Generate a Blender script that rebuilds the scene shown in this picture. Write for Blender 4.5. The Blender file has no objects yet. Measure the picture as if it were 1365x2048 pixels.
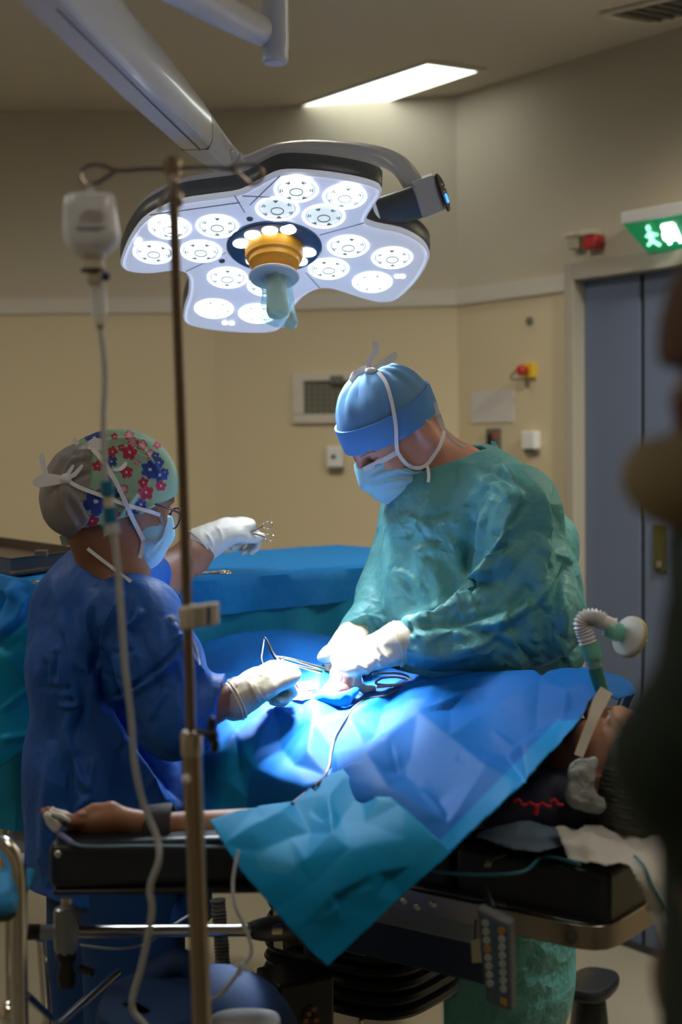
import bpy, math, random
import numpy as np
from mathutils import Vector, Matrix

random.seed(7); np.random.seed(7)
V = lambda *a: np.array(a, float)
SC = bpy.context.scene
COL = SC.collection

# ---------------------------------------------------------------- camera
W, H, FPX = 1365.0, 2048.0, 2900.0
CAM = V(0, 0, 1.55)
PITCH = math.atan(129 / FPX)
ROLL = math.radians(0.6)
cp, sp = math.cos(PITCH), math.sin(PITCH)
_right = V(1, 0, 0); _fwd = V(0, cp, -sp); _up = V(0, sp, cp)
RIGHT = _right * math.cos(ROLL) - _up * math.sin(ROLL)
UP = _up * math.cos(ROLL) + _right * math.sin(ROLL)
FWD = _fwd
cam_d = bpy.data.cameras.new('camera')
cam_o = bpy.data.objects.new('camera', cam_d); COL.objects.link(cam_o)
cam_d.sensor_fit = 'VERTICAL'; cam_d.sensor_height = 36.0
cam_d.lens = FPX / H * 36.0
cam_d.clip_start = 0.05
cam_o.matrix_world = Matrix(((RIGHT[0], UP[0], -FWD[0], CAM[0]), (RIGHT[1], UP[1], -FWD[1], CAM[1]),
                             (RIGHT[2], UP[2], -FWD[2], CAM[2]), (0, 0, 0, 1)))
cam_d.dof.use_dof = True
cam_d.dof.focus_distance = 2.68
cam_d.dof.aperture_fstop = 2.6
SC.camera = cam_o

# ---------------------------------------------------------------- world, exposure
SC.view_settings.view_transform = 'Standard'
SC.view_settings.look = 'None'
SC.view_settings.gamma = 1.0
SC.view_settings.exposure = 0.0
SC.view_settings.use_curve_mapping = False
wd = bpy.data.worlds.new('world'); SC.world = wd; wd.use_nodes = True
wd.node_tree.nodes['Background'].inputs[0].default_value = (0.30, 0.28, 0.24, 1)
wd.node_tree.nodes['Background'].inputs[1].default_value = 0.05

CEIL_PANEL = 3.6        # the fluorescent panel in view
CEIL_OTHER = 10.0        # the other panels of the room, behind and beside the camera
SURG_POWER = 2700.0
SURG_WIDE = 145.0      # surgical lamp beam
LENS_EMIT = 5.0
FILL_POWER = 115.0        # added unseen spots for the lower walls, cones ending below the door head
CEIL_Z = 2.75

def P(x, y, Z):
    """point of the room seen at picture position (x, y) whose distance along the room is Z"""
    d = FWD + RIGHT * ((x - W / 2) / FPX) + UP * ((H / 2 - y) / FPX)
    return CAM + d * (Z / d[1])
def Ppl(x, y, p0, n):
    d = FWD + RIGHT * ((x - W / 2) / FPX) + UP * ((H / 2 - y) / FPX)
    return CAM + d * (np.dot(np.asarray(p0) - CAM, n) / np.dot(d, n))
def proj(v):
    q = v - CAM
    z = q @ FWD
    return W / 2 + FPX * (q @ RIGHT) / z, H / 2 - FPX * (q @ UP) / z
def nrm(a):
    a = np.asarray(a, float); return a / (np.linalg.norm(a) + 1e-12)

# ---------------------------------------------------------------- objects
def rootloc(o):
    l = V(0, 0, 0)
    while o is not None:
        l = l + np.array(o.location); o = o.parent
    return l
def tag(o, label=None, cat=None, group=None, kind=None):
    if label: o['label'] = label
    if cat: o['category'] = cat
    if group: o['group'] = group
    if kind: o['kind'] = kind
    return o
def thing(name, label, cat, loc, group=None):
    o = bpy.data.objects.new(name, None); COL.objects.link(o)
    o.empty_display_size = 0.05
    o.location = [float(a) for a in loc]
    return tag(o, label, cat, group)

class MB:
    """collects shapes in room coordinates; build() links them as one mesh object"""
    def __init__(s): s.v = []; s.f = []; s.n = 0
    def add(s, v, f):
        v = np.asarray(v, float)
        s.v.append(v); s.f += [tuple(i + s.n for i in t) for t in f]; s.n += len(v); return s
    def box(s, c, size, R=None):
        c = np.asarray(c, float); hx, hy, hz = [a / 2 for a in size]
        v = np.array([(x, y, z) for x in (-hx, hx) for y in (-hy, hy) for z in (-hz, hz)])
        if R is not None: v = v @ np.asarray(R, float)
        return s.add(v + c, [(0, 1, 3, 2), (4, 6, 7, 5), (0, 4, 5, 1), (2, 3, 7, 6), (0, 2, 6, 4), (1, 5, 7, 3)])
    def tube(s, pts, r, n=12, sub=0, closed=False, flat=None, caps=True):
        pts = np.array(pts, float)
        r = np.full(len(pts), r, float) if np.isscalar(r) else np.array(r, float)
        if sub:
            pts, r = catmull(pts, r, sub, closed)
        m = len(pts)
        t = np.gradient(pts, axis=0)
        if closed: t = np.roll(pts, -1, 0) - np.roll(pts, 1, 0)
        t /= np.linalg.norm(t, axis=1)[:, None] + 1e-12
        u = V(0, 0, 1) if abs(t[0][2]) < .9 else V(1, 0, 0)
        if flat is not None: u = nrm(flat[2])
        fr = []
        for i in range(m):
            if flat is None or flat[0] == 'free':
                u = u - t[i] * (u @ t[i])
            else:
                u = nrm(flat[2]); u = u - t[i] * (u @ t[i])
            u = nrm(u); w = np.cross(t[i], u); fr.append((u, w))
        a = np.linspace(0, 2 * math.pi, n, endpoint=False)
        fl = 1.0 if flat is None else flat[1]
        vv = []
        for i in range(m):
            u_, w_ = fr[i]
            vv.append(pts[i] + r[i] * (np.cos(a)[:, None] * u_ * fl + np.sin(a)[:, None] * w_))
        vv = np.concatenate(vv)
        ff = []
        for i in range(m - 1 if not closed else m):
            for k in range(n):
                j = (i + 1) % m
                ff.append((i * n + k, i * n + (k + 1) % n, j * n + (k + 1) % n, j * n + k))
        if not closed and caps:
            ff.append(tuple(range(n - 1, -1, -1))); ff.append(tuple((m - 1) * n + k for k in range(n)))
        return s.add(vv, ff)
    def cyl(s, a, b, r, n=24, r2=None):
        return s.tube([a, b], [r, r if r2 is None else r2], n)
    def lathe(s, prof, o, ax, n=40, ang=2 * math.pi):
        ax = nrm(ax); o = np.asarray(o, float)
        u = nrm(np.cross(ax, V(0, 0, 1) if abs(ax[2]) < .9 else V(1, 0, 0))); w = np.cross(ax, u)
        a = np.linspace(0, ang, n, endpoint=False)
        vv = np.concatenate([o + ax * h + r * (np.cos(a)[:, None] * u + np.sin(a)[:, None] * w) for r, h in prof])
        ff = []
        for i in range(len(prof) - 1):
            for k in range(n):
                ff.append((i * n + k, i * n + (k + 1) % n, (i + 1) * n + (k + 1) % n, (i + 1) * n + k))
        if prof[0][0] > 1e-6: ff.append(tuple(range(n - 1, -1, -1)))
        if prof[-1][0] > 1e-6: ff.append(tuple((len(prof) - 1) * n + k for k in range(n)))
        return s.add(vv, ff)
    def ball(s, c, r, n=16, R=None):
        r = V(r, r, r) if np.isscalar(r) else np.array(r, float)
        vv = [(0, 0, 1)]
        m = n // 2
        for i in range(1, m):
            th = math.pi * i / m
            for k in range(n):
                ph = 2 * math.pi * k / n
                vv.append((math.sin(th) * math.cos(ph), math.sin(th) * math.sin(ph), math.cos(th)))
        vv.append((0, 0, -1)); vv = np.array(vv) * r
        if R is not None: vv = vv @ np.asarray(R, float)
        ff = [(0, 1 + k, 1 + (k + 1) % n) for k in range(n)]
        for i in range(m - 2):
            for k in range(n):
                a = 1 + i * n; b = a + n
                ff.append((a + k, b + k, b + (k + 1) % n, a + (k + 1) % n))
        l = len(vv) - 1; b = 1 + (m - 2) * n
        ff += [(l, b + (k + 1) % n, b + k) for k in range(n)]
        return s.add(vv + np.asarray(c), ff)
    def prism(s, loop, off):
        """a closed outline (N,3) pushed along off"""
        loop = np.array(loop, float); n = len(loop); off = np.asarray(off, float)
        ff = [tuple(range(n)), tuple(range(2 * n - 1, n - 1, -1))]
        ff += [(k, k + n, (k + 1) % n + n, (k + 1) % n) for k in range(n)]
        return s.add(np.concatenate([loop, loop + off]), ff)
    def loft(s, loops, cap=(True, True), closed=True):
        n = len(loops[0]); v = np.concatenate([np.asarray(l, float) for l in loops]); ff = []
        for i in range(len(loops) - 1):
            for k in range(n if closed else n - 1):
                ff.append((i * n + k, i * n + (k + 1) % n, (i + 1) * n + (k + 1) % n, (i + 1) * n + k))
        if cap[0]: ff.append(tuple(range(n - 1, -1, -1)))
        if cap[1]: ff.append(tuple((len(loops) - 1) * n + k for k in range(n)))
        return s.add(v, ff)
    def build(s, name, mat, parent=None, smooth=True, bev=0.0, seg=2, auto=35):
        v = np.concatenate(s.v)
        return link_mesh(name, v, s.f, mat, parent, smooth, bev, seg, auto)

def link_mesh(name, v, f, mat, parent=None, smooth=True, bev=0.0, seg=2, auto=None, solid=0.0, sub=0, fixn=True):
    me = bpy.data.meshes.new(name)
    v = np.asarray(v, float)
    L = rootloc(parent)
    me.from_pydata((v - L).tolist(), [], [tuple(int(i) for i in t) for t in f])
    me.update()
    if fixn:
        import bmesh
        b = bmesh.new(); b.from_mesh(me); bmesh.ops.recalc_face_normals(b, faces=b.faces); b.to_mesh(me); b.free()
    if smooth:
        me.polygons.foreach_set('use_smooth', [True] * len(me.polygons))
        if auto:
            me.set_sharp_from_angle(angle=math.radians(auto))
    for m in (mat if isinstance(mat, (list, tuple)) else [mat]): me.materials.append(m)
    o = bpy.data.objects.new(name, me); COL.objects.link(o)
    if parent is not None: o.parent = parent
    if bev:
        m = o.modifiers.new('bevel', 'BEVEL'); m.width = bev; m.segments = seg; m.limit_method = 'ANGLE'
        m.angle_limit = math.radians(40)
        if hasattr(m, 'harden_normals'): m.harden_normals = False
    if solid:
        m = o.modifiers.new('solid', 'SOLIDIFY'); m.thickness = solid; m.offset = 0
    if sub:
        m = o.modifiers.new('sub', 'SUBSURF'); m.levels = sub; m.render_levels = sub
    return o

def catmull(p, r, sub, closed=False):
    n = len(p); out = []; ro = []
    idx = (lambda i: i % n) if closed else (lambda i: min(max(i, 0), n - 1))
    for i in range(n if closed else n - 1):
        a, b, c, d = p[idx(i - 1)], p[idx(i)], p[idx(i + 1)], p[idx(i + 2)]
        for k in range(sub):
            t = k / sub
            out.append(.5 * ((2 * b) + (c - a) * t + (2 * a - 5 * b + 4 * c - d) * t * t + (3 * b - a - 3 * c + d) * t ** 3))
            if r is not None: ro.append(r[idx(i)] * (1 - t) + r[idx(i + 1)] * t)
    if not closed:
        out.append(p[-1])
        if r is not None: ro.append(r[-1])
    return np.array(out), (np.array(ro) if r is not None else None)
def smooth_loop(p, sub=4):
    return catmull(np.array(p, float), None, sub, True)[0]
def line(name, pts, r, mat, parent=None, sub=8, n=8):
    return MB().tube(pts, r, n, sub).build(name, mat, parent)
def ribbon(pts, w, side, th=0.0008, sub=6):
    """a thin strap along pts, w wide towards side"""
    pts = catmull(np.array(pts, float), None, sub)[0]
    t = np.gradient(pts, axis=0); t /= np.linalg.norm(t, axis=1)[:, None]
    w = np.full(len(pts), w, float) if np.isscalar(w) else np.interp(np.linspace(0, 1, len(pts)), np.linspace(0, 1, len(w)), w)
    loops = []
    for i in range(len(pts)):
        s_ = np.asarray(side[i] if np.ndim(side) == 2 else side, float); s_ = nrm(s_ - t[i] * (s_ @ t[i])); n_ = np.cross(t[i], s_)
        a = s_ * w[i] / 2; b = n_ * th
        loops.append([pts[i] - a - b, pts[i] + a - b, pts[i] + a + b, pts[i] - a + b])
    return MB().loft(loops)

# ---------------------------------------------------------------- materials
def mat(name, col, rough=.5, metal=0., spec=.5, bump=None, emit=None, alpha=1., trans=0., ior=1.45, sheen=0., var=None, subs=0., coat=0.):
    m = bpy.data.materials.new(name); m.use_nodes = True
    nt = m.node_tree; N = nt.nodes; L = nt.links; b = N['Principled BSDF']
    c = (*col, 1)
    b.inputs['Base Color'].default_value = c
    b.inputs['Roughness'].default_value = rough
    b.inputs['Metallic'].default_value = metal
    b.inputs['Specular IOR Level'].default_value = spec
    b.inputs['IOR'].default_value = ior
    b.inputs['Alpha'].default_value = alpha
    b.inputs['Transmission Weight'].default_value = trans
    b.inputs['Sheen Weight'].default_value = sheen
    b.inputs['Coat Weight'].default_value = coat
    if subs:
        b.inputs['Subsurface Weight'].default_value = subs
        b.inputs['Subsurface Radius'].default_value = (.012, .005, .003)
        b.inputs['Subsurface Scale'].default_value = 1.0
    if emit:
        b.inputs['Emission Color'].default_value = (*emit[0], 1)
        b.inputs['Emission Strength'].default_value = emit[1]
    tc = N.new('ShaderNodeTexCoord')
    if var:   # (scale, amount)
        nz = N.new('ShaderNodeTexNoise'); nz.inputs['Scale'].default_value = var[0]; nz.inputs['Detail'].default_value = 4
        L.new(tc.outputs['Object'], nz.inputs['Vector'])
        mx = N.new('ShaderNodeMix'); mx.data_type = 'RGBA'
        k = var[1]
        mx.inputs[6].default_value = (*[a * (1 - k) for a in col], 1); mx.inputs[7].default_value = (*[min(1, a * (1 + k)) for a in col], 1)
        L.new(nz.outputs['Fac'], mx.inputs[0]); L.new(mx.outputs[2], b.inputs['Base Color'])
    if bump:  # list of (type, scale, strength, distance)
        prev = None
        for ty, scl, st, di in bump:
            bp = N.new('ShaderNodeBump'); bp.inputs['Strength'].default_value = st; bp.inputs['Distance'].default_value = di
            if ty == 'noise':
                t = N.new('ShaderNodeTexNoise'); t.inputs['Detail'].default_value = 3; out = t.outputs['Fac']
                t.inputs['Scale'].default_value = scl
            elif ty == 'crease':
                t = N.new('ShaderNodeTexVoronoi'); t.feature = 'F1'; t.inputs['Scale'].default_value = scl
                t.inputs['Randomness'].default_value = 1; out = t.outputs['Distance']
            else:
                t = N.new('ShaderNodeTexMagic'); t.inputs['Scale'].default_value = scl; out = t.outputs['Fac']
            if ty == 'crease':   # warp the cells so that creases bend
                nz = N.new('ShaderNodeTexNoise'); nz.inputs['Scale'].default_value = scl * .6
                L.new(tc.outputs['Object'], nz.inputs['Vector'])
                va = N.new('ShaderNodeVectorMath'); va.operation = 'MULTIPLY_ADD'
                va.inputs[1].default_value = (.12, .12, .12)
                L.new(nz.outputs['Color'], va.inputs[0]); L.new(tc.outputs['Object'], va.inputs[2])
                L.new(va.outputs[0], t.inputs['Vector'])
            else:
                L.new(tc.outputs['Object'], t.inputs['Vector'])
            L.new(out, bp.inputs['Height'])
            if prev: L.new(prev.outputs['Normal'], bp.inputs['Normal'])
            prev = bp
        L.new(prev.outputs['Normal'], b.inputs['Normal'])
    return m
def glassy(name, col, alpha, rough=.15, spec=.6):
    """thin clear plastic: part see-through, part glossy"""
    m = bpy.data.materials.new(name); m.use_nodes = True
    nt = m.node_tree; N = nt.nodes; L = nt.links; b = N['Principled BSDF']
    b.inputs['Base Color'].default_value = (*col, 1); b.inputs['Roughness'].default_value = rough
    b.inputs['Specular IOR Level'].default_value = spec
    t = N.new('ShaderNodeBsdfTransparent'); t.inputs[0].default_value = (*[min(1, .6 + .4 * c) for c in col], 1)
    mx = N.new('ShaderNodeMixShader'); mx.inputs[0].default_value = alpha
    L.new(t.outputs[0], mx.inputs[1]); L.new(b.outputs[0], mx.inputs[2]); L.new(mx.outputs[0], N['Material Output'].inputs[0])
    return m
def cloth(name, col, rough=.6, trans=.15, bump=None, var=None, sheen=.0, spec=.3):
    """non-woven sheet: diffuse with a little light passing through"""
    m = mat(name, col, rough, spec=spec, bump=bump, var=var, sheen=sheen)
    nt = m.node_tree; N = nt.nodes; L = nt.links; b = N['Principled BSDF']
    t = N.new('ShaderNodeBsdfTranslucent'); t.inputs[0].default_value = (*col, 1)
    if b.inputs['Base Color'].is_linked: L.new(b.inputs['Base Color'].links[0].from_socket, t.inputs[0])
    mx = N.new('ShaderNodeMixShader'); mx.inputs[0].default_value = trans
    L.new(b.outputs[0], mx.inputs[1]); L.new(t.outputs[0], mx.inputs[2]); L.new(mx.outputs[0], N['Material Output'].inputs[0])
    return m

M = {}
M['wall_low'] = mat('wall_beige_vinyl', (.63, .535, .355), .7, spec=.2, var=(1.5, .05), bump=[('noise', 60, .05, .002)])
M['wall_up'] = mat('wall_grey_paint', (.53, .475, .365), .8, spec=.2, var=(1.2, .05))
M['ceiling'] = mat('ceiling_paint', (.62, .555, .44), .9, spec=.1, var=(1, .05))
M['trim'] = mat('trim_paint', (.60, .56, .48), .6)
M['floor'] = mat('floor_vinyl', (.28, .26, .20), .4, var=(3, .12), bump=[('noise', 30, .05, .001)])
M['door'] = mat('door_blue_grey', (.13, .165, .25), .35, var=(1, .1))
M['door_frame'] = mat('door_frame_metal', (.42, .38, .31), .45)
M['dark_gap'] = mat('dark_gap', (.02, .02, .02), .8)
M['panel_emit'] = mat('light_panel', (1, 1, 1), .5, emit=((.93, 1., .94), CEIL_PANEL))
M['panel_other'] = mat('light_panel_dim', (1, 1, 1), .5, emit=((1., .93, .80), CEIL_OTHER))
M['white_plastic'] = mat('white_plastic', (.75, .75, .74), .4)
M['cream_plastic'] = mat('cream_plastic', (.62, .57, .47), .45)
M['grille'] = mat('vent_grille', (.14, .14, .11), .6)
M['grey_dark'] = mat('dark_grey', (.06, .065, .06), .55)
M['red'] = mat('red_plastic', (.45, .03, .03), .4)
M['yellow'] = mat('yellow_plastic', (.75, .5, .03), .4)
M['black'] = mat('black_plastic', (.012, .012, .013), .4)
M['black_rubber'] = mat('black_rubber', (.012, .013, .015), .35, bump=[('noise', 40, .1, .002)])
M['steel'] = mat('brushed_steel', (.62, .58, .52), .28, 1.0)
M['pole_steel'] = mat('pole_steel', (.40, .34, .29), .28, 1.0)
M['pole_dark'] = mat('pole_dark_steel', (.26, .21, .18), .3, 1.0)
M['chrome'] = mat('chrome', (.75, .73, .70), .12, 1.0)
M['lamp_white'] = mat('lamp_white_enamel', (.52, .56, .66), .3, coat=.2)
M['lamp_grey'] = mat('lamp_dark_grey', (.085, .10, .125), .35)
M['lamp_face'] = mat('lamp_face_clear', (.62, .67, .80), .22, emit=((.72, .78, 1.), .45))
M['lamp_ring'] = mat('lamp_lens_ring', (.9, .93, 1), .2, emit=((.9, .95, 1.), 2.2))
M['lamp_lens'] = mat('lamp_lens', (.85, .95, .95), .1, emit=((.88, .96, 1.), LENS_EMIT * .13))
M['lamp_lens_on'] = mat('lamp_lens_bright', (.95, 1, 1), .1, emit=((.92, .97, 1.), LENS_EMIT))
M['lamp_navy'] = mat('lamp_navy_ring', (.05, .09, .17), .25)
M['orange'] = mat('orange_plastic', (.85, .38, .02), .4)
M['handle_tan'] = mat('tan_handle', (.50, .42, .26), .4)
M['wrap'] = glassy('clear_blue_wrap', (.45, .80, .90), .26, .08)
M['screen_blue'] = mat('blue_display', (.02, .05, .3), .3, emit=((.05, .25, 1), 3))
# ================================================================ the room
CZ = CEIL_Z
def Ph(x, y, z):      # picture position onto the level plane at height z
    return Ppl(x, y, V(0, 0, z), V(0, 0, 1))
TRIM_Z = 2.09
cA = V(.41, 5.02); cB = V(-.45, 5.20); cC = V(-3.2, 5.10)
rdir = nrm(V(.60, -.80))
cR = cA + rdir * 3.9
plan = [cC, cB, cA, cR, V(cR[0], -1.6), V(-3.2, -1.6)]
names = ['wall_back_left', 'wall_back', 'wall_right', 'wall_right_side', 'wall_behind', 'wall_left']
def wall_pt(px, z):    # where picture column px meets the right-hand wall at height z
    n = V(-rdir[1], rdir[0], 0)
    y0 = 900
    q = Ppl(px, y0, V(*cA, 0), n)
    for _ in range(3):
        xx, yy = proj(V(q[0], q[1], z)); q = Ppl(px, float(yy), V(*cA, 0), n)
    return V(q[0], q[1], z)
def strip(mb, a, b, z0, z1, th=.0):
    mb.add([V(*a, z0), V(*b, z0), V(*b, z1), V(*a, z1)], [(0, 1, 2, 3)])
rn = nrm(V(rdir[1], -rdir[0]))            # right wall's normal, into the room
if rn @ (V(0, 0) - cA) < 0: rn = -rn
dL = wall_pt(1141, 1.5); dR_t = (dL[:2] - cA) @ rdir + 1.55
tL = (dL[:2] - cA) @ rdir
DOOR_TOP = 2.075
for i, nm in enumerate(names):
    a, b = plan[i], plan[(i + 1) % 6]
    d = nrm(b - a); nn = V(d[1], -d[0])
    if nn @ (V(0, 2.5) - a) < 0: nn = -nn
    TH = .12
    mb = MB()
    def slab(p, q, z0, z1):
        o_ = -V(nn[0], nn[1], 0) * TH
        mb.prism([V(*p, z0), V(*q, z0), V(*q, z1), V(*p, z1)], o_)
    if nm == 'wall_right':
        fr = .075
        slab(a, a + d * tL, 0, TRIM_Z); nlow = len(mb.f)
        slab(a + d * dR_t, b, 0, TRIM_Z); nlow = len(mb.f)
        slab(a, b, TRIM_Z, CZ)
    else:
        slab(a, b, 0, TRIM_Z); nlow = len(mb.f); slab(a, b, TRIM_Z, CZ)
    o = mb.build(nm, [M['wall_low'], M['wall_up']], smooth=False)
    tag(o, kind='structure')
    for k, pl in enumerate(o.data.polygons): pl.material_index = 0 if k < nlow else 1
# trims: the pale band along the walls at door-head height
def trim(name, a, b, z0, z1, out, m):
    d = nrm(b - a); nn = V(d[1], -d[0])
    if nn @ (V(0, 2.5) - a) < 0: nn = -nn
    o = MB().prism([V(*a, z0), V(*b, z0), V(*b, z1), V(*a, z1)], V(nn[0], nn[1], 0) * out).build(name, m, smooth=False)
    return tag(o, kind='structure')
trim('trim_1', cC, cB, 2.035, TRIM_Z, .012, M['trim'])
trim('trim_2', cB, cA, 2.035, TRIM_Z, .012, M['trim'])
trim('trim_3', cA, cA + rdir * tL, 2.035, TRIM_Z, .012, M['trim'])
for i in range(3):
    a, b = plan[i], plan[i + 1]
    if i == 2: b = cA + rdir * tL
    trim(['baseboard_back_left', 'baseboard_back', 'baseboard_right'][i], a, b, 0, .10, .01, M['trim'])
fl = MB().prism([V(*p, 0) for p in plan], V(0, 0, -.1)).build('floor', M['floor'], smooth=False); tag(fl, kind='structure')
ce = MB().prism([V(*p, CZ) for p in plan], V(0, 0, .1)).build('ceiling', M['ceiling'], smooth=False); tag(ce, kind='structure')

# double door with its frame
def rw(t, z, out=0.):
    p = cA + rdir * t + rn * out; return V(p[0], p[1], z)
def rbox(mb, t0, t1, z0, z1, o0, o1):
    mb.prism([rw(t0, z0, o0), rw(t1, z0, o0), rw(t1, z1, o0), rw(t0, z1, o0)], V(*(rn * (o1 - o0)), 0))
t_of = lambda px: (wall_pt(px, 1.5)[:2] - cA) @ rdir
dr = bpy.data.objects.new('door_1', None); COL.objects.link(dr); dr.location = rw(tL, 0).tolist(); tag(dr, kind='structure')
ti = t_of(1157); tm = t_of(1269); te = dR_t - .05
mb = MB(); rbox(mb, tL - .005, ti, 0, DOOR_TOP + .045, -.1, .02); rbox(mb, ti, te, DOOR_TOP - .01, DOOR_TOP + .045, -.1, .02)
rbox(mb, te, te + .05, 0, DOOR_TOP + .045, -.1, .02)
mb.build('door_frame', M['door_frame'], dr, smooth=False, bev=.003)
mb = MB(); rbox(mb, ti, tm - .004, .01, DOOR_TOP - .01, -.075, -.03); mb.build('door_leaf', M['door'], dr, smooth=False, bev=.002)
mb = MB(); rbox(mb, tm + .014, te, .01, DOOR_TOP - .01, -.075, -.03); lf2 = mb.build('door_leaf', M['door'], dr, smooth=False, bev=.002)
mb = MB(); rbox(mb, tm - .003, tm + .013, .01, DOOR_TOP - .01, -.08, -.038); mb.build('door_gasket', M['dark_gap'], dr, smooth=False)
M['brass_dark'] = mat('dark_brass', (.09, .08, .025), .45, .3)
th0 = t_of(1297); th1 = t_of(1325)
zt = float(wall_pt(1310, 1.0)[2])
def z_at(px, py):
    q = Ppl(px, py, V(*cA, 0), V(rn[0], rn[1], 0)); return q[2]
mb = MB(); rbox(mb, th0, th1, z_at(1310, 1145), z_at(1310, 1048), -.03, -.022); pl = mb.build('door_handle', M['brass_dark'], lf2, smooth=False, bev=.003)
mb = MB(); rbox(mb, (th0 + th1) / 2 - .01, (th0 + th1) / 2 + .01, z_at(1310, 1136), z_at(1310, 1124), -.03, -.016)
mb.build('lock_cylinder', M['steel'], lf2, bev=.002)

# ceiling light panels
def panel(label, corners, m, group):
    c = np.mean(corners, 0); t = thing('ceiling_light', label, 'ceiling light', c, group)
    e = []
    for k in range(4):
        a = corners[k]; e.append(a + nrm(a - c) * .035)
    low = V(0, 0, -.006)
    fr = MB(); n4 = 4
    out = [p + low for p in e]; inn = [p + low for p in corners]
    v = out + inn + [p + V(0, 0, 0) for p in e]
    f = [(k, (k + 1) % 4, 4 + (k + 1) % 4, 4 + k) for k in range(4)] + [(8 + k, 8 + (k + 1) % 4, (k + 1) % 4, k) for k in range(4)]
    fr.add(v, f).build('frame', M['ceiling'], t, smooth=False)
    MB().prism([p + V(0, 0, -.004) for p in corners], V(0, 0, .003)).build('diffuser', m, t, smooth=False)
    return t
pc = [Ph(*q, CZ) for q in ((527, 235), (640, 245), (957, 140), (855, 125))]
panel('long bright fluorescent panel set in the ceiling above the surgical lamp', pc, M['panel_emit'], None)
for (x, y) in ((-1.9, 3.2), (-1.6, 1.0), (1.0, 1.2)):
    u = V(rdir[0], rdir[1], 0); w = V(-u[1], u[0], 0); c = V(x, y, CZ)
    panel('fluorescent ceiling panel out of view behind the camera side', [c + u * .6 * a + w * .12 * b for a, b in ((-1, -1), (1, -1), (1, 1), (-1, 1))], M['panel_other'], 'ceiling panels outside the view')
# spots added out of view to brighten the lower walls, each with a ring
for k, (x, y, pw, tx, ty) in enumerate(((1.35, 3.05, 1.7, .25, .35), (-.1, 3.5, .40, .0, .4), (-1.5, 3.3, .30, -.1, .3))):
    t = thing('added_spot', 'ceiling spot added out of view to brighten the lower walls', 'added_spot', V(x, y, CZ), 'added spots outside the view')
    MB().lathe([(.07, 0), (.085, -.004), (.09, 0)], V(x, y, CZ - .001), V(0, 0, 1), 32).build('ring', M['white_plastic'], t)
    ld = bpy.data.lights.new('added_spot_light', 'SPOT'); ld.energy = FILL_POWER * pw; ld.spot_size = math.radians(140); ld.spot_blend = .9; ld.shadow_soft_size = .08; ld.color = (1., .93, .80)
    lo_ = bpy.data.objects.new('added_spot_light', ld); COL.objects.link(lo_); lo_.parent = t; lo_.location = (0, 0, -.02)
    lo_.rotation_euler = Vector((tx, ty, -1)).to_track_quat('-Z', 'Y').to_euler()
# ceiling air vent, top right
vc = [Ph(*q, CZ) for q in ((1203, 24), (1300, 41), (1480, 2), (1380, -18))]
vt = thing('ceiling_vent', 'dark square air vent in the ceiling above the door', 'vent', np.mean(vc, 0))
MB().prism([p + V(0, 0, -.004) for p in vc], V(0, 0, .003)).build('backing', M['grey_dark'], vt, smooth=False)
vcc = np.mean(vc, 0)
mb = MB()
for k in range(4):
    a, b = vc[k] + V(0, 0, -.006), vc[(k + 1) % 4] + V(0, 0, -.006); mb.cyl(a, b, .008, 6)
mb.build('frame', M['ceiling'], vt)
mb = MB()
for k in range(1, 7):
    s_ = k / 7; a = vc[0] * (1 - s_) + vc[3] * s_; b = vc[1] * (1 - s_) + vc[2] * s_
    mb.cyl(a + V(0, 0, -.008), b + V(0, 0, -.008), .005, 6)
mb.build('slats', M['grille'], vt)

# things on the back wall (plane through cB-cA) and the right wall
bdir = nrm(cA - cB); bn = V(bdir[1], -bdir[0])
def on_wall(px, py, back=True):
    if back: return Ppl(px, py, V(*cA, 0), V(bn[0], bn[1], 0))
    return Ppl(px, py, V(*cA, 0), V(rn[0], rn[1], 0))
def wbox(mb, x0, y0, x1, y1, o0, o1, back=True):
    n_ = V(*(bn if back else rn), 0)
    a = on_wall((x0 + x1) / 2, y1, back)[2]; b = on_wall((x0 + x1) / 2, y0, back)[2]
    q0 = on_wall(x0, (y0 + y1) / 2, back); q1 = on_wall(x1, (y0 + y1) / 2, back)
    lp = [V(q0[0], q0[1], a), V(q1[0], q1[1], a), V(q1[0], q1[1], b), V(q0[0], q0[1], b)]
    mb.prism([p + n_ * o0 for p in lp], n_ * (o1 - o0)); return mb
t = thing('wall_vent', 'beige return air grille with dark openings on the back wall', 'vent', on_wall(655, 850))
mb = MB(); wbox(mb, 588, 746, 735, 762, 0, .02); wbox(mb, 588, 828, 735, 846, 0, .02); wbox(mb, 588, 762, 610, 828, 0, .02); wbox(mb, 712, 762, 735, 828, 0, .02)
mb.build('frame', M['trim'], t, smooth=False, bev=.002)
wbox(MB(), 608, 762, 714, 828, .0, .004).build('backing', M['grille'], t, smooth=False)
mb = MB()
for k in range(1, 9): wbox(mb, 608 + k * 11.8 - .8, 762, 608 + k * 11.8 + .8, 828, .004, .011)
for k in range(1, 6): wbox(mb, 608, 762 + k * 11 - .8, 714, 762 + k * 11 + .8, .004, .009)
mb.build('grid', mat('grille_bars', (.3, .28, .2), .6), t, smooth=False)
wbox(MB(), 664, 752, 690, 768, .02, .03).build('latch', M['grille'], t, smooth=False, bev=.002)
t = thing('wall_switch', 'white thermostat box with a green mark below the wall vent', 'switch', on_wall(672, 925))
wbox(MB(), 657, 893, 688, 934, 0, .028).build('housing', M['white_plastic'], t, smooth=False, bev=.004)
mb = MB(); q = on_wall(671, 913) + V(*bn, 0) * .028
mb.lathe([(.008, 0), (.008, .004), (.005, .007)], q, V(*bn, 0), 16).build('knob', mat('dark_green', (.05, .13, .07), .5), t)
wbox(MB(), 660, 934, 688, 942, 0, .024).build('base', M['grille'], t, smooth=False, bev=.002)
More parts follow.
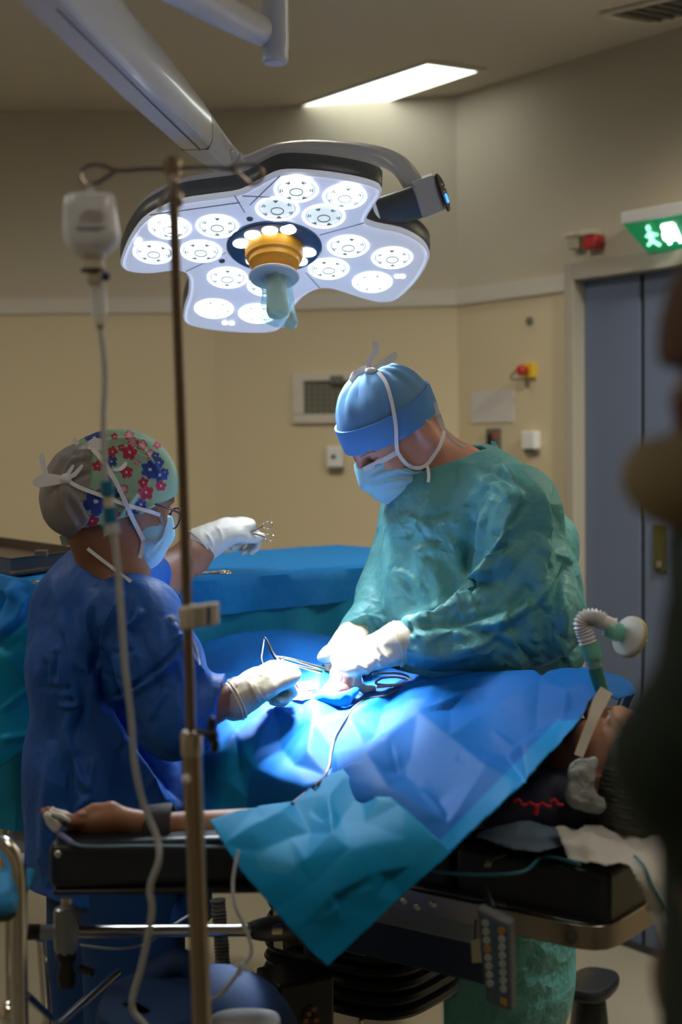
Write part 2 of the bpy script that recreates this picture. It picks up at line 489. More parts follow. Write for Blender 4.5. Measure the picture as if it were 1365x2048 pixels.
# right wall
t = tag(wbox(MB(), 945, 782, 1029, 845, 0, .004, False).build('paper_notice', mat('paper', (.60, .57, .54), .7), smooth=False), 'blank pale notice sheet taped to the wall behind the surgeon', 'notice')
t = thing('wall_switch', 'dark wall switch panel with a small red light behind the surgeon', 'switch', on_wall(990, 900, False))
wbox(MB(), 977, 857, 1004, 915, 0, .012, False).build('plate', M['grille'], t, smooth=False, bev=.003)
wbox(MB(), 993, 866, 1001, 876, .012, .015, False).build('indicator', mat('dim_red', (.45, .08, .06), .4), t, smooth=False)
wbox(MB(), 982, 868, 990, 890, .012, .017, False).build('rocker', M['black'], t, smooth=False, bev=.001)
t = thing('wall_box', 'white dispenser box on the wall beside the door frame', 'box', on_wall(1069, 900, False))
wbox(MB(), 1056, 862, 1082, 898, 0, .03, False).build('housing', M['white_plastic'], t, smooth=False, bev=.004)
wbox(MB(), 1057, 898, 1081, 906, 0, .02, False).build('tray', M['grille'], t, smooth=False, bev=.002)
t = thing('emergency_button', 'red push button on a yellow plate with a dangling cord', 'button', on_wall(1060, 760, False))
q = on_wall(1064, 741, False)
wbox(MB(), 1056, 726, 1075, 756, 0, .02, False).build('plate', M['yellow'], t, smooth=False, bev=.003)
MB().lathe([(.010, .018), (.016, .03), (.018, .045), (.012, .055), (0.001, .057)], on_wall(1062, 741, False), V(*rn, 0), 20).build('button', M['red'], t)
nn_ = V(*rn, 0)
line('cord', [on_wall(1050, 742, False) + nn_ * .04, on_wall(1044, 755, False) + nn_ * .05, on_wall(1050, 760, False) + nn_ * .045, on_wall(1066, 758, False) + nn_ * .03, on_wall(1066, 778, False) + nn_ * .02], .0025, M['grey_dark'], t)
o = tag(MB().lathe([(.001, .012), (.01, .011), (.014, .004), (.015, 0)], on_wall(1061, 642, False), nn_, 20).build('wall_plug', M['grille']), 'small round plug high on the wall left of the door', 'plug')
# two sounders above the door
t = thing('fire_sounder', 'cream sounder box above the door frame', 'alarm', on_wall(1165, 500, False))
wbox(MB(), 1147, 468, 1170, 476, 0, .05, False).build('top', M['cream_plastic'], t, smooth=False, bev=.003)
wbox(MB(), 1155, 476, 1176, 500, 0, .045, False).build('housing', mat('sounder_cream', (.40, .36, .24), .5), t, smooth=False, bev=.004)
t = thing('fire_alarm', 'red alarm beacon with a white cap above the door frame', 'alarm', on_wall(1195, 500, False))
wbox(MB(), 1181, 462, 1206, 472, 0, .05, False).build('cap', M['cream_plastic'], t, smooth=False, bev=.003)
wbox(MB(), 1185, 472, 1212, 500, 0, .045, False).build('housing', M['red'], t, smooth=False, bev=.008)
# exit sign
n_ = V(*rn, 0)
t = thing('exit_sign', 'green lit emergency exit sign with white housing above the door', 'sign', on_wall(1330, 480, False))
q0, q1 = on_wall(1288, 460, False), on_wall(1440, 425, False)
zt_ = on_wall(1300, 452, False)[2]
a0, a1 = V(q0[0], q0[1], zt_), V(q1[0], q1[1], zt_)
mb = MB(); mb.prism([a0, a1, a1 + n_ * .10, a0 + n_ * .10], V(0, 0, .035)); mb.build('housing', M['white_plastic'], t, smooth=False, bev=.004)
M['exit_green'] = mat('exit_green', (.01, .16, .06), .4, emit=((.01, .35, .12), .35))
lo = [a0 + n_ * .09, a1 + n_ * .09, a1 + n_ * .01 + V(0, 0, -.085), a0 + n_ * .03 + V(0, 0, -.085) + V(*rdir, 0) * .045]
MB().prism(lo, V(0, 0, .006)).build('sign_panel', M['exit_green'], t, smooth=False)
fn = nrm(np.cross(lo[1] - lo[0], lo[3] - lo[0])); fn = -fn if fn[2] > 0 else fn
M['exit_lit'] = mat('exit_lit', (.6, 1, .8), .4, emit=((.35, 1., .7), 1.6)); M['exit_lit2'] = mat('exit_lit_white', (.8, 1, .9), .4, emit=((.75, 1., .9), 3.))
cc = (lo[0] + lo[1] + lo[2] + lo[3]) / 4
dx = V(*rdir, 0)
mid = lambda s: (lo[0] * .5 + lo[3] * .5) * (1 - s) + (lo[1] * .5 + lo[2] * .5) * s
# running figure and arrow of the exit pictogram
def pict(parts, base, nm, m):
    up_ = nrm(lo[0] - lo[3]); mb = MB()
    up_ = nrm(up_ - dx * (up_ @ dx))
    for (x0, y0, x1, y1, r) in parts:
        a = base + dx * x0 + up_ * y0 + fn * .004; b = base + dx * x1 + up_ * y1 + fn * .004
        mb.tube([a, b], r, 8)
    return mb.build(nm, m, t)
pict([(-.005, .03, .0, .03, .009), (-.005, .015, -.01, -.012, .008), (-.01, -.012, .012, -.03, .005), (-.01, -.012, -.03, -.024, .005), (-.005, .012, .018, .004, .004), (-.005, .012, -.024, .004, .004)], mid(.26), 'pictogram', M['exit_lit'])
pict([(-.02, -.03, -.02, .03, .006), (.02, -.03, .02, .03, .006), (-.02, .03, .02, .03, .006), (-.02, 0, .02, 0, .02)], mid(.52), 'pictogram', M['exit_lit2'])
# ================================================================ surgical lamp
LC = P(550, 490, 3.0)
tl = math.radians(23)
LN = nrm(V(0.0, -math.sin(tl), -math.cos(tl)))     # the way the lamp shines
def lp(x, y, off=0.): return Ppl(x, y, LC + LN * off, LN)
lamp = thing('surgical_lamp', 'large four-lobed surgical lamp hanging over the operation with white lit lenses', 'surgical lamp', LC)
outl = [(247, 532), (252, 508), (266, 478), (290, 446), (325, 424), (368, 408), (428, 399), (484, 390), (530, 366), (562, 352), (605, 351), (660, 356), (718, 366), (754, 378),
        (756, 392), (738, 420), (727, 444), (752, 456), (800, 466), (836, 484), (853, 504), (851, 526), (830, 562), (795, 596), (768, 603), (740, 599), (704, 588), (664, 576), (634, 577), (604, 593), (580, 620), (564, 650),
        (545, 662), (500, 664), (440, 660), (392, 652), (371, 641), (374, 615), (382, 590), (383, 560), (372, 544), (345, 540), (300, 545), (262, 542)]
base = np.array([lp(*q) for q in outl])
base = smooth_loop(base, 3)
cen = base.mean(0)
def inset(loop, k, off):
    """loop moved inwards by about k metres and by off along the shining direction"""
    t_ = np.roll(loop, -1, 0) - np.roll(loop, 1, 0); t_ /= np.linalg.norm(t_, axis=1)[:, None]
    n_ = np.cross(t_, LN); 
    if (n_ * (loop - cen)).sum() < 0: n_ = -n_
    for _ in range(2): n_ = (n_ + np.roll(n_, 1, 0) + np.roll(n_, -1, 0)); n_ /= np.linalg.norm(n_, axis=1)[:, None]
    return loop - n_ * k + LN * off
def fill(mb, loop):
    c = len(loop); mb.add(np.vstack([loop]), [tuple(range(c))])
# face plate, slightly domed at the rim
mb = MB(); mb.loft([inset(base, .0, -.010), inset(base, .002, -.002), inset(base, .008, .004), inset(base, .016, .006)], cap=(True, True))
mb.build('face_plate', M['lamp_face'], lamp, auto=60)
rimm = MB(); rimm.loft([inset(base, -.004, -.012), inset(base, -.006, -.004), inset(base, -.001, .001), inset(base, .001, -.004)], cap=(False, False))
M['clear_rim'] = mat('clear_rim', (.75, .8, .88), .1, emit=((.75, .82, 1), .25), spec=.8)
rimm.build('clear_rim', M['clear_rim'], lamp)
mb = MB(); mb.loft([inset(base, -.003, -.010), inset(base, -.007, -.016), inset(base, -.008, -.044), inset(base, -.004, -.048)], cap=(False, False))
mb.build('side_band', M['lamp_grey'], lamp, auto=50)
mb = MB(); mb.loft([inset(base, -.006, -.046), inset(base, -.001, -.060), inset(base, .018, -.074), inset(base, .05, -.084)], cap=(False, True))
mb.build('back_shell', M['lamp_white'], lamp, auto=50)
M['seam'] = mat('seam_grey', (.35, .4, .5), .4)
for a, b in (((452, 505), (372, 543)), ((640, 470), (728, 446)), ((612, 545), (640, 576)), ((490, 425), (470, 392)), ((560, 352), (500, 410)), ((485, 392), (560, 395)), ((300, 430), (480, 405))):
    MB().tube([lp(*a, .0062), lp(*b, .0062)], .0012, 6).build('seam', M['seam'], lamp)
# lenses
lens = [(593, 377, 1), (690, 391, 2), (555, 415, 0), (648, 430, 0), (340, 453, 2), (435, 450, 1), (308, 503, 1), (402, 500, 1),
        (697, 490, 1), (785, 513, 1), (658, 535, 1), (745, 562, 2), (455, 553, 1), (428, 615, 2), (516, 625, 2), (535, 570, 1)]
M['lens_mid'] = mat('lamp_lens_lit', (.9, 1, 1), .08, emit=((.9, .97, 1.), LENS_EMIT * .30))
M['lens_mark'] = mat('lens_facet', (.25, .4, .38), .2)
R_L = .043
for k, (x, y, b) in enumerate(lens):
    c = lp(x, y, .004)
    ml = [M['lamp_lens'], M['lens_mid'], M['lamp_lens_on']][b]
    o = MB().lathe([(.002, .006), (.012, .0055), (.026, .0035), (.036, .0015), (R_L - .004, 0.0005)], c, LN, 32).build('lens', ml, lamp)
    MB().lathe([(R_L - .005, -.001), (R_L - .005, .004), (R_L - .002, .0058), (R_L, .004), (R_L, -.001)], c, LN, 36).build('lens_ring', M['lamp_ring'], o)
    e1 = V(1, 0, 0); e2 = np.cross(LN, e1); mb = MB()
    for a0 in np.arange(0, 360, 60):
        a0 = math.radians(a0 + 17 * k); rr = [.022, .030]
        for q, da in ((.031, .16), (.027, .10)):
            p_ = [c + LN * .0045 + (e1 * math.cos(a0 + s_) + e2 * math.sin(a0 + s_)) * q for s_ in np.linspace(-da, da, 4)]
            mb.tube(p_, .0013, 6)
    pr = [c + LN * .008 + (e1 * math.cos(a_) + e2 * math.sin(a_)) * .0125 for a_ in np.linspace(0, 2 * math.pi, 16, endpoint=False)]
    mb.tube(pr, .0012, 5, closed=True)
    mb.build('lens_facets', M['lens_mark'], o)
for (x, y) in ((278, 480), (274, 486), (795, 552), (806, 552), (450, 645), (464, 646)):
    MB().lathe([(.006, 0), (.006, .003), (.003, .004)], lp(x, y, .006), LN, 12).build('sensor', M['lamp_ring'], lamp)
for (x, y) in ((500, 437), (444, 521)): MB().lathe([(.007, 0), (.006, .003)], lp(x, y, .006), LN, 14).build('screw', M['lamp_grey'], lamp)
# centre: navy ring, ring of small lights, orange hub, white disc, handle in a clear wrap
cc = lp(549, 491, .004)
MB().lathe([(.098, 0), (.098, .006), (.094, .009), (.060, .006), (.02, .006)], cc, LN, 56).build('navy_ring', M['lamp_navy'], lamp)
e1 = V(1, 0, 0); e2 = np.cross(LN, e1)
if e2 @ UP < 0: e2 = -e2
for (x, y) in ((482, 485), (505, 468), (540, 459), (577, 457), (617, 503), (600, 521), (508, 520), (565, 531)):
    MB().lathe([(.0165, 0), (.016, .004), (.009, .006), (.001, .0065)], lp(x, y, .010), LN, 24).build('small_light', M['lamp_lens_on'], lamp)
MB().lathe([(.060, .002), (.060, .022), (.058, .026), (.0575, .030), (.052, .034), (.052, .044), (.044, .052), (.028, .056), (.026, .064), (.001, .064)], cc, LN, 56).build('hub', M['orange'], lamp)
MB().lathe([(.020, .062), (.050, .070), (.052, .073), (.050, .076), (.020, .076)], cc, LN, 48).build('disc', M['white_plastic'], lamp)
HN = nrm(LN + V(.05, 0, 0))
hd = MB().lathe([(.017, .070), (.021, .085), (.021, .125), (.023, .150), (.020, .160), (.001, .161)], cc, HN, 28).build('handle', M['handle_tan'], lamp)
vv = []; n = 36
for i, (r, h) in enumerate([(.027, .078), (.029, .095), (.031, .12), (.035, .145), (.040, .165), (.038, .175)]):
    a = np.linspace(0, 2 * math.pi, n, endpoint=False)
    rr = r * (1 + .10 * np.sin(a * 5 + i) + .07 * np.sin(a * 9 + 2 * i))
    sh = e1 * (.004 * i if i < 4 else .012)
    vv.append([cc + HN * (h + .012 * i / 5 * math.sin(q + 1)) + (sh * 0 + e1 * math.cos(q) * r_ + np.cross(HN, e1) * math.sin(q) * r_) for q, r_ in zip(a, rr)])
MB().loft(vv, cap=(False, True)).build('wrap', M['wrap'], hd)
# the light of the lobes, aimed at the wound
SITE = P(632, 1362, 2.60)
def spot(name, loc, tgt, power, size, blend, rad, col, parent):
    ld = bpy.data.lights.new(name, 'SPOT'); ld.energy = power; ld.spot_size = math.radians(size); ld.spot_blend = blend
    ld.shadow_soft_size = rad; ld.color = col
    o = bpy.data.objects.new(name, ld); COL.objects.link(o); o.parent = parent
    o.location = (loc - rootloc(parent)).tolist(); d = Vector((tgt - loc).tolist())
    o.rotation_euler = d.to_track_quat('-Z', 'Y').to_euler(); return o
for qx, qy in ((640, 400), (370, 478), (722, 525), (478, 590)):     # one joined beam from each lobe
    spot('beam', lp(qx, qy, .03), SITE + (V(.02, -.06, 0) if qy > 500 else V(.02, 0, 0)), SURG_POWER / 4, 18, 1.0, .10, (.80, .90, 1.0), lamp)
spot('beam', LC + LN * .02 + V(.01, 0, 0), SITE + V(.1, -.1, 0), SURG_WIDE, 85, 1.0, .2, (.80, .90, 1.0), lamp)

# yoke, handle box and grey spindle
mb = MB()
yk = [P(462, 330, 3.12), P(500, 322, 3.12), P(555, 303, 3.13), P(620, 298, 3.14), P(700, 303, 3.12), P(762, 313, 3.08), P(800, 332, 3.04), P(825, 365, 3.0), P(838, 392, 2.98)]
mb.tube(yk, [.014, .014, .017, .019, .020, .020, .021, .022, .022], 20, 8).build('yoke', M['lamp_white'], lamp)
a, b = P(838, 402, 2.965), P(748, 432, 2.985)
MB().tube([a, b], [.034, .034], 32).build('spindle', mat('lamp_spindle', (.10, .125, .16), .3), lamp)
MB().tube([P(760, 428, 2.98), P(722, 441, 2.985)], [.036, .030], 28).build('spindle_collar', M['clear_rim'], lamp)
# handle box: hexahedron from the picture
fq = [(822, 366), (870, 349), (892, 420), (846, 437)]
z0, z1 = 2.93, 3.03
lo = [P(*q, z0) for q in fq]; hi = [P(q[0] - 4, q[1] - 4, z1) for q in fq]
bx = MB().loft([lo, hi]).build('control_box', M['lamp_white'], lamp, smooth=False, bev=.006, seg=3)
fx = V(.035, 0, 0)
side = [P(869, 351, 2.93), P(884, 366, 3.01), P(896, 412, 3.01), P(892, 420, 2.93)]
pn = nrm(np.cross(side[1] - side[0], side[3] - side[0])); pn = pn if pn[0] > 0 else -pn
kp = MB().prism([p + pn * .001 for p in smooth_loop(side, 4)], pn * .004).build('keypad', M['black'], lamp, bev=.001)
cs = np.mean(side, 0)
mb = MB()
for (u, v) in ((.3, .25), (.65, .3), (.35, .48)):
    q = (side[0] * (1 - u) + side[1] * u) * (1 - v) + (side[3] * (1 - u) + side[2] * u) * v
    mb.ball(q + pn * .006, .0028, 8)
mb.build('buttons', M['white_plastic'], kp)
mb = MB()
for k in range(5):
    q = (side[0] * .5 + side[1] * .5) * (.42 - k * .06) + (side[3] * .5 + side[2] * .5) * (.58 + k * .06)
    mb.tube([q + pn * .006 - V(0, .006 + k * .001, 0), q + pn * .006 + V(0, .006 + k * .001, 0)], .0022, 6)
mb.build('display', M['screen_blue'], kp)

# spring arm carrying the lamp
arm = thing('lamp_boom', 'heavy pale grey spring boom reaching down from the ceiling to the surgical lamp', 'lamp boom', P(130, -40, 2.0))
A0, A1 = P(95, -60, 1.98), P(392, 258, 2.98)
A2 = P(452, 322, 3.1)
ax = nrm(A1 - A0); sd = nrm(np.cross(ax, V(0, 0, 1))); un = nrm(np.cross(sd, ax))
def rect(c, w, h, r=.25):
    q = [(-1, -.6), (-.75, -1), (.75, -1), (1, -.6), (1, .5), (.7, 1), (-.7, 1), (-1, .5)]
    return [c + sd * w * a + un * h * b for a, b in q]
MB().loft([rect(A0 - ax * .6, .040, .052), rect(A0, .040, .052), rect(A0 * .5 + A1 * .5, .040, .050), rect(A1 - ax * .01, .036, .044)]).build('arm_cover', M['lamp_white'], arm, auto=30, bev=.006)
MB().loft([rect(A1 - ax * .012, .0345, .0425), rect(A1, .035, .043), rect(A1 * .6 + A2 * .4, .030, .037), rect(A2, .026, .029)]).build('arm_end', M['lamp_white'], arm, auto=30, bev=.005)
jd = nrm(P(482, 352, 3.12) - P(440, 305, 3.08))
MB().lathe([(.029, 0), (.031, .004), (.031, .02), (.028, .023), (.028, .028), (.033, .030), (.033, .040), (.027, .043), (.026, .07), (.020, .085), (.001, .090)], P(440, 305, 3.08), jd, 32).build('swivel_joint', M['lamp_white'], arm, auto=30)
for q in ((426, 323), (463, 303)): MB().ball(P(*q, 3.045), .0045, 10).build('screw', M['chrome'], arm)
s0 = A0 - sd * 0 - un * .0
MB().tube([A0 + un * (-.0535) + sd * .012, A0 * .5 + A1 * .5 - un * .0515 + sd * .012, A1 - ax * .01 - un * .0455 + sd * .01], .0012, 6).build('seam_line', M['lamp_grey'], arm)
MB().loft([rect(A1 - ax * .013, .0364, .0444), rect(A1 - ax * .0105, .0364, .0444)]).build('joint_line', M['lamp_grey'], arm)
# second ceiling arm with its vertical column
arm2 = thing('ceiling_boom', 'pale ceiling boom with a short vertical column left of the ceiling light', 'ceiling boom', P(552, -40, 2.7))
MB().lathe([(.001, 0), (.020, 0.001), (.0245, .006), (.0245, .028), (.026, .030), (.0265, .25), (.0265, .55)], P(551, 129, 2.72), V(0, 0, 1), 32).build('column', M['lamp_white'], arm2, auto=40)
MB().tube([P(556, 62, 2.74), P(520, 60, 2.70), P(372, -20, 2.35), P(300, -62, 2.25)], [.026, .024, .028, .03], 16, 4, flat=('fix', 1.2, V(0, 0, 1))).build('arm_tube', M['lamp_white'], arm2)
MB().cyl(P(551, 129, 2.72) + V(0, 0, .45), V(P(551, 129, 2.72)[0], P(551, 129, 2.72)[1], CZ), .04, 24).build('ceiling_mount', M['lamp_white'], arm2)
MB().cyl(A0 - ax * .5, V((A0 - ax * .5)[0], (A0 - ax * .5)[1], CZ), .05, 24).build('ceiling_mount', M['lamp_white'], arm)
# ================================================================ operating table
TD = nrm(V(-.80, .59, 0)); TQ = nrm(V(.59, .80, 0)); TC = V(.379, 2.06, 0)
def T(s, q, z): return TC + TD * s + TQ * q + V(0, 0, z)
TW = .50
def tbox(mb, s0, s1, q0, q1, z0, z1, slope=0.):
    mb.loft([[T(s0, q0, z0), T(s0, q1, z0), T(s0, q1, z1), T(s0, q0, z1)], [T(s1, q0, z0 + slope), T(s1, q1, z0 + slope), T(s1, q1, z1 + slope), T(s1, q0, z1 + slope)]]); return mb
ot = thing('operating_table', 'black padded operating table under the blue patient drape', 'operating table', T(.75, .25, 0))
M['vinyl'] = mat('black_vinyl', (.014, .018, .024), .32, bump=[('noise', 9, .25, .01), ('noise', 60, .1, .001)])
tbox(MB(), .0, .262, .0, TW, .850, .938).build('head_cushion', M['vinyl'], ot, bev=.013, seg=4)
tbox(MB(), .272, .79, .0, TW, .855, .943).build('back_cushion', M['vinyl'], ot, bev=.013, seg=4)
tbox(MB(), .80, 1.60, .20, TW, .855, .935).build('leg_cushion', M['vinyl'], ot, bev=.018, seg=4)
mb = MB()
rp = [T(s_, q_, .842) for s_, q_ in [(.79, -.022), (.60, -.022), (.40, -.022), (.20, -.022), (.06, -.022), (.035, -.0215), (.015, -.016), (.003, -.004), (-.002, .016), (-.003, .05), (-.003, .25), (-.003, .47), (.003, .50), (.02, .515), (.06, .52)]]

R_ = []
for p in rp: R_.append(p)
mb = MB(); lo = []
tt = np.gradient(np.array(R_), axis=0); tt /= np.linalg.norm(tt, axis=1)[:, None]
for p, t_ in zip(R_, tt):
    o_ = np.cross(t_, V(0, 0, 1)) * .005; u_ = V(0, 0, .018)
    lo.append([p - o_ - u_, p + o_ - u_, p + o_ + u_, p - o_ + u_])
rl = mb.loft(lo).build('side_rail', mat('rail_steel', (.34, .30, .26), .3, 1.0), ot, auto=30, bev=.0015)
MB().lathe([(.008, 0), (.008, .004), (.004, .005)], T(.045, -.028, .838), -TQ, 16).build('rail_bolt', M['grey_dark'], rl)
M['frame_blue'] = mat('table_frame_blue', (.02, .04, .10), .4)
M['frame_grey'] = mat('table_frame_grey', (.30, .33, .36), .3, .6)
tbox(MB(), .14, .78, .02, TW - .02, .815, .850).build('bed_frame', M['grey_dark'], ot, bev=.004)
tbox(MB(), .17, .47, -.012, .02, .79, .862).build('side_plate', M['frame_grey'], ot, bev=.003)
tbox(MB(), .18, .60, .0, .05, .725, .795).build('lower_beam', M['frame_blue'], ot, bev=.005)
o = MB(); 
for s_, z_ in ((.28, .845), (.31, .835), (.335, .84)): o.ball(T(s_, -.018, z_), (.014, .01, .009), 14)
o.build('clamp_lever', M['steel'], ot)
MB().lathe([(.012, 0), (.012, .004), (.001, .004)], T(.205, -.012, .848), -TQ, 20).build('pivot', M['black'], ot)
tbox(MB(), .445, .515, .02, .10, .715, .775).build('joint_block', M['frame_grey'], ot, bev=.004)
MB().lathe([(.006, 0), (.006, .003), (.001, .003)], T(.462, .02, .728), -TQ, 14).build('bolt', M['steel'], ot)
tbox(MB(), .52, .56, .0, .06, .70, .80).build('joint_cover', M['frame_blue'], ot, bev=.004)
tbox(MB(), .60, .625, .0, .04, .70, .77).build('bracket', M['steel'], ot, bev=.003)
# pedestal with black bellows
pc0 = P(722, 1900, 2.58); pc0[2] = 0
def rring(c, w, z, rot=True, n=48, tilt=0.):
    a = np.linspace(0, 2 * math.pi, n, endpoint=False); e = .55
    cx = np.sign(np.cos(a)) * np.abs(np.cos(a)) ** e * w; cy = np.sign(np.sin(a)) * np.abs(np.sin(a)) ** e * w * .8
    return [V(c[0], c[1], z + tilt * (x_ - y_)) + TD * x_ + TQ * y_ for x_, y_ in zip(cx, cy)]
lo = []; zt, zb = .765, .575; nb = 8
for k in range(nb):
    z_ = zt + (zb - zt) * k / nb; dz = (zb - zt) / nb; wv = .150 + .002 * k
    for f_, w_ in ((0, -.012), (.22, 0), (.5, .004), (.78, 0), (.98, -.012)):
        lo.append(rring(pc0, wv + w_, z_ + dz * f_))
MB().loft(lo).build('bellows', M['black_rubber'], ot)
MB().loft([rring(pc0, .140, .58), rring(pc0, .142, .05)]).build('column', M['steel'], ot)
mb = MB(); mb.ball(pc0 + TD * -.08 - TQ * .112 + V(0, 0, .568), .006, 10); mb.build('column_bolt', M['chrome'], ot)
mb = MB(); mb.ball(pc0 + TD * .06 - TQ * .115 + V(0, 0, .568), .006, 10); mb.build('column_bolt', M['chrome'], ot)
MB().box(pc0 + V(0, 0, .025), (.55, .75, .05), np.array([TD, TQ, V(0, 0, 1)])).build('base', M['black'], ot, bev=.015, seg=3)
pb = P(590, 1990, 2.36)
bx = MB().box(pb + V(0, 0, -.02), (.10, .10, .12), np.array([V(.9, .43, 0), V(-.43, .9, 0), V(0, 0, 1)])).build('control_panel', M['black'], ot, bev=.006)
q = P(611, 1996, 2.30)
for k, (dx_, dz_) in enumerate(((0, 0), (.009, .007), (-.005, -.01), (.012, -.012))):
    MB().box(pb + V(.024 + dx_, -.052 + dx_ * .4, .0 + dz_ - .012), (.008, .002, .007), np.array([V(.9, .43, 0), V(-.43, .9, 0), V(0, 0, 1)])).build('key', mat('dim_orange', (.30, .12, .03), .5), bx)

# remote handset hanging on the rail
hs = thing('table_remote', 'grey handset with two rows of round buttons hanging on the table rail', 'remote control', P(990, 1815, 2.02))
R0 = np.array([nrm(P(1030, 1840, 2.0) - P(958, 1815, 2.03)), V(0, -1, 0), V(0, 0, 1)])
hq = [(953, 1815), (1022, 1848), (1024, 2025), (972, 2005)]
hl = [P(*q, 2.0 if k in (0, 3) else 1.98) for k, q in enumerate(hq)]
hn = nrm(np.cross(hl[1] - hl[0], hl[3] - hl[0])); hn = hn if hn[1] < 0 else -hn
hbo = MB().prism(hl, -hn * .024).build('case', mat('handset_grey', (.10, .11, .12), .5), hs, bev=.004, seg=3)
M['btn'] = mat('handset_button', (.33, .36, .36), .4); M['btn_o'] = mat('handset_button_orange', (.38, .2, .05), .4)
def hpt(u, v): return (hl[0] * (1 - u) + hl[1] * u) * (1 - v) + (hl[3] * (1 - u) + hl[2] * u) * v
MB().prism([hpt(u, v) + hn * .0003 for u, v in ((.1, .06), (.9, .06), (.9, .95), (.1, .95))], hn * .001).build('faceplate', mat('handset_face', (.05, .09, .13), .5), hbo)
for c_ in range(2):
    for r_ in range(8):
        m_ = M['btn_o'] if (c_, r_) in ((1, 0), (0, 3)) else M['btn']
        MB().lathe([(.0056, 0), (.0054, .002), (.0036, .0026), (.003, .0016), (.001, .0016)], hpt(.25 + c_ * .48, .12 + r_ * .092), hn, 14).build('button', m_, hs)
MB().prism([hpt(u, v) + hn * .001 for u, v in ((.6, .87), (.85, .87), (.85, .94), (.6, .94))], hn * .002).build('button', M['btn_o'], hs)
MB().tube([P(985, 1818, 2.02), P(975, 1790, 2.05), P(965, 1770, 2.1)], .006, 8, 4).build('hanger', M['black'], hs)
tg = MB().prism([P(942, 1882, 2.08), P(960, 1879, 2.08), P(965, 1925, 2.08), P(945, 1926, 2.08)], V(0, .003, 0)).build('tag_label', mat('cream_tag', (.30, .28, .2), .6), smooth=False)
tag(tg, 'small cream tag hanging beside the grey handset', 'tag')
tagc = MB().tube([P(951, 1884, 2.081), P(951, 1862, 2.10), P(952, 1840, 2.12)], .0015, 6, 3).build('loop', M['black'], tg)

# ================================================================ arm board
ab = thing('arm_board', 'black padded arm board carrying the patient arm on a steel crossbar', 'arm board', P(300, 1860, 2.06))
ZA = 2.0
def apt(x, y, Z): return P(x, y, Z)
tz, bz = 1.003, .935
xl, xr = P(95, 1700, ZA)[0], P(560, 1700, ZA)[0]
pdm = MB(); pdm.loft([[V(xl, ZA, bz), V(xl, ZA + .16, bz), V(xl, ZA + .16, tz), V(xl, ZA, tz)], [V(xr, ZA + .02, bz), V(xr, ZA + .20, bz), V(xr, ZA + .20, tz), V(xr, ZA + .02, tz)]])
pdm.build('pad', M['vinyl'], ab, bev=.014, seg=4)
MB().box(((xl + xr) / 2, ZA + .09, bz - .004), (xr - xl - .01, .17, .008)).build('pad_plate', M['black'], ab, bev=.003)
MB().ball(V(xl + .014, ZA + .004, tz - .016), .006, 10).build('stud', M['chrome'], ab)
MB().cyl(P(133, 1795, 2.06), P(133, 1830, 2.06), .008, 14).build('post', M['steel'], ab)
MB().lathe([(.012, 0), (.017, .008), (.018, .02), (.018, .062), (.016, .070), (.013, .072)], P(133, 1913, 2.05), V(0, 0, 1), 8).build('clamp_block', M['frame_grey'], ab, auto=30)
MB().lathe([(.001, 0), (.012, .002), (.014, .02), (.010, .034), (.016, .045), (.016, .055)], P(134, 1975, 2.05), V(0, 0, 1), 20).build('clamp_knob', M['black'], ab)
MB().cyl(P(160, 1936, 2.04), P(185, 1946, 2.03), .006, 10).build('knob_lever', M['black'], ab)
MB().cyl(P(58, 1864, 2.06), P(560, 1860, 2.25), .0095, 20).build('crossbar', M['steel'], ab)
MB().cyl(P(56, 1864, 2.059), P(80, 1864, 2.062), .0115, 16).build('end_cap', M['black'], ab)
MB().cyl(P(80, 1864, 2.062), P(112, 1864, 2.064), .0108, 16).build('sleeve_collar', M['frame_grey'], ab)
MB().tube([P(500, 1860, 2.22), P(540, 1858, 2.26), P(620, 1850, 2.40), P(690, 1845, 2.5)], [.012, .02, .022, .022], 16, 3).build('socket', mat('socket_dark', (.05, .055, .055), .4), ab)

# ================================================================ IV stand
iv = thing('iv_stand', 'steel drip stand with four looped hooks in front of the blue gown', 'drip stand', P(405, 2048, 1.75) * V(1, 1, 0))
pt, pm, pbm = P(345, 328, 1.75), P(383, 1462, 1.75), P(404, 2040, 1.75)
dn = nrm(pbm - pm); end = pm + dn * ((pm[2] - .05) / -dn[2])
MB().cyl(pt, pm, .0062, 20).build('upper_pole', M['pole_dark'], iv)
MB().cyl(pm, end, .0120, 24).build('lower_pole', M['pole_steel'], iv)
MB().lathe([(.0125, -.030), (.0135, -.028), (.0135, -.004), (.010, .001), (.0075, .001)], pm, -dn, 24).build('collar', M['steel'], iv)
kn = MB(); kn.cyl(P(392, 1463, 1.745), P(414, 1467, 1.735), .0035, 10); kn.build('knob_stem', M['black'], iv)
mb = MB(); c = P(425, 1470, 1.732)
mb.ball(c, (.008, .008, .009), 12); mb.ball(c + V(.0, 0, .013), (.006, .006, .010), 10); mb.ball(c + V(.003, 0, -.013), (.006, .006, .010), 10); mb.build('clamp_knob', M['black'], iv)
MB().ball(P(372, 1558, 1.735), .006, 10).build('stop_pin', M['white_plastic'], iv)
MB().lathe([(.010, -.004), (.011, 0), (.011, .014), (.008, .018), (.001, .019)], P(345, 345, 1.75), V(0, 0, 1), 16).build('top_cap', M['pole_steel'], iv)
def hook(name, pts): MB().tube([P(*p) for p in pts], .0025, 10, 6).build(name, M['pole_dark'], iv)
hook('hook', [(345, 338, 1.75), (290, 338, 1.75), (235, 341, 1.75), (205, 331, 1.75), (180, 331, 1.745), (162, 345, 1.74), (168, 366, 1.74), (186, 369, 1.745), (205, 360, 1.75), (232, 341, 1.752)])
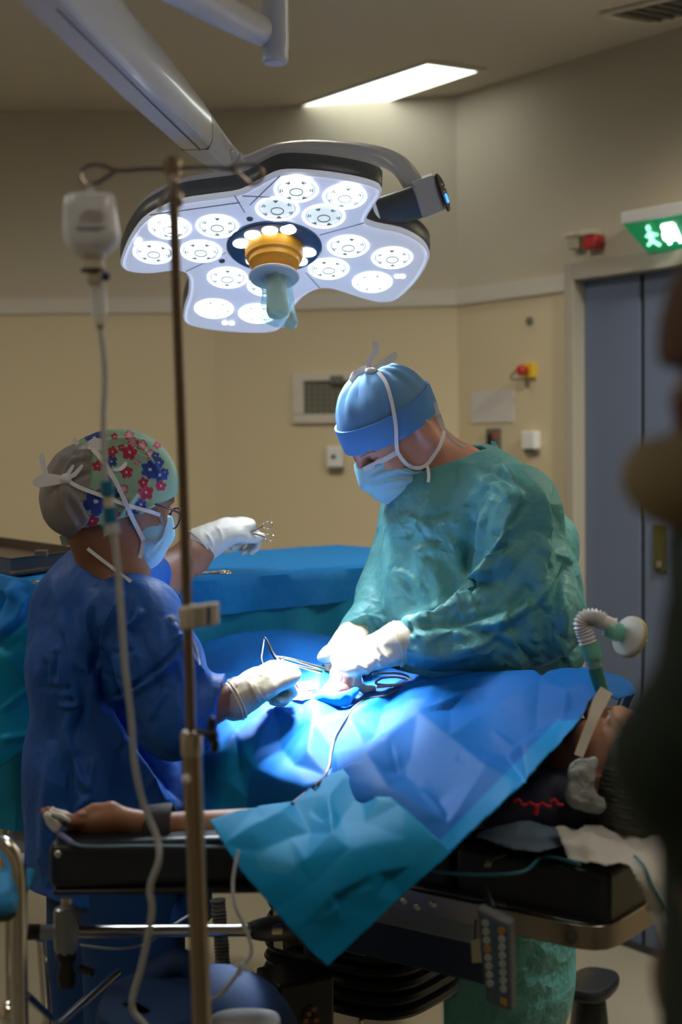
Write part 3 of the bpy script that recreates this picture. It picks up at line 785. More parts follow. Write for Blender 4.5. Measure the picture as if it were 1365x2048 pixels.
hook('hook', [(345, 338, 1.75), (400, 335, 1.75), (455, 337, 1.75), (480, 350, 1.752), (502, 368, 1.755), (522, 360, 1.76), (525, 342, 1.76), (508, 330, 1.76), (480, 331, 1.755), (458, 337, 1.75)])
hook('hook', [(346, 345, 1.745), (344, 365, 1.70), (330, 385, 1.66), (322, 405, 1.64), (318, 422, 1.64)])
hook('hook', [(346, 345, 1.755), (342, 362, 1.72), (356, 374, 1.70), (362, 392, 1.69), (360, 412, 1.69), (354, 398, 1.70), (342, 372, 1.72)])
for k in range(5):   # feet of the stand, below the frame
    a_ = 2 * math.pi * k / 5 + .3; f0 = V(end[0], end[1], .07); f1 = f0 + V(math.cos(a_), math.sin(a_), 0) * .26
    lg = MB().tube([f0, f1], [.012, .009], 12).build('leg', M['pole_steel'], iv)
    MB().lathe([(.024, -.01), (.025, -.006), (.025, .006), (.024, .01)], V(f1[0], f1[1], .026), V(-math.sin(a_), math.cos(a_), 0), 20).build('caster', M['black'], lg)
# clamp with printed label
cl = thing('pole_clamp', 'white plastic clamp with a blue striped label on the drip stand', 'clamp', P(378, 1232, 1.74))
MB().prism([P(*q, 1.732) for q in ((356, 1216), (386, 1211), (388, 1258), (358, 1262))], V(0, .03, 0)).build('clamp_body', M['cream_plastic'], cl, bev=.003)
lb = MB().prism([P(*q, 1.728) for q in ((382, 1213), (436, 1206), (436, 1250), (384, 1258))], V(0, .020, 0)).build('label_plate', M['cream_plastic'], cl, bev=.002)
for x_, w_, m_ in ((388, 3, 'grey_dark'), (394, 2, 'grey_dark'), (399, 4, 'grey_dark'), (406, 2, 'grey_dark')):
    pass
def stripe(x0, x1, m): 
    f = lambda x: (x - 382) / 54
    ya = lambda x: 1217 - 6 * f(x); yb = lambda x: 1254 - 7 * f(x)
    MB().prism([P(*q, 1.7272) for q in ((x0, ya(x0)), (x1, ya(x1)), (x1, yb(x1)), (x0, yb(x0)))], V(0, .001, 0)).build('label_stripe', m, lb, smooth=False)
stripe(414, 421, mat('label_blue', (.02, .05, .25), .5)); M['lab_g'] = mat('label_grey', (.35, .34, .31), .5)
for x_ in (388, 393, 399, 404): stripe(x_, x_ + 2, M['lab_g'])

# ================================================================ bottle, chamber and line
bt = thing('infusion_bottle', 'clear soft infusion bottle hanging on the left hook of the drip stand', 'infusion bottle', P(182, 380, 1.74))
M['bottle'] = glassy('bottle_plastic', (.86, .87, .92), .62, .18)
M['clear'] = glassy('clear_plastic', (.80, .82, .84), .40, .08)
ZB = 1.74
def oval(y, xa, xb, dep):
    a, b = P(xa, y, ZB), P(xb, y, ZB); c = (a + b) / 2; w = (b[0] - a[0]) / 2
    t_ = np.linspace(0, 2 * math.pi, 32, endpoint=False); e = .6
    return [c + V(np.sign(math.cos(k)) * abs(math.cos(k)) ** e * w, np.sign(math.sin(k)) * abs(math.sin(k)) ** e * dep, 0) for k in t_]
rows = [(388, 150, 214, .010), (390, 136, 226, .018), (396, 132, 229, .022), (420, 129, 232, .025), (460, 128, 237, .026), (475, 129, 238, .026), (488, 133, 234, .025), (500, 142, 225, .022), (508, 152, 215, .017), (512, 160, 210, .014)]
bb = MB().loft([oval(*r) for r in rows]).build('bottle_body', M['bottle'], bt)
MB().loft([oval(*r) for r in [(446, 138, 228, .020), (470, 136, 230, .022), (486, 141, 226, .021), (500, 150, 218, .017)]]).build('liquid', glassy('liquid', (.80, .82, .85), .22, .05), bb)
M['bprint'] = mat('bottle_print', (.42, .36, .36), .6)
M['bprint2'] = mat('bottle_print_dark', (.22, .22, .26), .6)
for y_, x0_, x1_, m_ in ((420, 168, 205, 'bprint'), (427, 160, 212, 'bprint'), (434, 158, 210, 'bprint'), (441, 160, 205, 'bprint'), (453, 152, 214, 'bprint2'), (458, 156, 200, 'bprint2')):
    MB().prism([P(x0_, y_, ZB - .0265), P(x1_, y_, ZB - .0265), P(x1_, y_ + 3, ZB - .0265), P(x0_, y_ + 3, ZB - .0265)], V(0, .0008, 0)).build('printed_line', M[m_], bb, smooth=False)
MB().loft([oval(*r) for r in [(372, 176, 188, .004), (382, 175, 190, .004), (390, 172, 192, .006)]]).build('hanger_tab', M['clear'], bt)
MB().loft([oval(*r) for r in [(510, 158, 212, .014), (514, 157, 213, .015), (519, 163, 208, .012), (538, 161, 209, .013)]]).build('bottle_neck', M['cream_plastic'], bt)
MB().loft([oval(*r) for r in [(538, 163, 207, .012), (544, 163, 207, .012)]]).build('seal_ring', M['grey_dark'], bt)
dc = thing('drip_chamber', 'clear drip chamber with spike below the infusion bottle', 'drip chamber', P(197, 600, ZB))
MB().loft([oval(*r) for r in [(544, 178, 202, .007), (556, 174, 206, .010), (566, 176, 204, .009), (574, 182, 208, .008)]]).build('spike_collar', mat('spike_tan', (.45, .42, .30), .5), dc)
MB().ball(P(212, 553, ZB - .004), .0055, 12).build('air_cap', mat('navy_cap', (.02, .03, .12), .4), dc)
MB().loft([oval(*r) for r in [(572, 184, 210, .008), (580, 182, 212, .009), (630, 184, 213, .009), (648, 188, 211, .008), (655, 194, 208, .004)]]).build('chamber', M['clear'], dc)
MB().loft([oval(*r) for r in [(650, 190, 211, .0075), (656, 195, 208, .005)]]).build('lower_ring', mat('ring_tan', (.5, .47, .35), .5), dc)
M['line'] = mat('line_plastic', (.46, .48, .51), .3, trans=.0, spec=.5)
path = [(201, 655, 1.74), (207, 700, 1.74), (210, 760, 1.74), (207, 830, 1.74), (208, 900, 1.74), (212, 962, 1.74)]
path2 = [(222, 1060, 1.74), (229, 1080, 1.74), (236, 1140, 1.745), (243, 1230, 1.75), (250, 1330, 1.76), (262, 1430, 1.77), (270, 1530, 1.78), (288, 1610, 1.79), (314, 1675, 1.79), (318, 1720, 1.78), (300, 1775, 1.78), (304, 1825, 1.78), (285, 1925, 1.8), (264, 2010, 1.82), (290, 2050, 1.83), (340, 2110, 1.85)]
ln = thing('infusion_line', 'clear infusion tube hanging down past the floral cap to the stool', 'tube', P(201, 655, 1.74))
MB().tube([P(*p) for p in path], .0036, 10, 6).build('upper_tube', M['line'], ln)
MB().tube([P(*p) for p in path2], .0040, 10, 6).build('lower_tube', M['line'], ln)
M['conn_blue'] = mat('connector_blue', (.01, .16, .30), .25)
def cyl_px(mb, a, b, r, n=16): return mb.cyl(P(*a), P(*b), r, n)
cyl_px(MB(), (213, 962, 1.74), (216, 992, 1.74), .0085).build('blue_connector', M['conn_blue'], ln, bev=.001)
cyl_px(MB(), (216, 990, 1.74), (219, 1016, 1.74), .0060).build('white_valve', M['cream_plastic'], ln)
cyl_px(MB(), (219, 1014, 1.74), (222, 1046, 1.74), .0085).build('blue_connector', M['conn_blue'], ln, bev=.001)
cyl_px(MB(), (222, 1046, 1.74), (226, 1068, 1.74), .0095).build('luer_end', M['clear'], ln)
MB().tube([P(218, 1058, 1.735), P(235, 1058, 1.735)], .004, 10).build('luer_wing', M['clear'], ln)

l2 = thing('extension_line', 'thin clear line with a stopcock dangling between arm board and blue cushion', 'tube', P(470, 1740, 1.95))
MB().tube([P(*p) for p in [(478, 1700, 1.97), (470, 1735, 1.965), (466, 1770, 1.96), (470, 1810, 1.95), (488, 1850, 1.95), (503, 1890, 1.95), (500, 1915, 1.95), (486, 1930, 1.95)]], .0026, 8, 6).build('upper_tube', M['line'], l2)
MB().tube([P(*p) for p in [(482, 1938, 1.95), (462, 1965, 1.95), (440, 1990, 1.96), (415, 2003, 1.97)]], .0030, 8, 6).build('lower_tube', M['line'], l2)
mb = MB(); mb.cyl(P(468, 1929, 1.947), P(500, 1940, 1.947), .0035, 10); mb.cyl(P(486, 1921, 1.947), P(477, 1950, 1.947), .0045, 10); mb.ball(P(484, 1932, 1.944), (.007, .005, .007), 10)
mb.build('stopcock', M['clear'], l2)
tag(line('thin_cable', [P(*p) for p in [(160, 1890, 2.12), (230, 1898, 2.12), (290, 1888, 2.14), (340, 1855, 2.16), (378, 1830, 2.2)]], .0018, M['line']), 'thin grey cable curving below the black arm board', 'cable')

# ================================================================ chrome trolley frame at the lower left
tr = thing('trolley', 'chrome tube trolley frame at the bottom left corner of the picture', 'trolley', P(20, 2048, 1.9) * V(1, 1, 0))
z_ = .03
def fp(x, y, Z): return P(x, y, Z)
def down(p): return V(p[0] + .004, p[1], .05)
a = P(-60, 1688, 1.92)
e1_ = P(37, 1790, 1.90)
MB().tube([a, P(-20, 1686, 1.9), P(8, 1690, 1.9), P(28, 1715, 1.9), P(36, 1750, 1.9), P(37, 1850, 1.9), P(40, 2040, 1.9), down(P(40, 2040, 1.9))], .0115, 18, 5).build('bent_tube', M['chrome'], tr)
MB().tube([P(-10, 1700, 2.0), P(12, 1715, 2.0), P(17, 1760, 2.0), P(20, 2040, 2.0), down(P(20, 2040, 2.0))], .0055, 12, 4).build('upright', M['chrome'], tr)
MB().tube([P(83, 1880, 2.2), P(95, 2040, 2.2), down(P(95, 2040, 2.2))], .0085, 12).build('upright', M['chrome'], tr)
MB().tube([P(37, 1900, 1.9) * V(1, 1, 0) + V(0, 0, .74), P(37, 1900, 1.9) * V(1, 1, 0) + V(.08, .32, .74)], .006, 12).build('cross_tube', M['chrome'], tr)
MB().tube([P(52, 1990, 1.92), P(100, 2035, 2.18)], .006, 12).build('brace', M['chrome'], tr)
MB().cyl(P(-30, 1830, 1.9), P(36, 1822, 1.9), .012, 14).build('shelf_tube', M['grey_dark'], tr)
MB().ball(P(24, 2028, 1.93), (.018, .018, .02), 16).build('joint', M['chrome'], tr)
tag(MB().box(P(-30, 1782, 1.93), (.11, .15, .022)).build('folded_cloth', mat('fold_cloth', (.02, .22, .48), .8), bev=.008, seg=3), 'folded blue cloth on the chrome trolley', 'cloth')

# ================================================================ blue cushion stool
cu = thing('blue_stool', 'low blue padded stool with a white label beside the drip stand foot', 'stool', P(380, 2048, 2.0) * V(1, 1, 0))
M['blue_vinyl'] = mat('navy_vinyl', (.010, .038, .12), .75, bump=[('noise', 12, .2, .006)])
def rslab(c, wx, wy, z0, z1, n=40, e=.7, r=.02, ang=0.):
    a = np.linspace(0, 2 * math.pi, n, endpoint=False); lo = []
    for k, s_ in ((z0, .80), (z0 + r * .5, .96), (z0 + r, 1), (z1 - r, 1), (z1 - r * .4, .95), (z1, .80)):
        x_ = np.sign(np.cos(a)) * np.abs(np.cos(a)) ** e * wx * s_; y_ = np.sign(np.sin(a)) * np.abs(np.sin(a)) ** e * wy * s_
        lo.append([V(c[0] + math.cos(ang) * p - math.sin(ang) * q_, c[1] + math.sin(ang) * p + math.cos(ang) * q_, k) for p, q_ in zip(x_, y_)])
    return lo
cS = P(330, 1985, 2.0)
MB().loft(rslab(P(305, 2000, 1.98), .075, .10, P(305, 2075, 1.98)[2], P(305, 1985, 1.98)[2], r=.02)).build('front_pad', M['blue_vinyl'], cu)
cB_ = P(430, 2020, 2.14)
MB().ball(cB_ + V(0, 0, -.08), (.135, .12, .145), 32).build('dome_pad', M['blue_vinyl'], cu)
MB().tube([P(258, 1995, 2.05), P(300, 1955, 2.05), P(350, 1925, 2.05), P(378, 1935, 2.05), P(395, 1990, 2.05)], [.012, .018, .020, .018, .012], 14, 5).build('back_roll', M['blue_vinyl'], cu)
sq = [P(244, 2006, 1.905), P(272, 2002, 1.905), P(300, 2020, 1.905), P(284, 2026, 1.905)]
MB().prism(sq, V(0, .0, -.002)).build('white_label', M['white_plastic'], cu, smooth=False)
MB().cyl(V(cB_[0], cB_[1], .04), V(cB_[0], cB_[1], cB_[2] - .12), .03, 20).build('stool_column', M['steel'], cu)
MB().lathe([(.11, 0), (.11, .02), (.05, .05)], V(cB_[0], cB_[1], 0), V(0, 0, 1), 40).build('stool_base', M['black'], cu)
tag(MB().loft(rslab(P(490, 2046, 2.0), .05, .04, P(490, 2075, 2.0)[2], P(490, 2034, 2.0)[2], r=.008)).build('white_towel', mat('towel', (.35, .35, .34), .9, bump=[('noise', 80, .6, .004)])), 'folded white towel lying against the blue stool', 'towel')
# corrugated hose behind the stand
pts = [P(436, 1800, 2.3), P(440, 1850, 2.3), P(444, 1900, 2.3), P(446, 1960, 2.3), P(446, 2080, 2.3), P(430, 2200, 2.3)]
pp, _ = catmull(np.array(pts), None, 16)
tag(MB().tube(pp, [.0115 + .0018 * math.cos(k * math.pi * .9) for k in range(len(pp))], 16).build('corrugated_hose', mat('hose_grey', (.12, .12, .11), .5)), 'grey corrugated hose hanging behind the drip stand pole', 'hose')
# dark stool behind the table at the lower right
st = thing('round_stool', 'dark wedge shaped stool seat on the floor behind the table corner', 'stool', P(1190, 1990, 3.4) * V(1, 1, 0))
MB().loft(rslab(P(1185, 1962, 3.4), .055, .09, P(1185, 1985, 3.4)[2], P(1185, 1955, 3.4)[2], r=.012, ang=-.5)).build('seat', M['black_rubber'], st)
MB().loft([rslab(P(1180, 2010, 3.4), .035, .05, 0, 1)[3], [p * V(1, 1, 0) + V(0, 0, P(1185, 1985, 3.4)[2]) for p in rslab(P(1180, 2010, 3.4), .045, .08, 0, 1)[3]]][::1] if False else [[p * V(1, 1, 0) + V(0, 0, z) for p in rslab(P(1180, 2010, 3.4), w, w * 1.5, 0, 1)[3]] for z, w in ((0, .06), (P(1185, 1985, 3.4)[2], .035))]).build('column', M['black'], st)
# ================================================================ soft shapes: distance fields turned into meshes
def S_cap(a, b, ra, rb):
    a = np.asarray(a, np.float32); b = np.asarray(b, np.float32); ba = b - a; L2 = float(ba @ ba) + 1e-9
    def f(p):
        q = p - a; t = np.clip((q @ ba) / L2, 0, 1)
        q = q - t[:, None] * ba
        return np.sqrt(np.einsum('ij,ij->i', q, q)) - (ra + t * (rb - ra))
    return f
def S_flat(a, b, ra, rb, ax, k):
    """tapered capsule squashed to k of its radius along ax"""
    ax = nrm(ax).astype(np.float32); a = np.asarray(a, np.float32); m = 1 / k - 1
    tr = lambda p: p + ((p - a) @ ax)[:, None] * ax * m if p.ndim == 2 else p + ((p - a) @ ax) * ax * m
    g = S_cap(a, tr(np.asarray(b, np.float32)), ra, rb)
    return lambda p: g(tr(p)) * (.5 + .5 * k)
def S_ell(c, r, R=None):
    c = np.asarray(c, np.float32); r = np.asarray(r, np.float32)
    def f(p):
        q = p - c
        if R is not None: q = q @ np.asarray(R, np.float32).T
        q = q / r; k0 = np.sqrt(np.einsum('ij,ij->i', q, q)) + 1e-6
        q = q / r; k1 = np.sqrt(np.einsum('ij,ij->i', q, q)) + 1e-6
        return k0 * (k0 - 1) / k1
    return f
def smin(a, b, k):
    h = np.clip(.5 + .5 * (b - a) / k, 0, 1); return b * (1 - h) + a * h - k * h * (1 - h)
def S_union(items, k=.02):
    """items: functions or (function, own blend radius)"""
    def f(p):
        d = None
        for it in items:
            g, kk = it if isinstance(it, tuple) else (it, k)
            v = g(p); d = v if d is None else smin(d, v, kk)
        return d
    return f
def S_sub(f, g, k=.004): return lambda p: -smin(-f(p), g(p), k)
def S_and(f, g, k=.002): return lambda p: -smin(-f(p), -g(p), k)
def S_plane(o, n):      # keeps the side n points away from
    o = np.asarray(o, np.float32); n = nrm(n).astype(np.float32); return lambda p: (p - o) @ n
def S_off(f, d): return lambda p: f(p) - d

def surfnet(f, lo, hi, h, relax=2):
    lo = np.asarray(lo, float); hi = np.asarray(hi, float); st = 4
    nc = np.ceil((hi - lo) / (h * st)).astype(int) + 1; n = nc * st
    def pts(idx): return (lo + idx * h).astype(np.float32)
    cg = np.stack(np.meshgrid(*[np.arange(k) for k in nc + 1], indexing='ij'), -1).reshape(-1, 3)
    cv = ev(f, pts(cg * st)).reshape(nc + 1)
    near = np.abs(cv) < h * st * 2.2
    cm = np.zeros(nc, bool)
    for dx in (0, 1):
        for dy in (0, 1):
            for dz in (0, 1):
                cm |= near[dx:nc[0] + dx, dy:nc[1] + dy, dz:nc[2] + dz]
    G = np.repeat(np.repeat(np.repeat(cv[:-1, :-1, :-1], st, 0), st, 1), st, 2).astype(np.float32)
    G = np.pad(G, ((0, 1),) * 3, mode='edge')
    fm = np.pad(np.repeat(np.repeat(np.repeat(cm, st, 0), st, 1), st, 2), ((0, 1),) * 3)
    e = fm.copy()
    for ax in range(3):
        s_ = np.roll(e, 1, ax); idx = [slice(None)] * 3; idx[ax] = 0; s_[tuple(idx)] = False; e |= s_
    ii = np.argwhere(e)
    G[e] = ev(f, pts(ii))
    s = G < 0
    c = s[:-1, :-1, :-1]; act = np.zeros(c.shape, bool)
    for dx in (0, 1):
        for dy in (0, 1):
            for dz in (0, 1):
                if dx + dy + dz: act |= s[dx:dx + c.shape[0], dy:dy + c.shape[1], dz:dz + c.shape[2]] != c
    cells = np.argwhere(act)
    ids = np.full(c.shape, -1, np.int64); ids[act] = np.arange(len(cells))
    acc = np.zeros((len(cells), 3)); cnt = np.zeros(len(cells))
    corners = [(x, y, z) for x in (0, 1) for y in (0, 1) for z in (0, 1)]
    for ca in corners:
        for ax in range(3):
            if ca[ax] == 0:
                cb = list(ca); cb[ax] = 1
                va = G[cells[:, 0] + ca[0], cells[:, 1] + ca[1], cells[:, 2] + ca[2]]
                vb = G[cells[:, 0] + cb[0], cells[:, 1] + cb[1], cells[:, 2] + cb[2]]
                x = (va < 0) != (vb < 0)
                t = np.where(x, va / np.where(x, va - vb, 1), 0)
                for k in range(3): acc[:, k] += np.where(x, ca[k] + (t if k == ax else 0), 0)
                cnt += x
    v = lo + (cells + acc / cnt[:, None]) * h
    faces = []
    for ax in range(3):
        o1, o2 = [(1, 2), (2, 0), (0, 1)][ax]
        sl = [slice(None)] * 3; sl[ax] = slice(0, -1); sh = [slice(None)] * 3; sh[ax] = slice(1, None)
        x = s[tuple(sl)] != s[tuple(sh)]
        e_ = np.argwhere(x); e_ = e_[(e_[:, o1] > 0) & (e_[:, o2] > 0) & (e_[:, o1] < c.shape[o1]) & (e_[:, o2] < c.shape[o2])]
        flip = s[e_[:, 0], e_[:, 1], e_[:, 2]]
        q = []
        for a, b in ((0, 0), (1, 0), (1, 1), (0, 1)):
            w = e_.copy(); w[:, o1] -= a; w[:, o2] -= b; q.append(ids[w[:, 0], w[:, 1], w[:, 2]])
        q = np.stack(q, 1); q[~flip] = q[~flip][:, ::-1]
        faces.append(q)
    F_ = np.concatenate(faces); F_ = F_[(F_ >= 0).all(1)]
    for _ in range(relax):
        v = relax_mesh(v, F_, .5)
    return v, F_
def relax_mesh(v, F_, w):
    acc = np.zeros_like(v); cnt = np.zeros(len(v))
    for a, b in ((0, 1), (1, 2), (2, 3), (3, 0)):
        for i, j in ((a, b), (b, a)):
            for k in range(3): acc[:, k] += np.bincount(F_[:, i], v[F_[:, j], k], len(v))
            cnt += np.bincount(F_[:, i], minlength=len(v))
    ok = cnt > 0; out = v.copy(); out[ok] = v[ok] * (1 - w) + acc[ok] / cnt[ok][:, None] * w
    return out
def ev(f, p):
    out = np.empty(len(p), np.float32)
    for i in range(0, len(p), 200000): out[i:i + 200000] = f(p[i:i + 200000])
    return out
def vnormals(v, F_):
    F_ = np.asarray(F_); n = np.cross(v[F_[:, 2]] - v[F_[:, 0]], v[F_[:, 3 if F_.shape[1] > 3 else 1]] - v[F_[:, 1 if F_.shape[1] > 3 else 0]])
    out = np.zeros_like(v)
    for c_ in range(F_.shape[1]):
        for k in range(3): out[:, k] += np.bincount(F_[:, c_], n[:, k], len(v))
    return out / (np.linalg.norm(out, axis=1)[:, None] + 1e-12)

def seg_dist(x, y, pts):
    """distance to a picture polyline, position 0..1 along it, and side (+ left of travel)"""
    pts = np.asarray(pts, float); L = np.r_[0, np.cumsum(np.linalg.norm(np.diff(pts, axis=0), axis=1))]
    best = np.full(x.shape, 1e9); tt = np.zeros(x.shape); sd = np.zeros(x.shape)
    for i in range(len(pts) - 1):
        a, b = pts[i], pts[i + 1]; d = b - a; l2 = d @ d
        t = np.clip(((x - a[0]) * d[0] + (y - a[1]) * d[1]) / l2, 0, 1)
        qx, qy = x - a[0] - t * d[0], y - a[1] - t * d[1]; r = np.hypot(qx, qy)
        m = r < best; best = np.where(m, r, best); tt = np.where(m, (L[i] + t * (L[i + 1] - L[i])) / L[-1], tt)
        sd = np.where(m, np.sign(d[0] * qy - d[1] * qx), sd)
    return best, tt, sd
def folds(v, n, cr, gain=1., facing=True):
    """raise or sink cloth along fold lines seen in the photograph; each: (points, height m, width px, shape)"""
    x, y = proj(v); tc = CAM - v; tc /= np.linalg.norm(tc, axis=1)[:, None]
    w = np.clip((np.einsum('ij,ij->i', n, tc)) * 3, 0, 1) if facing else 1.
    d = np.zeros(len(v))
    for c_ in cr:
        pts, A, wd = c_[:3]; kind = c_[3] if len(c_) > 3 else 'g'
        p_ = np.array(pts, float); 
        if len(p_) > 2: p_ = catmull(p_, None, 3)[0]
        lo, hi = p_.min(0) - wd * 3, p_.max(0) + wd * 3
        m = (x > lo[0]) & (x < hi[0]) & (y > lo[1]) & (y < hi[1])
        if not m.any(): continue
        r, t, s = seg_dist(x[m], y[m], p_)
        end = np.clip(np.minimum(t, 1 - t) * 5, 0, 1) ** .7
        end = np.where((t <= 0) | (t >= 1), 0, end)
        if kind == 'g': q = np.exp(-(r / wd) ** 2)
        elif kind == 't': q = np.clip(1 - r / wd, 0, 1)
        elif kind == 's': q = np.where(s > 0, np.clip(1 - r / (wd * 2), 0, 1) ** 1.2, np.clip(1 - r / (wd * .35), 0, 1))
        elif kind == 'S': q = np.where(s < 0, np.clip(1 - r / (wd * 2), 0, 1) ** 1.2, np.clip(1 - r / (wd * .35), 0, 1))
        d[m] += A * q * end
    return v + n * (d * w * gain)[:, None]
class Noise:
    """smooth waves with bent fronts, used for loose cloth"""
    def __init__(s, seed, scl, n=10, ani=(1, 1, 1)):
        r = np.random.RandomState(seed); s.k = r.normal(size=(n, 3)) * np.array(ani) * scl; s.p = r.uniform(0, 6.28, n)
        s.k2 = r.normal(size=(4, 3)) * scl * .5; s.p2 = r.uniform(0, 6.28, 4)
    def __call__(s, v):
        w = sum(np.sin(v @ k + p) for k, p in zip(s.k2, s.p2)) * .9
        return sum(1 - 2 * np.abs(np.sin((v @ k + p + w) * .5)) for k, p in zip(s.k, s.p)) / len(s.k)
def colors(o, col):
    a = o.data.color_attributes.new('tint', 'FLOAT_COLOR', 'POINT')
    c = np.ones((len(col), 4), np.float32); c[:, :3] = col
    a.data.foreach_set('color', c.ravel())
def tinted(m, attr='tint'):
    nt = m.node_tree; b = nt.nodes['Principled BSDF']; a = nt.nodes.new('ShaderNodeAttribute'); a.attribute_name = attr
    nt.links.new(a.outputs['Color'], b.inputs['Base Color'])
    for n in nt.nodes:
        if n.type == 'BSDF_TRANSLUCENT': nt.links.new(a.outputs['Color'], n.inputs[0])
    return m
def soft(name, f, lo, hi, h, m, parent, cr=None, noise=None, relax=2, gain=1., lab=None, post=None):
    v, F_ = surfnet(f, lo, hi, h, relax)
    n = vnormals(v, F_)
    if noise:
        for nz, amp in noise: v = v + n * (nz(v) * amp)[:, None]
    if cr: v = folds(v, vnormals(v, F_), cr, gain)
    if post is not None: v = post(v, F_)
    return link_mesh(name, v, F_, m, parent, fixn=False)

class Frame:
    """a local frame: forward, side, up around a centre"""
    def __init__(s, O, F, U):
        s.O = np.asarray(O, float); s.F = nrm(F); U = np.asarray(U, float); s.U = nrm(U - s.F * (U @ s.F)); s.S = np.cross(s.U, s.F)
        s.R = np.array([s.F, s.S, s.U])
    def __call__(s, f, sd, u): return s.O + s.F * f + s.S * sd + s.U * u
    def loc(s, p): return (p - s.O) @ s.R.T

def head_parts(fr, k=1., ears=True, eyes=True):
    """one head: skull, brow, cheeks, nose, jaw, lips, ears"""
    g = lambda f, s_, u: fr(f * k, s_ * k, u * k); R = fr.R
    E = lambda c, r: S_ell(g(*c), [a * k for a in r], R)
    it = [E((0, 0, .008), (.096, .077, .090)), (E((.040, 0, -.045), (.050, .060, .078)), .03), (E((.045, 0, -.098), (.042, .046, .030)), .03),
          (E((.080, 0, -.112), (.014, .020, .014)), .02)]
    it += [(S_cap(g(.088, -.038, .004), g(.096, 0, .000), .009 * k, .009 * k), .012), (S_cap(g(.088, .038, .004), g(.096, 0, .0), .009 * k, .009 * k), .012)]
    it += [(E((.068, s_ * .040, -.046), (.024, .022, .022)), .02) for s_ in (-1, 1)]
    it += [(S_cap(g(.094, 0, -.006), g(.114, 0, -.046), .008 * k, .011 * k), .010)]
    it += [(E((.104, s_ * .011, -.050), (.011, .008, .008)), .006) for s_ in (-1, 1)]
    it += [(S_cap(g(.090, -.018, -.078), g(.090, .018, -.078), .008 * k, .008 * k), .01)]
    f = S_union(it, .03)
    f = S_sub(f, E((.102, .030, -.020), (.014, .020, .013)), .012 * k); f = S_sub(f, E((.102, -.030, -.020), (.014, .020, .013)), .012 * k)
    if eyes:
        f = S_union([f] + [(E((.081, s_ * .030, -.020), (.0125, .014, .0125)), .004) for s_ in (-1, 1)], .004)
        f = S_sub(f, S_union([S_cap(g(.0935, s_ * .020, -.026), g(.0915, s_ * .042, -.026), .0012, .0012) for s_ in (-1, 1)], .001), .002)
    if ears:
        e = []
        for s_ in (-1, 1):
            c = (-.008, s_ * .080, -.018)
            a = E(c, (.018, .008, .031)); a = S_sub(a, E((c[0] + .003, s_ * .089, c[2] + .003), (.010, .006, .019)), .004)
            e.append((a, .008))
        f = S_union([f] + e, .008)
    return f

def hand_parts(W_, D, N, thumb_side=1, k=1., curl=None, thumb=None, spread=.0, r=1.):
    """palm, four jointed fingers of unequal length and a thumb leaving the side of the palm. N: back of the hand"""
    D = nrm(D); N = nrm(np.asarray(N) - D * (np.asarray(N) @ D)); Sx = np.cross(N, D) * thumb_side
    W_ = np.asarray(W_, float)
    it = [(S_flat(W_ + D * .008 * k, W_ + D * .075 * k + Sx * .010 * k, .034 * k * r, .038 * k * r, N, .45), .02),
          (S_flat(W_ + D * .02 * k - Sx * .012 * k, W_ + D * .078 * k - Sx * .018 * k, .026 * k * r, .026 * k * r, N, .55), .02)]
    L = [(.046, .028, .022), (.050, .031, .023), (.046, .029, .022), (.036, .022, .019)]
    if curl is None: curl = [(25, 30, 20)] * 4
    tips = []
    for i in range(4):
        off = (.030 - .0195 * i) * k; base = W_ + D * (.086 - .003 * abs(i - 1) - (.006 if i == 3 else 0)) * k + Sx * off
        a = 0; p = base; yaw = spread * (1.5 - i)
        rr = [.0098, .0088, .0080, .0068]; sc = 1 if i < 3 else .88
        knu = base - D * .012 * k
        it.append((S_cap(knu, base, .0105 * k * r, .0100 * k * r), .012))
        for j in range(3):
            a += math.radians(curl[i][j]); d = (D * math.cos(yaw) + Sx * math.sin(yaw)) * math.cos(a) - N * math.sin(a)
            q = p + d * L[i][j] * k
            it.append((S_cap(p, q, rr[j] * k * r * sc, rr[j + 1] * k * r * sc), .003)); p = q
        tips.append(p)
    t0 = W_ + D * .022 * k + Sx * .024 * k
    td = thumb or ((.75, .62, -.15), (.9, .35, -.25), (.95, .1, -.3))
    p = t0; rr = [.0145, .0125, .0108, .0085]
    for j, (l, dd) in enumerate(zip((.042, .032, .026), td)):
        d = nrm(D * dd[0] + Sx * dd[1] + N * dd[2]); q = p + d * l * k
        it.append((S_cap(p, q, rr[j] * k * r, rr[j + 1] * k * r), .014 if j == 0 else .004)); p = q
    tips.append(p)
    return it, tips

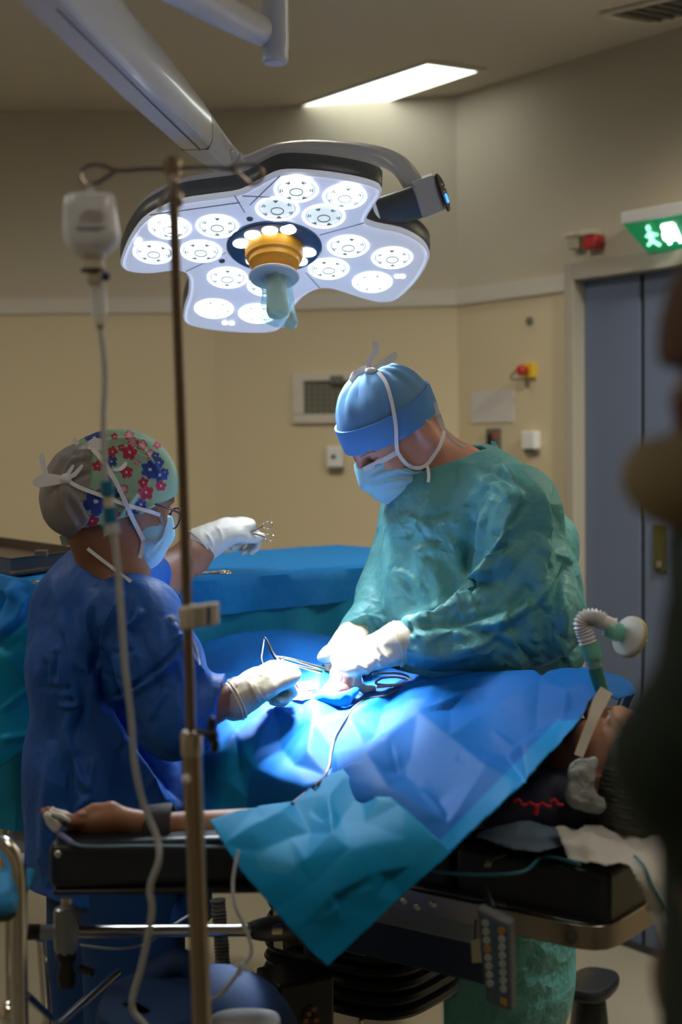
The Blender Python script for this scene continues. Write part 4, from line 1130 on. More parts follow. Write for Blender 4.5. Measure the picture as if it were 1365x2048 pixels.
from mathutils.bvhtree import BVHTree
_bvh = {}
def surf(x, y, objs, lift=.003, default=None):
    """where the sight line of picture position (x, y) meets one of the given meshes, a little above its skin"""
    d = nrm(FWD + RIGHT * ((x - W / 2) / FPX) + UP * ((H / 2 - y) / FPX)); best = None
    for o in objs:
        if o.name not in _bvh:
            L = rootloc(o); _bvh[o.name] = BVHTree.FromPolygons([tuple(np.array(v.co[:]) + L) for v in o.data.vertices], [tuple(p.vertices) for p in o.data.polygons])
        h = _bvh[o.name].ray_cast(Vector(CAM.tolist()), Vector(d.tolist()))
        if h[0] is not None and (best is None or h[3] < best): best = h[3]
    if best is None: return P(x, y, default) if default else None
    return CAM + d * (best - lift)
def band(name, pts, w, m, parent, objs, lift=.003, th=.0009, dense=5):
    """a strap lying on the given meshes; a point may carry its own depth (x, y, Z) where it hangs free"""
    q = catmull(np.array([(p[0], p[1]) for p in pts], float), None, dense)[0]
    zs = np.interp(np.linspace(0, 1, len(q)), np.linspace(0, 1, len(pts)), [p[2] if len(p) > 2 else -1 for p in pts])
    out = [None] * len(q)
    for i, (x, y) in enumerate(q):
        k = int(round(i / dense)); free = len(pts[min(k, len(pts) - 1)]) > 2
        out[i] = P(x, y, pts[min(k, len(pts) - 1)][2]) if free else surf(x, y, objs, lift)
    good = [i for i in range(len(q)) if out[i] is not None]
    for i in range(len(q)):
        if out[i] is None:
            j = min(good, key=lambda g: abs(g - i)); out[i] = P(q[i][0], q[i][1], float(out[j][1]))
    dep = np.array([o[1] for o in out])
    for _ in range(3): dep[1:-1] = np.minimum(dep[1:-1], (dep[:-2] + dep[2:]) / 2 * .5 + dep[1:-1] * .5)
    arr = np.array([P(q[i][0], q[i][1], dep[i]) for i in range(len(q))])
    t_ = np.gradient(arr, axis=0); t_ /= np.linalg.norm(t_, axis=1)[:, None]
    sd_ = np.array([nrm(np.cross(t_[i], nrm(CAM - arr[i]))) for i in range(len(arr))])
    ww = np.full(len(arr), w, float) if np.isscalar(w) else np.interp(np.linspace(0, 1, len(arr)), np.linspace(0, 1, len(w)), w)
    lo = [[arr[i] - sd_[i] * ww[i] / 2 - np.cross(t_[i], sd_[i]) * th, arr[i] + sd_[i] * ww[i] / 2 - np.cross(t_[i], sd_[i]) * th, arr[i] + sd_[i] * ww[i] / 2 + np.cross(t_[i], sd_[i]) * th, arr[i] - sd_[i] * ww[i] / 2 + np.cross(t_[i], sd_[i]) * th] for i in range(len(arr))]
    return MB().loft(lo).build(name, m, parent)
# ================================================================ people
def dome(fr, k, rf, rs, ru, u0, nth=96, nph=40, gather=.0, rough=.0, seed=1, du=None):
    """a cap: dome over the skull down to height u0, gathered towards its crown"""
    rnd = np.random.RandomState(seed); ph0 = rnd.uniform(0, 6.28, 6)
    loops = []
    for i in range(nph + 1):
        t = i / nph; th = np.linspace(0, 2 * math.pi, nth, endpoint=False)
        a = t * math.pi / 2
        wr = 1 + gather * t ** 2 * (np.abs(np.sin(th * 7 + ph0[0])) - .5 + .5 * np.sin(th * 11 + ph0[1])) + rough * np.sin(th * 5 + ph0[2] + 2 * t) + rough * .6 * np.sin(th * 9 - 3 * t + ph0[3])
        c = math.cos(a) ** .85 if t < 1 else .001
        c = max(c, .03 if t < .999 else .001)
        u = u0 + (ru - u0) * math.sin(a)
        loops.append([fr(rf * c * math.cos(q) * w, rs * c * math.sin(q) * w, u + (du(q, t) if du else 0)) for q, w in zip(th, wr)])
    return loops

# ---------------------------------------------------------------- the surgeon
sg = thing('person', 'surgeon in teal gown, blue cap and face mask bending over the operation', 'person', P(960, 2048, 2.88) * V(1, 1, 0))
M['skin_s'] = mat('skin_rosy', (.52, .25, .18), .5, subs=.12, var=(28, .10), bump=[('noise', 220, .12, .001)])
M['gown_teal'] = cloth('teal_gown_cloth', (.11, .37, .38), .48, .10, bump=[('noise', 26, .35, .012), ('crease', 13, .55, .022), ('crease', 34, .3, .007), ('noise', 900, .10, .0006)], spec=.45)
M['glove'] = mat('cream_latex', (.66, .58, .43), .42, subs=.1, bump=[('noise', 45, .3, .003), ('crease', 40, .15, .003)])
M['cap_blue'] = cloth('blue_cap_cloth', (.15, .33, .58), .75, .2, bump=[('noise', 40, .25, .005), ('noise', 1200, .25, .0005)])
M['cap_band'] = cloth('blue_band_cloth', (.09, .26, .60), .75, .1, bump=[('noise', 1100, .3, .0006)])
M['mask'] = cloth('pale_blue_mask', (.40, .72, .88), .7, .2, bump=[('noise', 30, .25, .004)])
M['mask_edge'] = mat('mask_white_edge', (.72, .76, .84), .7)
M['tape'] = cloth('white_tape', (.88, .88, .90), .8, .1, bump=[('noise', 500, .2, .0006)])
HZ = 2.85
hs_ = Frame(P(782, 846, HZ), V(-.66, -.46, -.60), V(0, 0.0, 1)); hk = 1.02
cs_ = Frame(P(779, 848, HZ), V(-.74, -.50, -.45), V(0, 0.0, 1))
NBs = P(918, 950, 2.87)
neck = S_cap(P(838, 885, 2.86), P(915, 965, 2.87), .056, .066)
SN, SF = P(1030, 1020, 2.70), P(838, 1030, 2.98)
EN, WN = P(1082, 1236, 2.65), P(792, 1290, 2.62)
EF, WF = P(788, 1190, 2.95), P(706, 1277, 2.84)
nd = P(700, 1322, 2.60) - WN; fd = P(640, 1335, 2.64) - WF
near_k = .98
nh, nt_ = hand_parts(WN + nrm(nd) * .012, nd, V(-.30, -.50, .82), -1, near_k, curl=[(62, 14, 10), (66, 34, 22), (72, 44, 26), (78, 50, 30)], thumb=((.7, .35, -.65), (.75, .0, -.7), (.7, -.2, -.7)), spread=.14, r=.94)
fh, ft_ = hand_parts(WF + nrm(fd) * .008, fd, V(-.42, .0, .90), 1, 1.02, curl=[(22, 30, 25), (35, 40, 25), (48, 45, 30), (55, 50, 30)], thumb=((.8, .35, -.5), (.85, .1, -.5), (.85, 0, -.5)), spread=.06)
inner = lambda its: [((lambda g: (lambda p: g(p) + .0025))(g), kk) for g, kk in its]
hip = P(958, 1420, 2.98)
body = [head_parts(hs_, hk), (neck, .03), (S_flat(P(935, 1040, 2.88), P(950, 1180, 2.88), .115, .115, V(-.83, -.55, 0), .75), .05), (S_flat(P(950, 1180, 2.88), hip, .11, .115, V(-.83, -.55, 0), .8), .05),
        (S_cap(NBs, SN, .04, .048), .04), (S_cap(NBs, SF, .04, .048), .04), (S_cap(SN, EN, .045, .038), .03), (S_cap(EN, WN, .038, .025), .02), (S_cap(SF, EF, .045, .038), .03), (S_cap(EF, WF, .038, .025), .02)]
for s_ in (-1, 1):
    o_ = V(.55, -.83, 0) * .09 * s_
    hp = hip + o_; knee = V(hp[0] + .0, hp[1] + .0, .50); ank = V(hp[0] + .02, hp[1], .09)
    body += [(S_cap(hp, knee, .075, .052), .03), (S_cap(knee, ank, .050, .035), .02), (S_flat(ank - V(0, 0, .04), ank + V(-.14, -.09, -.055), .04, .032, V(0, 0, 1), .8), .02)]
body += inner(nh) + inner(fh)
body_s = soft('body', S_union(body, .02), V(-.25, 2.42, -.0) , V(.62, 3.22, 1.80), .0042, M['skin_s'], sg, relax=1)
# gown
tc0, tc1 = P(936, 1062, 2.87), P(950, 1200, 2.88)
gown = [S_flat(P(928, 1035, 2.88), P(942, 1080, 2.87), .115, .165, V(-.83, -.55, 0), .9), (S_cap(tc0, tc1, .172, .182), .04), (S_cap(tc1, P(962, 1380, 2.97), .182, .180), .05), (S_cap(P(962, 1380, 2.97), P(965, 1950, 3.02), .180, .200), .05),
        (S_cap(P(950, 990, 2.88), SN, .058, .080), .05), (S_cap(P(915, 1000, 2.88), SF, .056, .072), .05), (S_cap(P(985, 965, 2.93), P(1075, 1090, 2.93), .055, .085), .06),
        (S_cap(SN, EN + V(.0, 0, .01), .078, .078), .03), (S_cap(EN, P(850, 1283, 2.63), .080, .048), .03), (S_cap(P(850, 1283, 2.63), WN, .048, .034), .02),
        (S_cap(P(1060, 1290, 2.64), P(900, 1300, 2.63), .042, .034), .04), (S_cap(P(1100, 1150, 2.78), P(1105, 1290, 2.83), .06, .075), .05),
        (S_cap(SF, EF, .075, .075), .03), (S_cap(EF, P(728, 1262, 2.86), .070, .046), .03), (S_cap(P(728, 1262, 2.86), WF, .046, .036), .02)]
gf = S_union(gown, .03)
gf = S_sub(gf, S_cap(P(825, 870, 2.85), P(916, 945, 2.855), .058, .070), .010)
gf = S_sub(gf, S_plane(P(965, 900, 2.9) * V(1, 1, 0) + V(0, 0, .40), V(0, 0, 1)), .01) if False else S_and(gf, lambda p: .27 - p[:, 2], .02)
gcr = [ # lines read off the photograph
    ([(1050, 985), (1020, 1040), (1000, 1120), (985, 1165), (940, 1210)], .016, 22, 's'), ([(1000, 940), (960, 1000), (945, 1080), (938, 1150)], -.010, 12, 'g'),
    ([(938, 1015), (935, 1080), (930, 1150)], -.014, 11, 'g'), ([(960, 1010), (955, 1080), (948, 1150)], .010, 14, 'g'), ([(1060, 1010), (1000, 1090), (985, 1150), (960, 1190)], .012, 16, 'S'), ([(880, 960), (850, 1060), (838, 1180)], .006, 28, 'g'),
    ([(1140, 1100), (1100, 1180), (1040, 1230), (950, 1265)], .010, 16, 's'), ([(880, 1235), (930, 1190), (1010, 1130), (1040, 1080)], .018, 20, 't'), ([(800, 1250), (870, 1215), (940, 1200), (1010, 1180)], .012, 16, 't'),
    ([(860, 1230), (920, 1240), (1010, 1215), (1070, 1170)], -.012, 12, 'g'), ([(800, 1265), (880, 1250), (980, 1265), (1060, 1250)], -.008, 10, 'g'), ([(800, 1300), (880, 1312), (980, 1300)], .008, 14, 'g'),
    ([(1075, 960), (1100, 1060), (1085, 1170)], .012, 18, 's'), ([(1110, 1010), (1125, 1110), (1110, 1230), (1130, 1320)], -.012, 12, 'g'), ([(1060, 1180), (1090, 1250), (1095, 1330)], -.012, 16, 'g'),
    ([(985, 905), (1020, 950), (1050, 1010)], .008, 12, 't'), ([(950, 930), (1000, 950), (1045, 985)], -.008, 9, 'g'), ([(940, 960), (990, 970), (1030, 1000)], .007, 10, 'g'),
    ([(800, 1020), (785, 1100), (790, 1190), (820, 1260)], .008, 18, 'g'), ([(830, 1010), (810, 1100), (820, 1200), (845, 1250)], -.008, 18, 'g'), ([(790, 1140), (830, 1160), (850, 1190)], .007, 10, 't'),
    ([(700, 1245), (740, 1235), (775, 1245)], .008, 8, 't'), ([(700, 1260), (730, 1250), (765, 1262)], -.007, 6, 'g'), ([(720, 1225), (745, 1250), (760, 1275)], .007, 7, 't'),
    ([(1010, 1230), (980, 1280), (900, 1300)], .010, 12, 't'), ([(1080, 1330), (1020, 1290), (960, 1275)], -.008, 10, 'g'), ([(1020, 1190), (1015, 1260), (1060, 1330)], .010, 14, 's'),
    ([(1130, 1180), (1115, 1280), (1150, 1340)], .012, 16, 'S'), ([(870, 1120), (880, 1180), (872, 1240)], .007, 14, 'g'), ([(900, 1130), (905, 1190), (890, 1240)], -.006, 10, 'g')]
rs = np.random.RandomState(5)
for k in range(46):
    x, y = rs.uniform(790, 1140), rs.uniform(1000, 1330); a = rs.normal(-.9, .6); l = rs.uniform(20, 60)
    gcr.append(([(x, y), (x + math.cos(a) * l, y - math.sin(a) * l)], rs.choice([-1, 1]) * rs.uniform(.003, .007), rs.uniform(6, 12), rs.choice(['t', 's', 'S'])))
gown_s = soft('gown', gf, V(-.10, 2.42, .22), V(.72, 3.28, 1.62), .0045, M['gown_teal'], sg, gcr, noise=[(Noise(3, 22, 8, (1, 1, .5)), .007), (Noise(9, 60, 8, (1, 1, .6)), .003)], relax=1, gain=1.25)
# collar tabs
def flap(name, pts, m, parent, th=.003):
    p_ = [P(*q) for q in pts]; n_ = nrm(np.cross(p_[1] - p_[0], p_[2] - p_[0]))
    return MB().prism(p_, n_ * th).build(name, m, parent, bev=.001)
flap('collar_tab', [(983, 908, 2.90), (983, 882, 2.90), (991, 883, 2.90), (1000, 905, 2.91), (1028, 938, 2.90), (1032, 948, 2.88), (1005, 935, 2.86)], M['gown_teal'], sg)
flap('collar_tab', [(1030, 950, 2.86), (1042, 945, 2.86), (1068, 960, 2.85), (1092, 985, 2.84), (1092, 992, 2.82), (1060, 975, 2.82)], M['gown_teal'], sg)
# small pale print on the chest of the gown
fc = bpy.data.curves.new('print', 'FONT'); fc.body = 'nlycke'; fc.size = .0125; fc.extrude = .0002
fo = bpy.data.objects.new('print', fc)
me_ = None
COL.objects.link(fo); bpy.context.view_layer.update(); me_ = bpy.data.meshes.new_from_object(fo); COL.objects.unlink(fo); bpy.data.objects.remove(fo)
# cap
rf, rs_, ru = .104, .088, .117
lo = dome(cs_, 1, rf, rs_, ru, .012, gather=.20, rough=.014)
cap_o = MB().loft(lo, cap=(False, True)).build('cap', M['cap_blue'], sg)
bl = []
for u, k in ((-.012, .985), (-.012, 1.015), (-.009, 1.03), (.010, 1.04), (.034, 1.04), (.039, 1.03), (.039, .985)):
    th = np.linspace(0, 2 * math.pi, 96, endpoint=False)
    bl.append([cs_(rf * k * math.cos(q), rs_ * k * math.sin(q), u - .004 * math.cos(q)) for q in th])
band_o = MB().loft(bl, cap=(False, False)).build('cap_band', M['cap_band'], sg, auto=50)
cam_side = lambda p: nrm(CAM - p)
def strap(name, pts, w, m, parent, th=.0009):
    pp = [P(*q) for q in pts]; arr = catmull(np.array(pp), None, 6)[0]
    t_ = np.gradient(arr, axis=0); t_ /= np.linalg.norm(t_, axis=1)[:, None]
    sd_ = np.array([nrm(np.cross(t_[i], cam_side(arr[i]))) for i in range(len(arr))])
    return ribbon(pp, w, sd_, th).build(name, m, parent)
zt_ = 2.83
# mask
mk = [S_ell(hs_(.062, 0, -.052), (.058, .062, .052), hs_.R), (S_ell(hs_(.072, 0, -.098), (.038, .050, .040), hs_.R), .03), (S_cap(hs_(.100, 0, -.030), hs_(.116, 0, -.058), .012, .016), .02), (S_ell(hs_(.035, 0, -.09), (.06, .064, .045), hs_.R), .03)]
mf = S_union(mk, .03)
mf = S_and(mf, S_plane(hs_(.10, 0, -.026), hs_.U * 1 + hs_.F * -.18)); mf = S_and(mf, S_plane(hs_(-.005, 0, -.05), -hs_.F + hs_.U * .25)); 
pl_ = [([(736, 952), (790, 930), (850, 945)], -.004, 4, 'g'), ([(742, 965), (795, 950), (852, 958)], -.004, 4, 'g'), ([(752, 980), (800, 972), (848, 972)], -.003, 4, 'g'),
       ([(740, 958), (792, 938), (850, 950)], .003, 4, 's'), ([(748, 972), (798, 960), (850, 964)], .003, 4, 's'), ([(825, 925), (835, 960), (825, 990)], -.003, 6, 'g'), ([(845, 925), (842, 955), (850, 985)], .003, 6, 'g')]
mask_s = soft('mask', mf, hs_.O - .2, hs_.O + .2, .0026, M['mask'], sg, pl_, relax=2)
OBS = [cap_o, band_o, body_s, mask_s, gown_s]
band('mask_edge', [(728, 940), (748, 930), (768, 920), (786, 910), (798, 903)], .010, M['mask_edge'], sg, OBS, .0015)
band('mask_strap', [(757, 744), (772, 765), (783, 800), (792, 850), (794, 895), (800, 912), (816, 930), (832, 936), (852, 931), (868, 912), (882, 888), (889, 862)], .0072, M['tape'], sg, OBS)
band('mask_strap', [(857, 964), (858, 948), (855, 931)], .006, M['tape'], sg, OBS)
band('tie', [(869, 805, 2.82), (873, 822, 2.82), (881, 842, 2.83), (889, 862, 2.83)], [.008, .012, .012, .006], M['tape'], sg, OBS)
band('tie', [(889, 862, 2.83), (900, 873), (915, 886), (932, 895)], [.005, .006, .008, .007], M['tape'], sg, OBS)
band('tie', [(742, 742), (738, 724, 2.80), (750, 706, 2.80), (752, 690, 2.80), (745, 688, 2.80)], [.010, .012, .012, .008], M['tape'], sg, OBS)
band('tie', [(742, 742), (760, 728, 2.80), (775, 722, 2.80), (788, 712, 2.80), (786, 706, 2.80)], [.010, .013, .016, .010], M['tape'], sg, OBS)
band('tie', [(745, 738), (728, 744), (712, 753), (703, 764)], [.014, .024, .020, .010], M['tape'], sg, OBS)
kq = surf(742, 742, OBS, .003)
MB().ball(kq, (.011, .010, .008), 16).build('knot', M['tape'], sg)
# eyebrow and lashes of the eye that shows
M['hair'] = mat('brown_hair', (.10, .055, .03), .7)
band('eyebrow', [(722, 914), (736, 906), (752, 902)], [.002, .004, .003], mat('faint_brow', (.30, .15, .09), .8), sg, OBS, .0008)
band('eyelashes', [(738, 921), (747, 920), (756, 915)], [.001, .0022, .001], M['hair'], sg, OBS, .0008)
# gloves
def glove(name, parts, wrist, back, lo, hi, parent, m=M['glove'], cr=None):
    """hand shape plus a cuff running back over the sleeve"""
    it = [(S_off(g, .0012), kk) for g, kk in parts]
    it.insert(0, (S_cap(wrist[0], wrist[1], wrist[2], wrist[3]), .02))
    f = S_union(it, .004)
    return soft(name, f, lo, hi, .0026, m, parent, cr, noise=[(Noise(11, 130, 6), .0012)], relax=2)
cuffN = P(796, 1287, 2.62)
g1 = glove('glove', nh, (cuffN, WN + nrm(nd) * .03, .041, .034), None, V(-.10, 2.45, 1.02), V(.20, 2.75, 1.28), sg,
           cr=[([(748, 1270), (762, 1300), (775, 1325)], .0035, 4), ([(738, 1285), (750, 1310), (765, 1335)], .002, 3), ([(700, 1310), (720, 1330), (745, 1350)], .002, 5)])
a_ = nrm(cuffN - WN) if np.linalg.norm(cuffN - WN) > 1e-4 else nrm(-nd)
cd = nrm(EN - WN)
MB().lathe([(.040, -.002), (.0425, -.001), (.0432, .001), (.0425, .004), (.040, .005)], P(795, 1288, 2.62), cd, 36).build('cuff_ring', mat('latex_ring', (.70, .55, .30), .4), g1)
g2 = glove('glove', fh, (P(712, 1272, 2.845), WF + nrm(fd) * .02, .038, .034), None, V(-.18, 2.45, 1.02), V(.14, 2.95, 1.34), sg)
# fine print on the gown's chest
if me_ is not None:
    vv = np.array([v.co[:] for v in me_.vertices]); o_ = P(876, 1052, 2.69); ex = nrm(P(900, 1049, 2.70) - P(876, 1052, 2.69)); ey = V(0, 0, 1)
    nz_ = nrm(np.cross(ex, ey)); vw = o_ + vv[:, :1] * ex * .46 + vv[:, 1:2] * ey * .8 + vv[:, 2:] * nz_ 
    link_mesh('chest_print', vw, [tuple(p.vertices) for p in me_.polygons], mat('pale_print', (.6, .66, .66), .7), sg, smooth=False)

# ---------------------------------------------------------------- the nurse
nu = thing('person', 'nurse in deep blue gown and floral cap reaching scissors to the table', 'person', P(230, 2048, 2.62) * V(1, 1, 0))
M['skin_n'] = mat('skin_brown', (.22, .10, .06), .5, subs=.1, var=(25, .10), bump=[('noise', 200, .1, .001)])
M['gown_blue'] = cloth('deep_blue_gown_cloth', (.012, .095, .40), .55, .08, bump=[('noise', 22, .35, .012), ('crease', 9, .45, .022), ('crease', 26, .25, .007), ('noise', 800, .12, .0006)], spec=.35)
hn_ = Frame(P(237, 980, 2.60), V(.80, .52, -.26), V(.03, 0, 1)); hkn = .98
nb_ = P(228, 1150, 2.60)
n_neck = S_cap(hn_(-.035, 0, -.07), nb_, .050, .056)
nSN, nSF = P(284, 1236, 2.50), P(262, 1165, 2.72)
nEN, nWN = P(345, 1455, 2.43), P(492, 1382, 2.47)
nEF, nWF = P(318, 1158, 2.80), P(432, 1074, 2.89)
rd = P(552, 1352, 2.51) - nWN; ld_ = P(490, 1046, 2.94) - nWF
rh, rt_ = hand_parts(nWN + nrm(rd) * .006, rd, V(-.25, -.45, .86), 1, .90, curl=[(60, 80, 40), (66, 84, 45), (72, 85, 45), (76, 85, 45)], thumb=((.75, .45, -.3), (.8, -.1, -.6), (.6, -.5, -.6)))
lh, lt_ = hand_parts(nWF, ld_, V(-.25, -.35, .90), -1, .80, curl=[(54, 66, 40), (62, 72, 45), (74, 80, 45), (82, 85, 45)], thumb=((.75, .45, -.45), (.95, .15, -.35), (.98, -.1, -.2)))
nhip = P(225, 1560, 2.60)
nb = [head_parts(hn_, hkn), (n_neck, .03), (S_cap(P(200, 1240, 2.61), P(205, 1400, 2.61), .075, .065), .05), (S_cap(P(205, 1400, 2.61), nhip, .065, .075), .05),
      (S_cap(nb_, nSN, .035, .045), .04), (S_cap(nb_, nSF, .035, .042), .04), (S_cap(nSN, nEN, .042, .034), .03), (S_cap(nEN, nWN, .036, .024), .02), (S_cap(nSF, nEF, .045, .045), .03), (S_cap(nEF, P(385, 1112, 2.86), .042, .034), .02), (S_cap(P(385, 1112, 2.86), nWF, .034, .023), .02)]
for s_ in (-1, 1):
    o_ = V(.52, -.80, 0) * .085 * s_; hp = nhip + o_ * .7; knee = V(hp[0], hp[1], .48); ank = V(hp[0], hp[1], .09)
    nb += [(S_cap(hp, knee, .062, .05), .03), (S_cap(knee, ank, .048, .032), .02), (S_flat(ank - V(0, 0, .045), ank + V(.12, .08, -.058), .036, .028, V(0, 0, 1), .8), .02)]
nb += inner(rh) + inner(lh)
body_n = soft('body', S_union(nb, .02), V(-.62, 2.28, 0), V(-.02, 3.12, 1.66), .0042, M['skin_n'], nu, relax=1)
sleeve_ = S_and(S_cap(P(355, 1425, 2.44), P(445, 1415, 2.45), .072, .060), S_plane(P(432, 1432, 2.45), nrm(V(.90, .0, -.25))), .004)
ng = [(S_cap(P(186, 1128, 2.60), P(258, 1186, 2.53), .020, .022), .02), (S_cap(P(168, 1140, 2.65), P(222, 1172, 2.62), .040, .042), .03), S_cap(P(185, 1215, 2.62), P(185, 1330, 2.61), .098, .115), (S_cap(P(185, 1330, 2.61), P(205, 1560, 2.60), .115, .128), .04), (S_cap(P(205, 1560, 2.60), P(235, 1810, 2.60), .130, .150), .05), (S_cap(P(150, 1500, 2.62), P(150, 1850, 2.64), .072, .082), .06), (S_cap(P(330, 1620, 2.56), P(335, 1850, 2.56), .075, .080), .06),
      (S_cap(P(215, 1185, 2.60), nSN, .050, .068), .04), (S_cap(P(235, 1175, 2.61), nSF, .045, .05), .04), (S_cap(P(190, 1180, 2.62), P(130, 1220, 2.64), .05, .06), .05),
      (S_cap(nSN, P(320, 1330, 2.46), .070, .076), .03), (S_cap(P(320, 1330, 2.46), P(355, 1440, 2.44), .076, .072), .02), (sleeve_, .02),
      (S_cap(nSF, P(300, 1160, 2.78), .052, .050), .03)]
gf2 = S_union(ng, .03)
gf2 = S_sub(gf2, S_cap(hn_(-.03, 0, -.06), P(240, 1142, 2.57), .046, .049), .008)
def hemcut(p):
    x, y = proj(p.astype(float)); return np.float32(0) + ((p[:, 2] * -1) + (.735 + .03 * np.sin(p[:, 0] * 9))).astype(np.float32)
gf2 = S_and(gf2, hemcut, .004)
ncr = [([(100, 1150), (130, 1250), (145, 1350), (150, 1420)], .006, 20, 'g'), ([(262, 1165), (245, 1230), (200, 1290), (190, 1360)], -.008, 16, 'g'), ([(285, 1215), (262, 1250), (240, 1230)], .010, 12, 't'),
       ([(200, 1290), (195, 1330), (215, 1400), (225, 1430)], -.016, 12, 'g'), ([(195, 1180), (180, 1260), (198, 1310), (200, 1390)], .010, 16, 's'), ([(250, 1180), (205, 1270), (202, 1330)], .012, 14, 'S'),
       ([(120, 1290), (125, 1340), (140, 1420)], .010, 12, 's'), ([(118, 1300), (108, 1360)], -.008, 8, 'g'), ([(150, 1330), (165, 1400), (150, 1480)], -.010, 9, 'g'), ([(75, 1370), (110, 1378), (150, 1372)], -.006, 6, 'g'), ([(110, 1395), (150, 1402)], -.006, 6, 'g'), ([(118, 1410), (150, 1412), (165, 1405)], .006, 6, 't'),
       ([(215, 1405), (260, 1385), (320, 1345), (370, 1290)], .010, 7, 's'), ([(222, 1398), (262, 1374), (330, 1325), (368, 1280)], -.006, 5, 'g'), ([(215, 1405), (250, 1440), (290, 1500), (330, 1540), (370, 1610)], -.022, 16, 'g'), ([(210, 1400), (245, 1450), (280, 1520), (330, 1600)], .014, 16, 's'),
       ([(300, 1440), (320, 1400), (335, 1380)], .008, 10, 't'), ([(140, 1420), (150, 1520), (190, 1590)], .012, 16, 's'), ([(150, 1500), (130, 1600), (135, 1640)], -.010, 12, 'g'), ([(190, 1590), (160, 1615), (150, 1680)], .012, 14, 't'), ([(110, 1480), (95, 1600), (90, 1750)], .008, 14, 'g'),
       ([(370, 1700), (380, 1760), (360, 1820)], -.01, 14, 'g'), ([(290, 1640), (300, 1760)], .01, 18, 'g'), ([(400, 1510), (415, 1560), (425, 1620)], .012, 12, 'g'), ([(380, 1500), (400, 1600)], -.012, 10, 'g'), ([(340, 1230), (370, 1300), (420, 1370)], .008, 14, 't'), ([(270, 1260), (300, 1330), (320, 1400)], -.006, 18, 'g')]
rs = np.random.RandomState(8)
for k in range(34):
    x, y = rs.uniform(80, 400), rs.uniform(1200, 1780); a = rs.normal(-1.3, .6); l = rs.uniform(20, 70)
    ncr.append(([(x, y), (x + math.cos(a) * l, y - math.sin(a) * l)], rs.choice([-1, 1]) * rs.uniform(.002, .006), rs.uniform(6, 12), 't'))
gown_n = soft('gown', gf2, V(-.72, 2.28, .66), V(-.02, 2.95, 1.42), .0042, M['gown_blue'], nu, ncr, noise=[(Noise(13, 20, 8, (1, 1, .4)), .006), (Noise(19, 55, 8, (1, 1, .5)), .002)], relax=1, gain=1.2)
M['trouser_blue'] = cloth('navy_trouser_cloth', (.010, .055, .20), .7, .05, bump=[('noise', 24, .3, .01)])
tr_ = []
for s_ in (-1, 1):
    o_ = V(.52, -.80, 0) * .085 * s_; hp = V(nhip[0], nhip[1], .80) + o_
    tr_ += [(S_cap(hp, V(hp[0], hp[1], .10), .098, .085), .03)]
soft('trousers', S_and(S_union(tr_, .03), lambda p: .08 - p[:, 2], .005), V(-.68, 2.36, .05), V(-.18, 2.85, .88), .006, M['trouser_blue'], nu, noise=[(Noise(23, 18, 8, (1, 1, .25)), .010)])
band('neckline_binding', [(175, 1097), (190, 1109), (215, 1128), (240, 1147), (262, 1163)], .006, M['mask_edge'], nu, [gown_n, body_n], .002)
band('sleeve_binding', [(338, 1231), (356, 1243), (374, 1262), (392, 1292), (400, 1330)], .004, M['mask_edge'], nu, [gown_n], .002)
# floral cap: painted cloth over a fine dome
fl_img = [(300, 939, 15, 'b', 6), (259, 905, 13, 'r', 5), (253, 944, 11, 'r', 5), (292, 985, 13, 'r', 5), (320, 950, 13, 'b', 5), (192, 1003, 23, 'b', 5), (189, 876, 16, 'b', 5), (322, 972, 9, 'r', 5), (223, 923, 10, 'b', 5), (287, 965, 9, 'r', 5), (284, 890, 9, 'p', 5),
          (258, 870, 8, 'p', 5), (265, 884, 9, 'p', 5), (229, 873, 6, 'r', 5), (238, 982, 12, 'b', 5), (195, 932, 9, 'r', 5), (185, 1042, 11, 'r', 5), (302, 908, 8, 'p', 5), (318, 925, 9, 'b', 5), (225, 903, 9, 'r', 5), (282, 1009, 10, 'b', 5), (230, 1028, 9, 'r', 5), (248, 978, 8, 'p', 5), (311, 912, 7, 'b', 5), (268, 1030, 9, 'b', 5),
          (205, 985, 8, 'r', 5), (330, 945, 7, 'b', 5), (243, 895, 6, 'r', 4), (215, 960, 7, 'b', 5), (275, 925, 5, 'p', 5), (130, 1083, 8, 'b', 5), (150, 1068, 8, 'p', 5), (138, 1060, 6, 'r', 5), (315, 890, 7, 'r', 5)]
fcol = {'b': (.025, .055, .26), 'r': (.42, .035, .075), 'p': (.62, .30, .36)}
